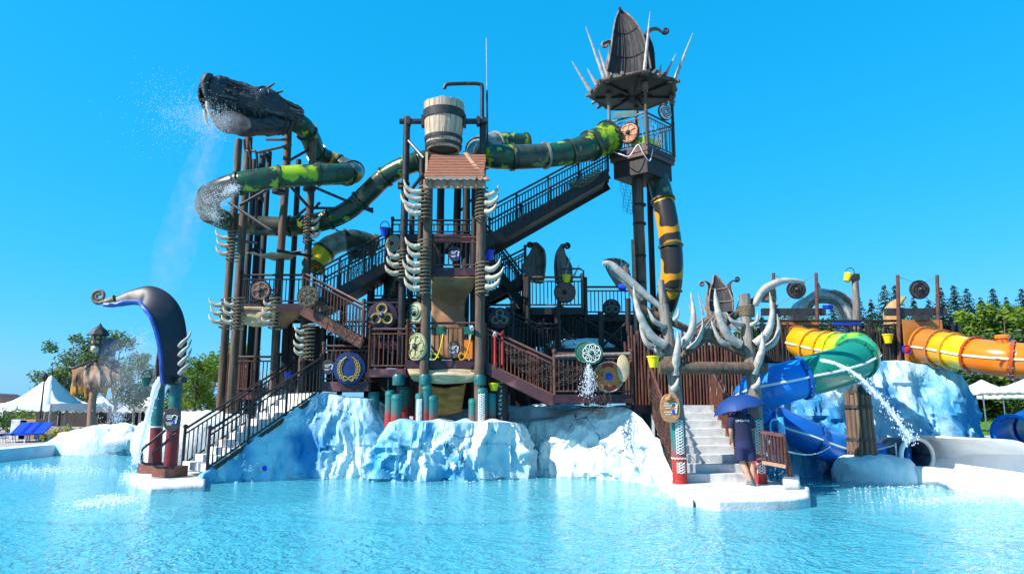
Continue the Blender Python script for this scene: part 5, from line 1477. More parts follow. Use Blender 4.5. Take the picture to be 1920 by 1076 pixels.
# wooden palisades behind the gate
palisade('stake_fence', 'tall brown stake fence behind the gate steps', V((3.2, 19.6, 1.86)), V((6.5, 19.8, 1.86)), 2.0, RAILB, 36, back=POSTD)
palisade('stake_fence', 'brown stake fence sloping beside the gate stair', V((5.3, 18.2, 1.7)), V((5.3, 15.9, .4)), .95, RAILB, 24)
palisade('stake_fence', 'dark stake fence under the first orange entrance', at(1425, 678, 19.6), at(1480, 678, 19.6), 1.0, POSTD, 14)
palisade('stake_fence', 'dark stake fence between the two orange entrances', at(1560, 676, 19.7), at(1704, 676, 19.7), .95, POSTD, 34, back=POSTD)
palisade('stake_fence', 'dark stake fence right of the second orange entrance', at(1762, 655, 19.9), at(1800, 655, 19.9), .75, POSTD, 10)
deckr = platform('timber_deck', 'dark timber deck carrying the orange slide entrances', [(6.7, 19.75), (12.6, 19.75), (12.6, 24), (6.7, 24)], zat(677, 19.75), rails=(0,), mr=RAILD, h=1.15, gap=.2, mf=POSTD)
# brown post with blue top and the little wooden gate
bp = thing('gate_post', 'brown post with light blue grab loop on a white block', 'post', gnd(1482, 893, .36))
p = gnd(1482, 893, .36); zt = zat(782, p.y)
obj('post', pole(p, V((p.x - .12, p.y, zt - .35)), .07, .065, 10), RAILB, bp)
LTB = mat('light_blue_paint', (.08, .45, .75), (.06, .35, .6), rough=.4, bump=.1)
obj('blue_top', pole(V((p.x - .12, p.y, zt - .36)), V((p.x - .14, p.y, zt)), .075, .07, 10), LTB, bp)
q = V((p.x - .14, p.y, zt - .05))
obj('grab_loop', MB().tube(smooth_path([q, q + V((-.2, -.02, -.02)), q + V((-.22, -.02, -.25)), q + V((-.02, 0, -.3))], 4), .022, 6), LTB, bp, smooth=60)
wg = thing('wooden_gate', 'small brown slatted gate beside the man', 'gate', at(1432, 880, 14.9))
ga, gb = at(1430, 872, 14.9), at(1474, 880, 14.6)
gh = zat(806, 14.9) - ga.z
for f in (0, 1): obj('gate_rail', MB().beam(ga + V((0, 0, .06 + f * (gh - .1))), gb + V((0, 0, .06 + f * (gh - .1))), .05, .07), WOODT if f == 0 else RAILB, wg, smooth=0)
for i in range(8):
    c = ga.lerp(gb, i / 7)
    obj('slat', MB().box(c + V((0, 0, gh / 2)), (.028, .04, gh - .08)), RAILB, wg, smooth=0)

# ================================================================ CURLED HOOD FOUNTAIN (left)
hf = thing('hood_fountain', 'tall navy curled prow fountain on two red and teal posts', 'fountain', gnd(310, 900, .14))
YH = 17.3
for px, Y in ((297, YH + .45), (330, YH - .35)):
    p = gnd(px - (8 if px < 310 else 12), (886 if px < 310 else 893), .14)
    top = at(px + 2, 712, p.y)
    zmid = zat(800 if px < 310 else 798, p.y)
    mid = p.lerp(top, (zmid - p.z) / (top.z - p.z))
    obj('post_base', MB().box(p + V((0, 0, .13)), (.62, .5, .24), Matrix.Rotation(R(-12), 3, 'Z')), mat('brick_red_block', (.26, .09, .06), (.17, .06, .045), bump=.3), hf, smooth=0)
    obj('red_shaft', pole(p + V((0, 0, .2)), mid, .165, .15, 14), mat('crimson_paint', (.22, .02, .03), (.14, .015, .02), rough=.4, bump=.15), hf, smooth=60)
    obj('teal_shaft', pole(mid, top, .155, .14, 14), TEALP, hf, smooth=60)
    obj('white_band', MB().lathe([(.155, -.02), (.17, -.015), (.17, .015), (.155, .02)], 14, mid), WHITEK, hf)
def hpt(*l): return [at(a, b, YH + (y if y else 0)) for a, b, y in l]
spine = hpt((338, 722, -.1), (348, 670, -.1), (350, 625, -.1), (340, 580, -.1), (315, 549, -.1), (282, 536, -.1), (245, 544, -.1), (213, 559, -.1), (196, 566, -.1))
prow(hf, spine, [.40, .46, .50, .52, .50, .40, .26, .14, .08, .06], [.26, .40, .50, .56, .58, .54, .44, .28, .15, .07], HOODN, HOODB, side=(-.12, 1, 0), edge=(HOODB, .055))
inner = hpt((292, 716, .3), (293, 680, .3), (298, 640, .3), (294, 605, .3), (284, 582, .3), (266, 566, .2), (240, 560, .1), (214, 563, 0))
prow(hf, inner, [.12, .22, .26, .26, .24, .18, .10, .05], [.05, .08, .1, .1, .08, .05, .02, .01], mat('brown_hull', (.13, .065, .04), (.07, .04, .03), rough=.6, stretch=(3, 3, .5), bump=.4), None, side=(.1, -1, 0), name='hull_board', ribs=4, mrib=POSTD)
c = at(186, 555, YH - .1)
pts, rr = [], []
for q in range(61):
    a = R(-35) - q / 60 * 3.6 * math.pi
    k = .19 * (1 - .82 * q / 60)
    pts.append(c + V((k * math.cos(a), 0, k * math.sin(a)))); rr.append(.055 * (1 - .4 * q / 60))
obj('curl', MB().tube(pts, rr, 8), HOODL, hf, smooth=60)
obj('curl_neck', MB().tube(smooth_path(hpt((216, 560, -.1), (203, 565, -.1), (192, 566, -.1)), 5), [.11, .10, .09, .085, .08, .075, .07, .065, .06, .055, .055], 8), mat('gilded_wood', (.30, .20, .08), (.18, .11, .05), bump=.3), hf, smooth=60)
for i in range(4):
    b = at(337, 700 - i * 17, YH - .62)
    obj('tusk', tusk(i, [b, b + V((.10, -.08, .08)), b + V((.22, -.06, .22)), b + V((.26, 0, .4))], .055), BONEG, hf, smooth=60)
obj('spout_trough', MB().tube([at(312, 712, YH + .1), at(296, 714, YH)], .12, 8), IRON, hf)
obj('crossbar', MB().tube([at(293, 716, YH + .4), at(345, 712, YH - .5)], .08, 8), IRON, hf)
bucket('black bucket hanging beside the spout of the hood fountain', at(274, 716, YH), .12, .22, GRN)
# grab rails at the foot of the left stairs
for i, (a, lab) in enumerate((((266, 806), 'black bent grab rail left of the fountain posts'), ((287, 812), 'black bent grab rail between the fountain posts'))):
    pts = pt((a[0] + 44, a[1], 17.3), (a[0] + 20, a[1] + 20, 17.1), (a[0], a[1] + 36, 17.0), (a[0], a[1] + 60, 17.0), (a[0] + 8, a[1] + 64, 17.0), (a[0] + 40, a[1] + 64, 17.2))
    q = [pts[0], pts[1], pts[2]] + [pts[3], pts[4], pts[5]]
    tag(obj('grab_rail', MB().tube(q, .035, 7), IRON, smooth=60), lab, 'handrail', 'grab rails by the fountain')

# ================================================================ RIGHT SLIDES
def entrance(label, p0, p1, ytop, ybot, Y, pl, pr_, ypt, discpx, dlab, tongue=None):
    t = thing('slide_entrance', label, 'slide entrance', at((p0 + p1) / 2, ybot, Y))
    for px in (pl, pr_): obj('mast', pole(at(px + (4 if px == pl else 5), 690, Y), at(px, ypt, Y), .06, .05, 8), RAILB, t)
    a, b = at(p0, ybot, Y), at(p1, ytop, Y)
    mb = MB()
    prof = [(a.x, a.z), (b.x, a.z), (b.x, b.z), (a.x, b.z)]
    if tongue:
        tx = vx(tongue[0], tongue[1], Y); tz = zat(tongue[1], Y)
        prof = [(a.x, a.z), (tx - .38, a.z - .3)] + [(tx + .3 * math.cos(q), tz + .25 + .3 * math.sin(q)) for q in [math.pi + math.pi * k / 8 for k in range(9)]] + [(b.x, a.z), (b.x, b.z), (a.x, b.z)]
    mb.prism([V((x, Y - .05, z)) for x, z in prof], (0, .08, 0))
    obj('entrance_board', mb, T_BO, t, smooth=30)
    zb = zat(584, Y)
    xm0, xm1 = vx(pl, 584, Y), vx(pr_, 584, Y)
    obj('top_beam', MB().box(((xm0 + xm1) / 2, Y + .1, zb), (xm1 - xm0 + .6, .16, .2)), IRON, t, smooth=0)
    obj('lamp_box', MB().box(((xm0 + xm1) / 2 + .05, Y - .1, zb - .2), (.36, .2, .16)), IRON, t, smooth=0)
    s = shield('hanging_disc', dlab, at(discpx, 543, Y - .05), .27, DISC, IRON, boss=DISC, emblem='spiral', me=POSTD, cat='disc', yaw=R(-5))
    for px in (pl, pr_):
        sg = -1 if px == pl else 1
        obj('stay_rope', MB().tube([at(px, ypt + 3, Y), at(discpx + sg * 10, 529, Y)], .008, 4), ROPE, t)
        obj('stay_rope', MB().tube([at(px + 2, 575, Y), at(discpx + sg * 10, 557, Y)], .008, 4), ROPE, t)
    return t
entrance('first orange slide entrance board hung between two brown masts', 1462, 1534, 599, 672, 19.9, 1450, 1530, 512, 1493, 'dark round disc strung above the first slide entrance')
entrance('second orange slide entrance board hung between two dark masts', 1698, 1764, 600, 680, 19.6, 1683, 1757, 516, 1724, 'dark round disc strung above the second slide entrance', (1748, 705))
s1 = pt((1494, 640, 19.85), (1512, 646, 19.3), (1540, 654, 18.8), (1570, 658, 18.3), (1600, 660, 17.7), (1612, 667, 17.0), (1590, 682, 16.6), (1555, 694, 16.3), (1510, 706, 16.1), (1460, 721, 16.2), (1425, 736, 16.7), (1408, 751, 17.4), (1420, 770, 18.1), (1450, 789, 18.3), (1500, 812, 18.1), (1550, 834, 18.2), (1610, 852, 18.5), (1670, 862, 18.5), (1706, 864, 18.3))
n1 = (len(s1) - 1) * 7 + 1
slide_tube('flume_slide', 'big tube slide turning from amber to green to blue', s1, .56, [T_YO, T_YO, T_YE, T_LI, T_GR, T_DG, T_BL, T_BL, T_DB, T_BL], n=22, fl=[T_BO, T_YO, T_YO, T_YE, T_GR, T_DG, T_DB, T_BL, T_DB, T_DB, T_BL], rlist=[.42 + .04 * min(1, i / (n1 * .15)) - .06 * max(0, min(1, (i / n1 - .55) * 3)) for i in range(n1)], seam=T_WH, cuts=[0, 1.4, 2.3, 3, 4.1, 5.4, 8.1, 10, 12, 14.6, 18])
s2 = pt((1738, 650, 19.5), (1765, 654, 19.0), (1800, 661, 18.4), (1840, 668, 17.8), (1890, 674, 17.3), (1950, 679, 17.0), (2020, 684, 16.9), (2100, 690, 17.0))
n2 = (len(s2) - 1) * 7 + 1
slide_tube('flume_slide', 'big amber and orange tube slide running out at the right edge', s2, .62, [T_BO, T_YO, T_YE, T_OR, T_OR, T_OR], n=22, fl=[T_BO, T_BO, T_YO, T_RI, T_RI, T_RI, T_RI], rlist=[.52 - .08 * min(1, i / (n2 * .3)) for i in range(n2)], seam=T_WH, cuts=[0, 1.0, 1.7, 2.7, 4.2, 5.6, 7])  # entrance shade put into the colour: first section in the darker board tone
slide_tube('flume_slide', 'blue tube slide mouth at the right edge behind the white flume', pt((1900, 815, 19.0), (1935, 806, 19.5), (1990, 800, 20.2)), .50, [T_BL, T_DB], n=20, fl=[T_BL, T_DB, T_DB])
for i, (px, py, Y, m, lab) in enumerate(((1602, 636, 17.4, T_LI, 'lime green spray nozzle on the green slide bend'), (1880, 638, 17.4, T_OR, 'orange spray nozzle on top of the orange slide'))):
    c = at(px, py, Y)
    t = thing('spray_nozzle', lab, 'nozzle', c - V((0, 0, .1)), 'spray nozzles on the slides')
    obj('body', MB().lathe([(.13, -.12), (.13, .04), (.17, .05), (.17, .12), (.14, .14), (.001, .14)], 12, c), m, t)
    obj('hose', MB().tube(smooth_path([c + V((-.1, -.1, 0)), c + V((-.2, -.30, -.2)), c + V((-.25, -.38, -.42)), c + V((-.15, -.42, -.55)), c + V((-.5, -.38, -.5))], 5), .025, 5), T_RI if i else T_GR, t, smooth=60)
# log column with white base
lc = thing('log_column', 'barrel column of dark logs with iron bands beside the green slide', 'column', at(1617, 852, 17.7))
p0 = at(1617, 852, 17.7); zt = zat(738, 17.7)
LOG = mat('barrel_log', (.20, .125, .08), (.085, .05, .035), rough=.7, scale=5, stretch=(3, 3, .3), bump=.6)
rng = random.Random(4)
for i in range(15):
    a = 2 * math.pi * i / 15
    w = lambda z: .34 if z == 0 else .31
    pts = [p0 + V((.29 * math.cos(a), .29 * math.sin(a), -.15)), p0 + V((.265 * math.cos(a), .265 * math.sin(a), .6)), V((p0.x + .25 * math.cos(a), p0.y + .25 * math.sin(a), zt + rng.uniform(-.05, .08)))]
    obj('log', MB().tube(pts, [.07, .063, .058], 8), LOG, lc, smooth=60)
for z in (p0.z + .05, p0.z + .38, zt - .32): obj('iron_band', MB().lathe([(.30, -.04), (.345, -.04), (.335, .04), (.29, .04)], 20, (p0.x, p0.y, z), cap=False), IRON, lc)
obj('top_plate', MB().lathe([(.24, zt - .06), (.29, zt), (.2, zt + .08), (.12, zt + .22)], 14, (p0.x, p0.y, 0)), IRON, lc)
# white run-out flume
fl_ = thing('white_flume', 'wide white run-out flume with arched mouth at the right edge', 'flume', gnd(1800, 935, 0))
FD = V((.27, -.963, 0)); FN = V((.963, .27, 0))           # the flume runs towards the camera's right
C0 = V((10.15, 18.0, 0))
prof = [(-.78, -.4), (-.80, .34), (-.76, .41), (-.68, .43), (-.60, .38), (-.50, .18), (-.1, .08), (.30, .16), (.55, .45), (.66, .75), (.68, .92), (.74, 1.0), (.88, .98), (.94, .86), (.98, -.4)]
mb = MB()
rows = []
for i in range(17):
    f = i / 16
    c = C0 + FD * (7.5 * f) + V((.35 * math.sin(f * 2), 0, 0))
    rows.append([c + FN * a + V((0, 0, z + .02 * noise.noise(V((f * 9, a * 3, 0))))) for a, z in prof])
mb.grid(rows)
mb.add(rows[0], [tuple(range(len(prof)))])
obj('trough', mb, T_WH, fl_, smooth=50)
c = C0 + FD * .12 + V((0, 0, .60))
def rc(r0, r1, a, dx): return c + FD * dx + FN * (r0 * math.cos(a)) + V((0, 0, r1 * math.sin(a)))
obj('mouth_ring', MB().tube([rc(.50, .44, 2 * math.pi * i / 36, 0) for i in range(37)], .06, 8, cap=False), T_WH, fl_, smooth=60)
mb = MB(); mb.grid([[rc(.49, .43, 2 * math.pi * i / 30, -dx) for i in range(31)] for dx in (0, .4, .9)])
obj('inlet_tube', mb, mat('slate_gelcoat', (.05, .08, .12), (.04, .06, .09), rough=.3, bump=.05), fl_, smooth=60, solid=.02)
mb = MB(); mb.grid([[rc(.56 + .10 * k, .50, R(-5) + R(100) * i / 12, dx) for i in range(13)] for k, dx in enumerate((.0, .4, .9, 1.6, 2.4))])
obj('arched_cover', mb, T_WH, fl_, smooth=60, solid=.04)
# rope barrier
rbar = thing('rope_barrier', 'white rope strung between thin steel posts by the log column', 'barrier', gnd(1625, 898, 0))
pp = [gnd(1570, 900, 0), gnd(1688, 902, 0)]
tops = []
for p, px in zip(pp, (1562, 1678)):
    q = at(px, 830, p.y); tops.append(q)
    obj('post', pole(p - V((0, 0, .5)), q, .03, .03, 8), CHROME, rbar)
q0 = at(1478, 842, 14.9)
for a, b in ((q0, tops[0]), (tops[0], tops[1])):
    obj('rope', MB().tube([a.lerp(b, i / 12) - V((0, 0, .05 + .14 * math.sin(math.pi * i / 12))) for i in range(13)], .016, 6), WHITEK, rbar, smooth=60)
# tall bucket post at the back
tp = thing('bucket_post', 'tall grey driftwood post with arm behind the right deck', 'post', at(1610, 680, 22))
obj('shaft', pole(at(1612, 690, 22), at(1603, 520, 22), .14, .10, 10, .05, 6), POSTL, tp, smooth=60)
obj('arm', MB().box(at(1600, 520, 22), (.3, .25, .2)), IRON, tp, smooth=0)
bucket('yellow bucket high on the driftwood post', at(1590, 521, 22), .15, .26, YEL, R(25))
bucket('yellow bucket hanging on the dark stake fence', at(1665, 635, 19.5), .14, .26, YEL)
tag(bevelled(obj('blue_panel', MB().box(at(1588, 606, 19.9), (.82, .06, .17)), BLU, smooth=0), .01), 'long blue board on the right deck railing', 'board')
tag(bevelled(obj('blue_panel', MB().box(at(1552, 576, 20.2), (.30, .06, .13)), BLU, smooth=0), .01), 'short blue board above the right deck', 'board')
shield('round_shield', 'small navy shield with yellow ring on the right deck fence', at(1577, 630, 19.55), .24, BLSH, None, emblem='spiral', me=GOLD)
shield('round_shield', 'small red and blue round board on the lower right fence', at(1700, 655, 19.4), .12, RED, BLU)

# ---- hoods on the upper decks
h1 = thing('curled_hood', 'pair of dark curled hoods above the upper deck', 'hood', at(1028, 525, 22.2))
prow(h1, pt((1014, 532, 22.0), (1016, 500, 22.05), (1013, 476, 22.1), (1005, 460, 22.1), (996, 456, 22.1)), [.38, .40, .30, .13, .05], [.5, .5, .3, .08, .02], HOODD, HOODL, side=(-.85, .5, 0), curl=(.10, 1, .05), edge=(HOODL, .03), ribs=2, slats=5, mrib=HOODL)
prow(h1, pt((1042, 532, 22.3), (1040, 500, 22.3), (1043, 476, 22.3), (1052, 461, 22.3), (1061, 457, 22.3)), [.36, .38, .28, .12, .05], [.4, .4, .25, .06, .02], HOODD, HOODL, side=(-.5, -.6, 0), curl=(.10, 1, .05), edge=(HOODL, .03))
for a, b in (((975, 525), (960, 498)), ((985, 525), (978, 495)), ((995, 528), (985, 500)), ((1010, 530), (1006, 500)), ((1058, 520), (1069, 482)), ((1075, 520), (1087, 495)), ((1052, 522), (1058, 497))): spike(h1, at(*a, 22.1), at(*b, 22.1), .035)
fr_ = thing('guard_frame', 'thin dark guard frame beside the twin hoods', 'frame', at(1072, 577, 21.5))
obj('frame', MB().tube(pt((1046, 577, 21.5), (1046, 508, 21.5), (1052, 504, 21.5), (1088, 504, 21.5), (1094, 508, 21.5), (1094, 577, 21.5)), .03, 6), STEEL, fr_, smooth=60)
h2 = thing('curled_hood', 'pale ribbed fan hood left of the lookout post', 'hood', at(1155, 540, 22))
for i in range(9):
    a = R(20 + i * 15)
    c = at(1162, 535, 22)
    sp = smooth_path([c + V((.1 * math.cos(a), 0, 0)), c + V((-.1 - .25 * math.cos(a) * -1, -.2 * math.sin(a * 2), .35 + .1 * math.sin(a))), c + V((.45 * math.cos(a) - .15, 0, .62 + .25 * math.sin(a))), c + V((-.45, .1, .80))], 5)
    obj('fan_rib', MB().tube(sp, [.05 - .03 * j / len(sp) for j in range(len(sp))], 6), BONEG if i % 2 else HOODL, h2, smooth=60)
prow(h2, pt((1168, 540, 22.1), (1172, 512, 22.1), (1165, 492, 22.1), (1148, 484, 22.1), (1132, 490, 22.1)), [.30, .32, .28, .16, .05], [.2, .22, .18, .08, .02], HOODL, HOODD, side=(.3, 1, 0), name='fan_shell')
h3 = thing('curled_hood', 'dark pointed hood with scrolls behind the antler gate', 'hood', at(1350, 600, 19.5))
prow(h3, pt((1350, 585, 19.3), (1349, 560, 19.35), (1345, 535, 19.45), (1340, 516, 19.5)), [.32, .33, .26, .12, .02], [.15, .16, .12, .05, .01], HOODD, None, side=(-1, .1, 0), edge=(HOODL, .025), ribs=2, mrib=HOODL)
prow(h3, pt((1338, 590, 19.6), (1334, 560, 19.6), (1334, 535, 19.6), (1325, 526, 19.6), (1315, 528, 19.6)), [.25, .25, .16, .07, .04], [.1, .1, .05, .02, .0], HOODL, None, side=(0, 1, 0), curl=(.07, 1, .035))
prow(h3, pt((1362, 590, 19.6), (1362, 560, 19.6), (1363, 536, 19.6), (1373, 525, 19.6), (1380, 527, 19.6)), [.25, .25, .16, .07, .04], [.1, .1, .05, .02, .0], HOODD, None, side=(0, -1, 0), curl=(.07, -1, .035))
for a, b in (((1318, 590), (1308, 548)), ((1326, 590), (1312, 555)), ((1300, 590), (1285, 558)), ((1372, 588), (1374, 545)), ((1380, 588), (1386, 560)), ((1310, 600), (1300, 582))): spike(h3, at(*a, 19.4), at(*b, 19.4), .03)
rows_ = MB()
for i in range(16):
    a, b = at(1350, 585, 19.3), at(1295 + i * 7.5, 618, 18.9)
    obj('thatch_pole', MB().tube([a, a.lerp(b, .5) + V((0, 0, .06)), b], .035, 5), POSTL if i % 2 else POST, h3, smooth=60)
h4 = thing('curled_hood', 'dark navy fin hood behind the dark upper flight', 'hood', at(650, 480, 22.6))
prow(h4, pt((655, 490, 22.6), (650, 465, 22.6), (640, 445, 22.6), (628, 430, 22.5)), [.5, .5, .35, .1, .02], [.3, .3, .2, .05, .01], HOODN, HOODL, side=(.6, -.8, 0))
h5 = thing('rib_arch', 'grey arched hood of bone ribs behind the right deck', 'hood', at(1545, 600, 25))
for i in range(7):
    Yq = 24.4 + i * .22; k = 1 - .07 * abs(i - 2)
    c = at(1548, 604, Yq)
    obj('rib', MB().tube([c + V((1.02 * k * math.cos(a), 0, 1.12 * k * math.sin(a))) for a in [math.pi * j / 16 for j in range(17)]], [.08 + .03 * math.sin(j) for j in range(17)], 7), BONEG, h5, smooth=60)
c = at(1548, 604, 25.1)
mb = MB(); mb.grid([[c + V((1.0 * math.cos(a), dy, 1.08 * math.sin(a) + .04 * noise.noise(V((a * 4, dy * 5, 0))))) for a in [math.pi * j / 20 for j in range(21)]] for dy in (-.6, -.2, .2, .6, 1.0)])
obj('arch_shell', mb, BONEG, h5, smooth=60, solid=.05)
spike(h5, at(1537, 548, 24.6), at(1535, 530, 24.6), .08)
h6 = thing('carved_prow', 'carved tan prow standing behind the second slide entrance', 'prow', at(1675, 605, 23.5))
prow(h6, pt((1664, 608, 23.5), (1662, 585, 23.5), (1668, 568, 23.5), (1682, 560, 23.5), (1694, 556, 23.5)), [.25, .3, .28, .2, .08], [.15, .2, .18, .1, .02], mat('tan_prow', (.55, .28, .10), (.40, .18, .06), bump=.3), None, side=(.3, -1, 0), edge=(GOLD, .05))

# small spray toys on the red-brown flight
for i, (px, lab) in enumerate(((928, 'red and white water cannon at the head of the red-brown flight'), (942, 'slim red water cannon beside the first one'))):
    b, c = at(px, 684, 18.35), at(px, 628, 18.35)
    t = thing('water_cannon', lab, 'water toy', b, 'water cannons on the red-brown flight')
    obj('stand', pole(b, c, .035, .03, 8), RED, t)
    obj('barrel', MB().lathe([(.05, -.12), (.06, .0), (.04, .12), (.02, .2)], 10, c, Matrix.Rotation(R(75), 3, 'X')), WHITEK if i == 0 else RED, t)
    obj('handle', MB().tube([c + V((0, .1, 0)), c + V((.02, .14, .14))], .018, 6), IRON, t)

# ================================================================ BACKGROUND
def leafmat(name, c1, c2, tr=.35):
    m = mat(name, c1, c2, rough=.6, scale=.9, bump=0, detail=3, spec=.25)
    t = m.node_tree; N, L = t.nodes, t.links
    b = N['Principled BSDF']
    src = b.inputs['Base Color'].links[0].from_socket
    tl = N.new('ShaderNodeBsdfTranslucent'); L.new(src, tl.inputs[0])
    mx = N.new('ShaderNodeMixShader'); mx.inputs[0].default_value = tr
    L.new(b.outputs[0], mx.inputs[1]); L.new(tl.outputs[0], mx.inputs[2])
    L.new(mx.outputs[0], N['Material Output'].inputs[0])
    return m
LF1 = leafmat('leaf_grey_green', (.16, .24, .09), (.075, .14, .045))
LF2 = leafmat('leaf_fresh_green', (.20, .30, .03), (.09, .17, .02))
NEED = leafmat('conifer_needles', (.06, .12, .035), (.028, .065, .026), .2)
NEED2 = leafmat('conifer_needles_light', (.085, .15, .035), (.035, .08, .025), .2)
SHRUBY = leafmat('yellow_grass_leaf', (.42, .38, .08), (.26, .26, .06))
BARK = mat('bark', (.12, .09, .07), (.06, .045, .035), rough=.9, stretch=(3, 3, .5), bump=.6)
BIRCH = mat('pale_bark', (.55, .52, .48), (.35, .32, .3), rough=.8, stretch=(1, 1, 4), bump=.4)
def leaf_cloud(mb, rng, c, r, n, s, flat=.5):
    for _ in range(n):
        d = V((rng.gauss(0, 1), rng.gauss(0, 1), rng.gauss(0, 1))).normalized() * (rng.random() ** .45)
        p = V((c.x + d.x * r[0], c.y + d.y * r[1], c.z + d.z * r[2]))
        a = V((rng.gauss(0, 1), rng.gauss(0, 1), rng.gauss(0, flat))).normalized()
        b = a.cross(V((rng.gauss(0, 1), rng.gauss(0, 1), rng.gauss(0, 1)))).normalized()
        k = s * rng.uniform(.6, 1.3)
        mb.add([p - a * k, p + b * k * .42, p + a * k, p - b * k * .42], [(0, 1, 2, 3)])
def tree_meshes(seed, h, w, ml, mb_, nl=26, n=170, s=.16, trunk=.12, low=.28):
    rng = random.Random(seed)
    tr = MB()
    tr.tube([V((0, 0, 0)), V((.05, 0, h * .3)), V((-.05, .05, h * .6)), V((0, 0, h * .92))], [trunk, trunk * .8, trunk * .5, trunk * .12], 8)
    cr = MB()
    for i in range(nl):
        z = h * rng.uniform(low, .97)
        f = (z / h - low) / (1 - low)
        rad = w * math.sin(math.pi * min(1, .12 + .80 * f)) ** .8 * rng.uniform(.25, 1.0)
        a = rng.uniform(0, 6.283)
        c = V((rad * math.cos(a), rad * math.sin(a), z))
        b0 = V((0, 0, max(h * .2, z - rad * .8)))
        tr.tube([b0, b0.lerp(c, .5) + V((0, 0, .1)), c], [trunk * .32, trunk * .2, trunk * .06], 5)
        q = w * rng.uniform(.22, .40)
        leaf_cloud(cr, rng, c, (q, q, q * .8), n, s)
    a, b = tr.mesh('trunk', 60), cr.mesh('crown', 0)
    a.materials.append(mb_); b.materials.append(ml)
    return a, b
def conifer_meshes(seed, h, w, ml):
    rng = random.Random(seed)
    tr = MB().tube([V((0, 0, 0)), V((.05, 0, h * .5)), V((0, 0, h))], [.22, .13, .02], 7)
    cr = MB()
    z = h * .08
    while z < h * .985:
        f = z / h
        rad = w * (1 - f) ** .78 * (.85 + .3 * noise.noise(V((z * 1.3, seed * 5, 0)))) + .03
        nb = max(5, int(7 + 11 * (1 - f)))
        a0 = rng.uniform(0, 6)
        for k in range(nb):
            a = a0 + 2 * math.pi * k / nb + rng.uniform(-.25, .25)
            L_ = rad * rng.uniform(.65, 1.12)
            dr = rng.uniform(.05, .38) * L_; jz = rng.uniform(-.22, .22)
            d = V((math.cos(a), math.sin(a), 0)); sd_ = V((-d.y, d.x, 0))
            m_ = max(3, int(L_ / .17))
            for q in range(m_):
                u = (q + .6) / m_
                p = V((0, 0, z + jz)) + d * (L_ * u) - V((0, 0, dr * u * u)) + V((0, 0, .06 * rng.uniform(-1, 1)))
                for s in (-1, 1):
                    e = p + (d * .55 + sd_ * s * .8) * (.58 * (1.15 - .6 * u) * (1 - .78 * f)) * rng.uniform(.7, 1.2) - V((0, 0, rng.uniform(.04, .16)))
                    mb_w = (V((0, 0, .12)) + d * .11) * (1 - .7 * f)
                    cr.add([p - mb_w, p + mb_w, e], [(0, 1, 2)])
                    cr.add([p - d * .15 * (1 - .7 * f), p + d * .15 * (1 - .7 * f), e + V((0, 0, .05))], [(0, 1, 2)])
        z += h * .014 * (1.2 - .3 * f) + .06
    a, b = tr.mesh('trunk', 60), cr.mesh('crown', 0)
    a.materials.append(BARK); b.materials.append(ml)
    return a, b
def plant_tree(name, label, x, y, z, meshes, s=1., rot=0., group=None, sz=None, cat='tree'):
    t = thing(name, label, cat, (x, y, z), group)
    M = Matrix.Translation((x, y, z)) @ Matrix.Rotation(rot, 4, 'Z') @ Matrix.Diagonal((s, s, sz or s, 1))
    for n, me in zip(('trunk', 'crown'), meshes): inst(n, me, M, t)
    return t
T1 = [tree_meshes(1, 6.2, 2.3, LF1, BIRCH, 30, 150, .13), tree_meshes(2, 6.2, 2.1, LF1, BIRCH, 30, 150, .13), tree_meshes(3, 5.6, 2.2, LF2, BARK, 30, 150, .13)]
for i, (px, Y, top, lab, k) in enumerate((
        (140, 42, 622, 'tallest silvery leafy tree behind the white tents', 0), (228, 43, 628, 'silvery tree behind the hut pole near the fountain', 1),
        (122, 47, 690, 'small silvery tree beside the pyramid tent', 2), (262, 47, 660, 'leafy tree half hidden by the curled hood', 0),
        (372, 40, 668, 'green tree seen between the fountain and the left tower', 2), (404, 46, 672, 'green tree right behind the outer dragon tower post', 1), (345, 48, 690, 'low green tree behind the fountain posts', 2), (446, 44, 640, 'tall green tree behind the dragon tower posts', 2))):
    p = at(px, top, Y)
    hh = (6.2, 6.2, 5.6)[k]
    s = (p.z - GZ) / hh
    plant_tree('leafy_tree', lab, p.x, Y, GZ, T1[k], s * .95, i * 1.3, 'leafy trees behind the pool on the left', s)
CF = [conifer_meshes(1, 12, 4.0, NEED), conifer_meshes(2, 12, 3.5, NEED), conifer_meshes(3, 12, 4.4, NEED2)]
cl = [(1604, 545, 62, 0), (1632, 560, 66, 1), (1657, 534, 60, 2), (1677, 534, 64, 0), (1712, 556, 66, 1), (1740, 562, 60, 0), (1762, 538, 62, 1), (1787, 534, 66, 0), (1812, 540, 60, 2), (1838, 556, 64, 1), (1860, 540, 62, 0), (1886, 556, 66, 1), (1914, 540, 58, 0), (1945, 548, 62, 2), (1428, 588, 64, 1), (1455, 570, 66, 0), (1486, 582, 62, 1), (1520, 575, 66, 2), (1560, 570, 62, 0), (1585, 580, 68, 1), (1400, 602, 66, 2)]
names = ['first', 'second', 'third', 'fourth', 'fifth', 'sixth', 'seventh', 'eighth', 'ninth', 'tenth', 'eleventh', 'twelfth', 'thirteenth', 'fourteenth', 'fifteenth', 'sixteenth', 'seventeenth', 'eighteenth', 'nineteenth', 'twentieth', 'twenty-first']
cl.sort()
for i, (px, top, Y, k) in enumerate(cl):
    p = at(px, top, Y)
    s = (p.z - 1.0) / 12
    plant_tree('conifer', 'dark conifer on the skyline, %s from the left in the row' % names[i], p.x, Y, 1.0, CF[k], s * 1.05, i * .9, 'conifers along the right skyline', s)
T2 = [tree_meshes(11, 6, 3.0, LF2, BARK, 34, 190, .17, low=.12), tree_meshes(12, 6, 2.8, NEED2, BARK, 34, 190, .17, low=.1)]
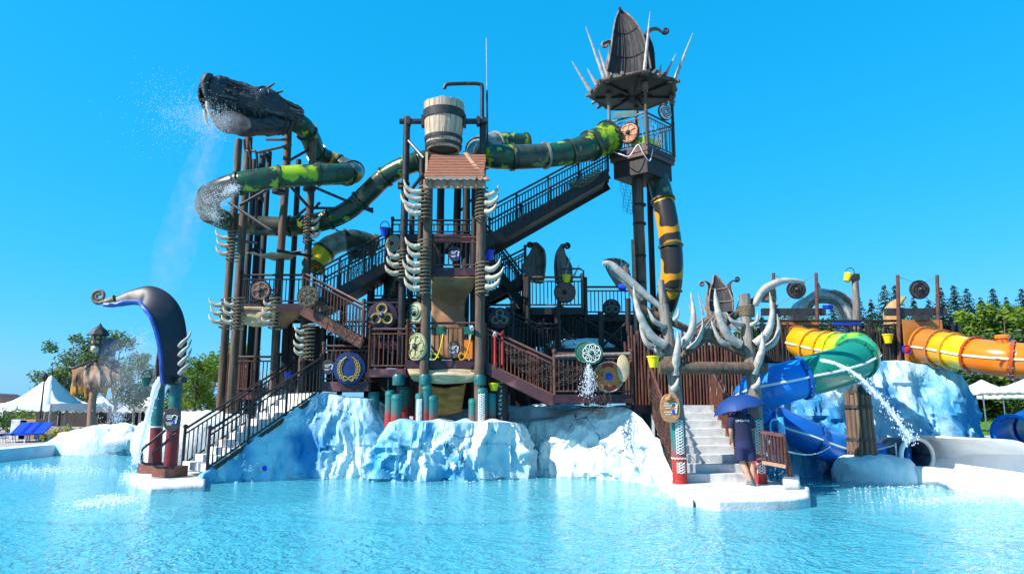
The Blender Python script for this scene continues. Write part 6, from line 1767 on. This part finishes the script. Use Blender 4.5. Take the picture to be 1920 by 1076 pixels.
for i, (px, top, Y, k, lab) in enumerate(((1880, 572, 50, 0, 'bright green bushy tree above the orange slide'), (1838, 590, 52, 0, 'bright green bush left of the bushy tree'), (1800, 612, 50, 1, 'dull green bush behind the second entrance mast'), (1705, 605, 52, 0, 'light green bush between the two slide entrances'), (1660, 618, 54, 1, 'dark green bush behind the stake fence'), (1625, 622, 50, 0, 'small green bush behind the driftwood post'), (1475, 600, 52, 1, 'green bush behind the first entrance board'), (1425, 612, 50, 0, 'green bush seen through the antler gate'), (1920, 630, 46, 1, 'dark bush at the right edge above the orange slide'), (1535, 612, 54, 1, 'dark bush behind the rib arch'))):
    p = at(px, top, Y)
    s = (p.z - .9) / 6
    plant_tree('leafy_bush', lab, p.x, Y, .9, T2[k], s * 1.1, i * 1.1, 'leafy bushes below the conifers', s, cat='bush')
# dark hedge under the orange slide
rng = random.Random(21)
for i in range(5):
    mb = MB()
    for k in range(14): leaf_cloud(mb, rng, V((16.8 + i * 3.2 + rng.uniform(-1.4, 1.4), 47 + rng.uniform(-.7, .7), 2.3 + rng.uniform(0, 2.2))), (1, .8, .7), 60, .2)
    tag(obj('hedge', mb, NEED, smooth=0), 'dark hedge behind the white parasols, %s from the left' % names[i], 'hedge', 'hedges behind the parasols')
# parasols on the bank
WCAN = mat('white_awning', (.80, .80, .79), (.70, .71, .72), rough=.85, scale=2, bump=.2)
def parasol(label, c, r, h, Yz):
    t = thing('parasol', label, 'parasol', V((c.x, c.y, Yz)), 'white parasols on the grass bank')
    obj('pole', pole((c.x, c.y, Yz), (c.x, c.y, c.z + h), .04, .04, 8), CHROME, t)
    mb = MB()
    n = 4
    top = V((c.x, c.y, c.z + h))
    ring = [V((c.x + r * math.cos(a), c.y + r * math.sin(a), c.z)) for a in [R(45) + 2 * math.pi * i / n for i in range(n)]]
    for i in range(n):
        a, b = ring[i], ring[(i + 1) % n]
        rows = [[a.lerp(b, u).lerp(top, v) - V((0, 0, .12 * math.sin(math.pi * v) + .05 * math.sin(math.pi * u) * (1 - v))) for u in (0, .25, .5, .75, 1)] for v in (0, .25, .5, .75, 1)]
        mb.grid(rows)
        mb.grid([[a.lerp(b, u) - V((0, 0, .22 + .03 * math.cos(u * 25))) for u in [k / 8 for k in range(9)]], [a.lerp(b, u) for u in [k / 8 for k in range(9)]]])
    obj('canopy', mb, WCAN, t, smooth=40, solid=.01)
    return t
for px, py, Y, r, lab in ((1842, 733, 38, 1.7, 'white parasol nearest the ice rock wall'), (1932, 729, 35, 1.9, 'white parasol at the right edge of the bank'), (1880, 742, 44, 1.4, 'white parasol farthest back on the bank')):
    c = at(px, py, Y)
    parasol(lab, c, r, .62, GZ + .2)
tag(obj('white_kerb', MB().box((16.5, 22.5, .45), (6, .4, .9)), WHITEP, smooth=0), 'white retaining wall below the grass bank', 'wall')
# tents on the left
def tent(label, px0, px1, ye, yt, Y, dep, parts=True):
    a, b = at(px0, ye, Y), at(px1, ye, Y)
    zt = zat(yt, Y)
    t = thing('marquee_tent', label, 'tent', V(((a.x + b.x) / 2, Y, GZ)))
    top = V(((a.x + b.x) / 2, Y + dep / 2, zt))
    ring = [a, b, b + V((0, dep, 0)), a + V((0, dep, 0))]
    mb = MB()
    for i in range(4):
        p, q = ring[i], ring[(i + 1) % 4]
        mb.grid([[p.lerp(q, u).lerp(top, v) - V((0, 0, (zt - a.z) * .20 * math.sin(math.pi * v ** .8))) for u in (0, .25, .5, .75, 1)] for v in (0, .15, .3, .45, .6, .75, .9, 1)])
    obj('roof', mb, WCAN, t, smooth=40, solid=.02)
    mb = MB()
    n = 24
    for p, q in ((ring[0], ring[1]), (ring[1], ring[2]), (ring[3], ring[0])):
        mb.grid([[p.lerp(q, k / n) - V((0, 0, .32 + .10 * abs(math.sin(k * math.pi / 4)))) for k in range(n + 1)], [p.lerp(q, k / n) for k in range(n + 1)]])
    obj('valance', mb, WCAN, t, smooth=0, solid=.01)
    for p in ring: obj('pole', pole(V((p.x, p.y, GZ)), p, .06, .05, 8), CHROME, t)
    obj('finial', spike_mesh(top), IRON, t)
    return t
def spike_mesh(p): return MB().lathe([(.05, 0), (.03, .3), (.001, .7)], 6, p)
tent('white pyramid marquee at the far left', -6, 96, 757, 700, 38, 4)
tent('low white marquee behind the hut pole', 112, 205, 762, 742, 48, 4)
tent('low white marquee behind the fountain', 208, 300, 762, 742, 48, 4)
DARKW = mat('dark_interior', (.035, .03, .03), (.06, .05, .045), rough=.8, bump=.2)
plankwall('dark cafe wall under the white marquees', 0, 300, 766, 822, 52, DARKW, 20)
rl = thing('tiled_roof', 'brown roof corner at the far left edge', 'roof', at(0, 760, 40))
a, b, c_, d_ = at(-60, 735, 41), at(-14, 738, 40), at(20, 757, 40), at(-60, 760, 40)
obj('roof_slope', MB().prism([a, b, c_, d_], (0, 2, 0)), BRSH, rl, smooth=0)
for i, (px, Y, lab) in enumerate(((83, 36, 'black lamp post in front of the pyramid marquee'), (118, 44, 'black lamp post farther back by the silvery tree'))):
    p = at(px, 715, Y)
    t = thing('lamp_post', lab, 'lamp', V((p.x, Y, GZ)), 'black lamp posts on the terrace')
    obj('pole', pole((p.x, Y, GZ), p, .05, .035, 8), IRON, t)
    obj('lantern', MB().lathe([(.07, 0), (.16, .22), (.16, .26), (.05, .42), (.001, .5)], 8, p), IRON, t)
    obj('base', MB().lathe([(.14, 0), (.12, .3), (.06, .4)], 8, (p.x, Y, GZ)), IRON, t)
# planting along the pool wall
rng = random.Random(31)
def shrub(label, px, py, Y, r, m, n=500, s=.1, name='shrub'):
    c = at(px, py, Y)
    mb = MB()
    for k in range(10): leaf_cloud(mb, rng, c + V((rng.uniform(-r, r), rng.uniform(-r, r) * .6, rng.uniform(-.2, .3) * r)), (r * .5, r * .5, r * .45), n // 10, s)
    tag(obj(name, mb, m, smooth=0), label, 'shrub', 'shrubs along the pool wall')
shrub('dark green shrub at the far left edge', 6, 800, 34, 1.0, NEED2)
shrub('green shrub in the planter box', 60, 803, 33, .45, LF2)
shrub('yellow ornamental grass right of the planters', 108, 822, 32, .8, SHRUBY)
shrub('yellow ornamental grass by the hut pole', 140, 815, 32.5, .7, SHRUBY)
shrub('green shrub by the tiled roof', 22, 782, 36, .9, LF2)
for i, (px, lab) in enumerate(((42, 'white planter box left of the green shrub'), (58, 'tan planter box under the green shrub'))):
    c = at(px, 822, 33)
    t = thing('planter_box', lab, 'planter', V((c.x, c.y, GZ)))
    bevelled(obj('box', MB().box(V((c.x, c.y, GZ + .45)), (.75, .7, .9)), (WHITEP, WOODT)[i], t, smooth=0), .03)
    obj('soil', MB().box(V((c.x, c.y, GZ + .905)), (.62, .58, .02)), BARK, t, smooth=0)
blob('boulder', 'grey boulder behind the yellow grass', at(104, 815, 34.5), (1.0, .6, .55), 40, .2, POSTL)
# blue sun loungers
for i, px in enumerate((22, 40, 58)):
    c = V((at(px, 832, 30.5).x, 30.5, GZ))
    t = thing('sun_lounger', ('blue sun lounger nearest the left edge', 'middle blue sun lounger by the planters', 'right blue sun lounger by the planters')[i], 'lounger', c, 'blue sun loungers by the pool wall')
    obj('seat', MB().prism([c + V((-.3, -.9, .3)), c + V((.3, -.9, .3)), c + V((.3, .3, .3)), c + V((-.3, .3, .3))], (0, 0, .06)), BLU, t, smooth=0)
    obj('backrest', MB().prism([c + V((-.3, .3, .3)), c + V((.3, .3, .3)), c + V((.3, .9, .75)), c + V((-.3, .9, .75))], (0, -.03, .05)), BLU, t, smooth=0)
    for sx in (-.26, .26):
        for sy in (-.8, .7): obj('leg', MB().box(c + V((sx, sy, .15)), (.04, .04, .3)), WHITEK, t, smooth=0)
# hut pole with hides
hu = thing('hide_hut', 'crooked wooden pole hung with ragged hides, lantern and tub on top', 'hut', at(170, 815, 29))
YU = 29
obj('pole', pole(V((vx(168, 815, YU), YU, GZ)), at(182, 680, YU), .17, .13, 10, .06, 5), mat('hut_pole', (.30, .17, .11), (.18, .1, .07), bump=.5, stretch=(3, 3, .4)), hu, smooth=60)
obj('foot_block', MB().box(V((vx(160, 815, YU), YU, GZ + .25)), (1.0, .7, .5)), WHITEP, hu, smooth=0)
HIDE = mat('ragged_hide', (.30, .17, .11), (.16, .085, .06), rough=.95, scale=4, bump=.6, c3=(.42, .28, .2))
THATY = mat('yellow_thatch', (.50, .25, .035), (.30, .14, .025), rough=.95, scale=8, stretch=(4, 4, .5), bump=.5)
rng = random.Random(17)
obj('cross_pole', pole(at(132, 690, YU), at(228, 688, YU), .06, .05, 8, .05, 3), IRON, hu, smooth=60)
for q, (x0, x1, top, L0, dy, m_) in enumerate(((134, 170, 690, 66, .25, THATY), (138, 168, 688, 50, -.08, HIDE), (158, 190, 686, 58, -.14, HIDE), (180, 208, 687, 50, -.10, HIDE), (200, 226, 689, 46, -.06, HIDE), (186, 222, 690, 62, .22, THATY), (165, 185, 690, 70, .1, HIDE))):
    rows = []
    for k in range(11):
        v = k / 10
        row = []
        for u_ in range(13):
            u = u_ / 12
            rag = L0 * (.72 + .30 * noise.noise(V((u * 4.5 + q * 3, q, 0))) + .22 * noise.noise(V((u * 14, q, 2))))
            row.append(at(x0 + (x1 - x0) * (u + .05 * math.sin(v * 5 + q)), top + rag * v, YU + dy + .10 * noise.noise(V((u * 3.5, v * 2, q))) - .12 * math.sin(math.pi * v)))
        rows.append(row)
    mb = MB(); mb.grid(rows)
    obj('hide', mb, m_, hu, smooth=70, solid=.02)
c = at(181, 688, YU)
for i in range(8):
    a = 2 * math.pi * i / 8
    obj('roof_stick', MB().tube([c + V((.1 * math.cos(a), .1 * math.sin(a), .3)), c + V((1.0 * math.cos(a), .6 * math.sin(a), .05 + .15 * math.sin(i)))], .045, 6), IRON, hu, smooth=60)
p = at(197, 668, YU)
obj('tub', MB().lathe([(.001, 0), (.36, 0), (.46, .72), (.42, .72), (.34, .05), (.001, .05)], 14, p - V((0, 0, 0)), cap=False), mat('slate_tub', (.06, .08, .12), (.04, .05, .07), bump=.2), hu)
p = at(184, 648, YU - .3)
obj('lantern_body', MB().lathe([(.24, 0), (.28, .03), (.26, .45), (.30, .48)], 8, p), IRON, hu)
for i in range(8):
    for j in range(2):
        a = 2 * math.pi * (i + .5) / 8
        obj('lantern_pane', MB().box(p + V((.265 * math.cos(a), .265 * math.sin(a), .14 + j * .19)), (.12, .02, .11), Matrix.Rotation(a + math.pi / 2, 3, 'Z')), GOLD, hu, smooth=0)
obj('lantern_roof', MB().lathe([(.42, .44), (.30, .62), (.28, .66), (.12, .78), (.04, .9), (.001, .95)], 8, p), IRON, hu)
obj('float_ball', MB().ball(p + V((-.05, -.1, -.14)), .17, 10, 6), BONE, hu)

# ================================================================ THE ATTENDANT
def ell(mb, secs, n=16):
    """closed loft of (centre, rx, ry) rings lying across z"""
    vs_, fs = [], []
    for c, rx, ry in secs:
        for j in range(n):
            a = 2 * math.pi * j / n
            vs_.append(V(c) + V((rx * math.cos(a), ry * math.sin(a), 0)))
    m_ = len(secs)
    for i in range(m_ - 1):
        for j in range(n):
            k = (j + 1) % n
            fs.append((i * n + j, i * n + k, (i + 1) * n + k, (i + 1) * n + j))
    fs.append(tuple(range(n - 1, -1, -1))); fs.append(tuple((m_ - 1) * n + j for j in range(n)))
    mb.add(vs_, fs)
foot = gnd(1407, 911, .2)
def W_(x, y, z): return foot + V((x - .155 * (z / 1.7), y, z))       # leans a little to the left, facing the steps (+Y)
def limb(mb, pts, rr, n=10): mb.tube(smooth_path([W_(*p) for p in pts], 4), [rr[min(i // 4, len(rr) - 2)] + (rr[min(i // 4 + 1, len(rr) - 1)] - rr[min(i // 4, len(rr) - 2)]) * (i % 4) / 4 if i < 4 * (len(rr) - 1) else rr[-1] for i in range(4 * (len(pts) - 1) + 1)], n)
SKIN = mat('skin', (.55, .30, .20), (.48, .25, .17), rough=.5, scale=9, bump=.05)
NAVY = mat('navy_cloth', (.012, .014, .045), (.02, .022, .06), rough=.85, scale=7, bump=.35, bs=40)
NAVY2 = mat('navy_shorts', (.018, .026, .10), (.012, .017, .06), rough=.8, scale=6, bump=.35, bs=40)
HAIR = mat('brown_hair', (.06, .035, .022), (.03, .018, .012), rough=.6, scale=40, bump=.6)
SHOE = mat('grey_shoe', (.20, .21, .21), (.12, .12, .13), rough=.7, bump=.3)
pers = thing('person', 'attendant seen from behind in navy polo shirt and shorts under blue umbrella', 'person', foot)
def remesh(o, v):
    md = o.modifiers.new('skin', 'REMESH'); md.mode = 'VOXEL'; md.voxel_size = v; md.use_smooth_shade = True
    s = o.modifiers.new('soft', 'SMOOTH'); s.factor = .5; s.iterations = 4
    return o
mb = MB()
hc_ = W_(-.005, .03, 1.665)
mb.ball(hc_, 1, 16, 12, (.078, .098, .118))
mb.ball(hc_ + V((0, .05, -.055)), 1, 12, 8, (.058, .06, .062))
mb.ball(hc_ + V((0, .10, -.012)), 1, 8, 6, (.014, .022, .026))
for s in (-1, 1): mb.ball(hc_ + V((.078 * s, -.005, -.012)), 1, 8, 6, (.012, .022, .034))
limb(mb, [(0, 0, 1.40), (0, .005, 1.50), (0, .02, 1.60)], [.075, .058, .056])
ell(mb, [(W_(0, 0, .88), .15, .10), (W_(0, 0, 1.05), .14, .095), (W_(0, 0, 1.25), .165, .11), (W_(0, 0, 1.40), .17, .10), (W_(0, 0, 1.47), .09, .07)])
limb(mb, [(-.17, 0, 1.41), (-.235, -.02, 1.28), (-.255, -.03, 1.13), (-.235, .05, 1.0), (-.20, .12, .90)], [.055, .05, .042, .038, .028])
limb(mb, [(.17, 0, 1.41), (.23, .05, 1.29), (.235, .10, 1.17), (.15, .22, 1.22), (.04, .30, 1.30)], [.055, .05, .042, .038, .028])
limb(mb, [(-.085, 0, .92), (-.10, .03, .70), (-.085, .05, .50), (-.045, -.02, .30), (.0, -.07, .09)], [.095, .085, .062, .056, .036])
limb(mb, [(.09, 0, .92), (.105, .03, .70), (.11, .06, .50), (.10, .03, .30), (.085, .02, .09)], [.095, .085, .062, .056, .036])
# hands: palm, four unequal bent fingers and a thumb each
def hand(w, d, side, curl, up=V((0, 0, 1))):
    d = d.normalized(); s_ = d.cross(up).normalized() * side; nrm = s_.cross(d) * side
    mb.tube([w, w + d * .045, w + d * .09], [.026, .036, .034], 8, flat=.6, up=nrm)
    for k, ln in enumerate((.070, .080, .075, .058)):
        b = w + d * .082 + s_ * (-.027 + .018 * k)
        q1 = b + d * ln * .45 * (1 - curl * .3) - nrm * ln * .3 * curl
        q2 = q1 + d * ln * .35 * (1 - curl * 1.2) - nrm * ln * .45 * curl
        q3 = q2 - d * ln * .3 * (curl - .4) - nrm * ln * .2 * curl
        mb.tube([b, q1, q2, q3], [.0095, .009, .0085, .007], 6)
    b = w + d * .03 - s_ * .03
    mb.tube([b, b - s_ * .022 + d * .03, b - s_ * .02 + d * .06 - nrm * .015], [.012, .011, .009], 6)
hand(W_(-.20, .12, .90), V((.1, .35, -1)), 1, .45, V((1, 0, 0)))
hand(W_(.04, .30, 1.30), V((-.75, .5, .3)), 1, .95)
remesh(obj('body', mb, SKIN, pers), .0065)
# polo shirt
mb = MB()
ell(mb, [(W_(0, 0, .83), .195, .135), (W_(0, 0, .93), .19, .135), (W_(0, 0, 1.05), .185, .13), (W_(0, 0, 1.2), .20, .135), (W_(0, 0, 1.32), .205, .13), (W_(0, 0, 1.41), .19, .115), (W_(0, 0, 1.46), .12, .09), (W_(0, .005, 1.50), .075, .075)], 22)
limb(mb, [(-.13, 0, 1.41), (-.21, -.01, 1.33), (-.255, -.025, 1.18)], [.095, .088, .078], 12)
limb(mb, [(.13, 0, 1.41), (.21, .03, 1.33), (.245, .075, 1.19)], [.095, .088, .078], 12)
shirt = remesh(obj('polo_shirt', mb, NAVY, pers), .012)
mb = MB().lathe([(.070, 0), (.082, .0), (.078, .035), (.068, .04)], 18, W_(0, .008, 1.495), cap=False)
obj('collar', mb, NAVY, shirt, smooth=60)
mb = MB()
ell(mb, [(W_(0, 0, 1.0), .17, .12), (W_(0, 0, .9), .19, .14), (W_(0, 0, .78), .20, .145), (W_(0, .01, .74), .19, .13)], 20)
limb(mb, [(-.085, 0, .86), (-.105, .02, .68), (-.105, .035, .52)], [.115, .115, .108], 12)
limb(mb, [(.09, 0, .86), (.11, .02, .68), (.115, .045, .52)], [.115, .115, .108], 12)
remesh(obj('shorts', mb, NAVY2, pers), .012)
mb = MB().ball(hc_ + V((0, -.012, .022)), 1, 18, 12, (.084, .10, .104))
for i, p in enumerate(mb.v):
    q = p - hc_
    if q.y > .04: q.y = .04 + (q.y - .04) * .35
    if q.z < -.045: q.z = -.045 + (q.z + .045) * .25
    q *= 1 + .03 * noise.noise(q * 45)
    mb.v[i] = hc_ + q
obj('hair', mb, HAIR, pers, smooth=60)
for x, y, s in ((.0, -.07, -1), (.085, .02, 1)):
    a = W_(x, y, .045)
    mb = MB()
    mb.tube(smooth_path([a + V((0, -.07, .0)), a + V((0, .0, .015)), a + V((-.02, .10, .0)), a + V((-.035, .17, -.01))], 3), [.035, .042, .046, .046, .045, .045, .044, .044, .042, .03], 10, flat=.85)
    mb.tube([a + V((0, -.01, 0)), a + V((0, -.02, .075))], [.045, .042], 10)
    sh = obj('shoe', mb, SHOE, pers, smooth=60)
    mb = MB().prism([a + V((q[0], q[1], -.045)) for q in ((-.04, -.10), (.04, -.10), (.035, .05), (.02, .18), (-.05, .21), (-.075, .15), (-.045, .0))], (0, 0, .022))
    obj('sole', mb, WHITEK, sh, smooth=30)
for i, ch in enumerate('OPERATOR'):
    x = -.125 + .25 * i / 7
    p = W_(x, 0, 1.315 + .004 * (1 - ((i - 3.5) / 3.5) ** 2))
    yy = -.137 * math.sqrt(max(.1, 1 - (x / .205) ** 2)) - .006
    p = V((p.x, foot.y + yy, p.z))
    M = Matrix.Translation(p) @ Matrix.Rotation(x * 3.2, 4, 'Z') @ Matrix.Rotation(R(90), 4, 'X')
    textmesh(ch, .062, WHITEK, shirt, M, 'lettering', .002)
# umbrella
def umbmat():
    m = bpy.data.materials.new('blue_umbrella_cloth'); m.use_nodes = True
    t = m.node_tree; N, L = t.nodes, t.links
    b = N['Principled BSDF']; b.inputs['Base Color'].default_value = (.012, .06, .25, 1); b.inputs['Roughness'].default_value = .6
    nz = N.new('ShaderNodeTexNoise'); nz.inputs['Scale'].default_value = 30
    bn = N.new('ShaderNodeBump'); bn.inputs['Strength'].default_value = .1; L.new(nz.outputs[0], bn.inputs['Height']); L.new(bn.outputs[0], b.inputs['Normal'])
    tl = N.new('ShaderNodeBsdfTranslucent'); tl.inputs[0].default_value = (.015, .10, .36, 1)
    mx = N.new('ShaderNodeMixShader'); mx.inputs[0].default_value = .3
    L.new(b.outputs[0], mx.inputs[1]); L.new(tl.outputs[0], mx.inputs[2]); L.new(mx.outputs[0], N['Material Output'].inputs[0])
    return m
um = thing('umbrella', 'blue umbrella held tilted above the attendant', 'umbrella', W_(-.02, .33, 1.2))
axis = V((-.22, .10, 1)).normalized()
apex = at(1378, 741, foot.y + .28)
Mu = axis.to_track_quat('Z', 'Y').to_matrix()
rows = []
NP = 8
for i in range(8):
    f = i / 7
    r_ = .56 * math.sin(f * 1.25) / math.sin(1.25); zz = -.34 * (1 - math.cos(f * 1.25)) / (1 - math.cos(1.25))
    row = []
    for j in range(NP * 6 + 1):
        a = 2 * math.pi * j / (NP * 6)
        ph = (j % 6) / 6
        k = 1 - .055 * math.sin(math.pi * ph) * f ** 2
        row.append(apex + Mu @ V((r_ * k * math.cos(a), r_ * k * math.sin(a), zz + .02 * math.sin(math.pi * ph) * f)))
    rows.append(row)
mb = MB(); mb.grid(rows)
obj('canopy', mb, umbmat(), um, smooth=30)
for j in range(NP):
    obj('rib', MB().tube([rows[i][j * 6] - axis * .012 for i in range(8)], .005, 4), IRON, um)
grip = W_(-.02, .34, 1.30)
obj('shaft', MB().tube([apex + axis * .07, grip, grip - V((0, 0, .12))], .008, 6), CHROME, um)
obj('handle', MB().tube([grip - V((0, 0, .03)), grip - V((0, 0, .14))], .017, 8), IRON, um)

# ================================================================ WATER IN THE AIR
def spraymat(name, a, em=0):
    m = bpy.data.materials.new(name); m.use_nodes = True
    t = m.node_tree; N, L = t.nodes, t.links
    b = N['Principled BSDF']; b.inputs['Base Color'].default_value = (.95, .97, 1, 1); b.inputs['Roughness'].default_value = .15
    b.inputs['Transmission Weight'].default_value = .0
    tr = N.new('ShaderNodeBsdfTransparent'); mx = N.new('ShaderNodeMixShader')
    tl = N.new('ShaderNodeBsdfTranslucent'); tl.inputs[0].default_value = (.95, .97, 1, 1)
    m2 = N.new('ShaderNodeMixShader'); m2.inputs[0].default_value = .5
    L.new(b.outputs[0], m2.inputs[1]); L.new(tl.outputs[0], m2.inputs[2])
    nz = N.new('ShaderNodeTexNoise'); nz.inputs['Scale'].default_value = 14
    mr = N.new('ShaderNodeMapRange'); mr.inputs[3].default_value = a * .4; mr.inputs[4].default_value = min(1, a * 1.6)
    L.new(nz.outputs[0], mr.inputs[0]); L.new(mr.outputs[0], mx.inputs[0])
    L.new(tr.outputs[0], mx.inputs[1]); L.new(m2.outputs[0], mx.inputs[2]); L.new(mx.outputs[0], N['Material Output'].inputs[0])
    return m
DROP = spraymat('water_drops', .85)
JET = spraymat('water_jet', .62)
MIST = spraymat('water_mist', .5)
rng = random.Random(77)
def droplet(mb, p, r, stretch=1.):
    d = [V((r, 0, 0)), V((-r * .5, r * .87, 0)), V((-r * .5, -r * .87, 0)), V((0, 0, r * 1.2 * stretch)), V((0, 0, -r * 1.2 * stretch))]
    mb.add([p + q for q in d], [(0, 1, 3), (1, 2, 3), (2, 0, 3), (1, 0, 4), (2, 1, 4), (0, 2, 4)])
def arc(a, b, h, n): return [a.lerp(b, i / n) + V((0, 0, h * 4 * (i / n) * (1 - i / n))) for i in range(n + 1)]
def jet(label, path, r0, r1, drops, spread):
    t = thing('water_jet', label, 'water', path[0])
    n = len(path)
    mb = MB().tube(path, [(r0 + (r1 - r0) * i / n) * (1 + .7 * noise.noise(V((i * .9, r0 * 50, 1)))) for i in range(n)], 7)
    obj('stream', mb, JET, t, smooth=60)
    mb = MB()
    for k in range(drops):
        f = rng.random() ** .6
        p = path[min(n - 1, int(f * n))]
        s = spread * (.2 + f)
        droplet(mb, p + V((rng.gauss(0, s), rng.gauss(0, s), rng.gauss(0, s))), rng.uniform(.006, .02), 1.4)
    o = obj('drops', mb, DROP, t, smooth=0)
    o['kind'] = 'stuff'
    return t
jet('water falling from the spout of the curled hood fountain', smooth_path(pt((303, 708, 17.2), (294, 722, 17.0), (285, 755, 16.95), (274, 795, 16.9), (262, 840, 16.9), (252, 870, 16.9)), 6), .07, .05, 500, .06)
jet('splashing jet arcing from the green slide down to the flume', smooth_path(pt((1538, 675, 15.6), (1568, 682, 15.4), (1605, 702, 15.2), (1640, 735, 15.0), (1670, 770, 14.9), (1695, 805, 14.8), (1708, 822, 14.8)), 6), .035, .05, 420, .075)
jet('water dripping down the net below the green wheel', smooth_path(pt((1103, 685, 17.5), (1104, 705, 17.4), (1102, 735, 17.4)), 5), .02, .02, 500, .10)
# dragon spray: soft mist (volume) with fine drops in it
def mistvol(name, d, sc=3.6):
    m = bpy.data.materials.new(name); m.use_nodes = True
    t = m.node_tree; N, L = t.nodes, t.links
    N.remove(N['Principled BSDF'])
    pv = N.new('ShaderNodeVolumePrincipled'); pv.inputs['Color'].default_value = (.97, .98, 1, 1); pv.inputs['Anisotropy'].default_value = .35
    g = N.new('ShaderNodeNewGeometry'); nz = N.new('ShaderNodeTexNoise'); nz.inputs['Scale'].default_value = sc; nz.inputs['Detail'].default_value = 4
    L.new(g.outputs['Position'], nz.inputs[0])
    r = N.new('ShaderNodeMapRange'); r.inputs[1].default_value = .36; r.inputs[2].default_value = .68; r.inputs[3].default_value = 0; r.inputs[4].default_value = d
    L.new(nz.outputs['Fac'], r.inputs[0]); L.new(r.outputs[0], pv.inputs['Density']); L.new(pv.outputs[0], N['Material Output'].inputs['Volume'])
    return m
def plume(label, layers, drops, dr, name='water_mist'):
    """layers: (path, radii, density) nested plumes of mist"""
    t = thing(name, label, 'spray', layers[0][0][0])
    t['kind'] = 'stuff'
    for path, rad, d in layers:
        sp = smooth_path(path, 5)
        rr = []
        for i in range(len(sp)):
            f = i / 5; k = min(int(f), len(rad) - 2); rr.append(rad[k] + (rad[k + 1] - rad[k]) * (f - k))
        o = obj('mist', MB().tube(sp, rr, 14), mistvol('mist_%d' % len(bpy.data.materials), d), t, smooth=60)
        o['kind'] = 'stuff'
    mb = MB()
    sp = smooth_path(layers[0][0], 8); rad = layers[0][1]
    for k in range(drops):
        f = rng.random() ** 1.5
        i = min(len(sp) - 1, int(f * len(sp)))
        w = (.12 + .45 * f) if len(layers) > 2 else rad[min(len(rad) - 1, int(f * len(rad)))] * .5
        droplet(mb, sp[i] + V((rng.gauss(0, w), rng.gauss(0, w), rng.gauss(0, w))), dr * rng.uniform(.5, 1.2), 1.6)
    o = obj('drops', mb, DROP, t, smooth=0); o['kind'] = 'stuff'
    return t
m0 = hp(412, 214, .86)
plume('soft white spray blowing from the mouth of the black dragon', [
    (pt((425, 222, 18.6), (400, 228, 18.3), (378, 225, 18.0), (345, 215, 17.8), (300, 212, 17.6)), [.10, .34, .38, .28, .10], .40),
    (pt((420, 232, 18.5), (400, 260, 18.3), (378, 310, 18.2), (352, 390, 18.2), (325, 480, 18.2), (300, 560, 18.2)), [.15, .34, .42, .50, .55, .3], .30),
    (pt((402, 240, 18.4), (385, 300, 18.3), (365, 370, 18.3), (345, 450, 18.3)), [.05, .14, .18, .08], 1.0),
    (pt((470, 232, 18.7), (450, 232, 18.6), (425, 230, 18.5), (400, 226, 18.4)), [.1, .32, .35, .15], 1.1)], 3500, .0065)
plume('thin spray drifting over the left loop of the dragon slide', [
    (pt((440, 352, 18.2), (410, 368, 18.2), (392, 388, 18.3), (410, 412, 18.6)), [.15, .4, .45, .15], .55)], 1800, .008)
plume('fine spray hanging over the low rocks behind the fountain', [
    (pt((222, 790, 26), (228, 760, 26), (240, 715, 26), (255, 660, 26), (262, 630, 26)), [.25, .8, 1.2, 1.1, .4], .22),
    (pt((218, 795, 26), (219, 775, 26), (221, 752, 26)), [.1, .25, .1], 1.2)], 900, .012)
mb = MB()
for cx, cy, sx, sy, n in ((215, 936, 26, 5, 500), (165, 945, 20, 4, 200), (252, 893, 12, 5, 500), (1700, 905, 60, 8, 500), (1800, 935, 70, 6, 500), (1260, 925, 30, 6, 300), (100, 880, 50, 5, 500), (560, 893, 60, 2, 200), (850, 899, 90, 2, 250)):
    for k in range(n):
        p = gnd(cx + rng.gauss(0, sx), cy + rng.gauss(0, sy), .004)
        r = rng.uniform(.008, .03)
        mb.lathe([(r, 0), (r * .6, r * .5), (.0005, r * .6)], 5, p, cap=False)
o = obj('foam', mb, DROP, smooth=60)
o['kind'] = 'stuff'; o['label'] = 'scattered white foam and bubbles on the pool surface'; o['category'] = 'foam'
print('objects', len(bpy.data.objects))
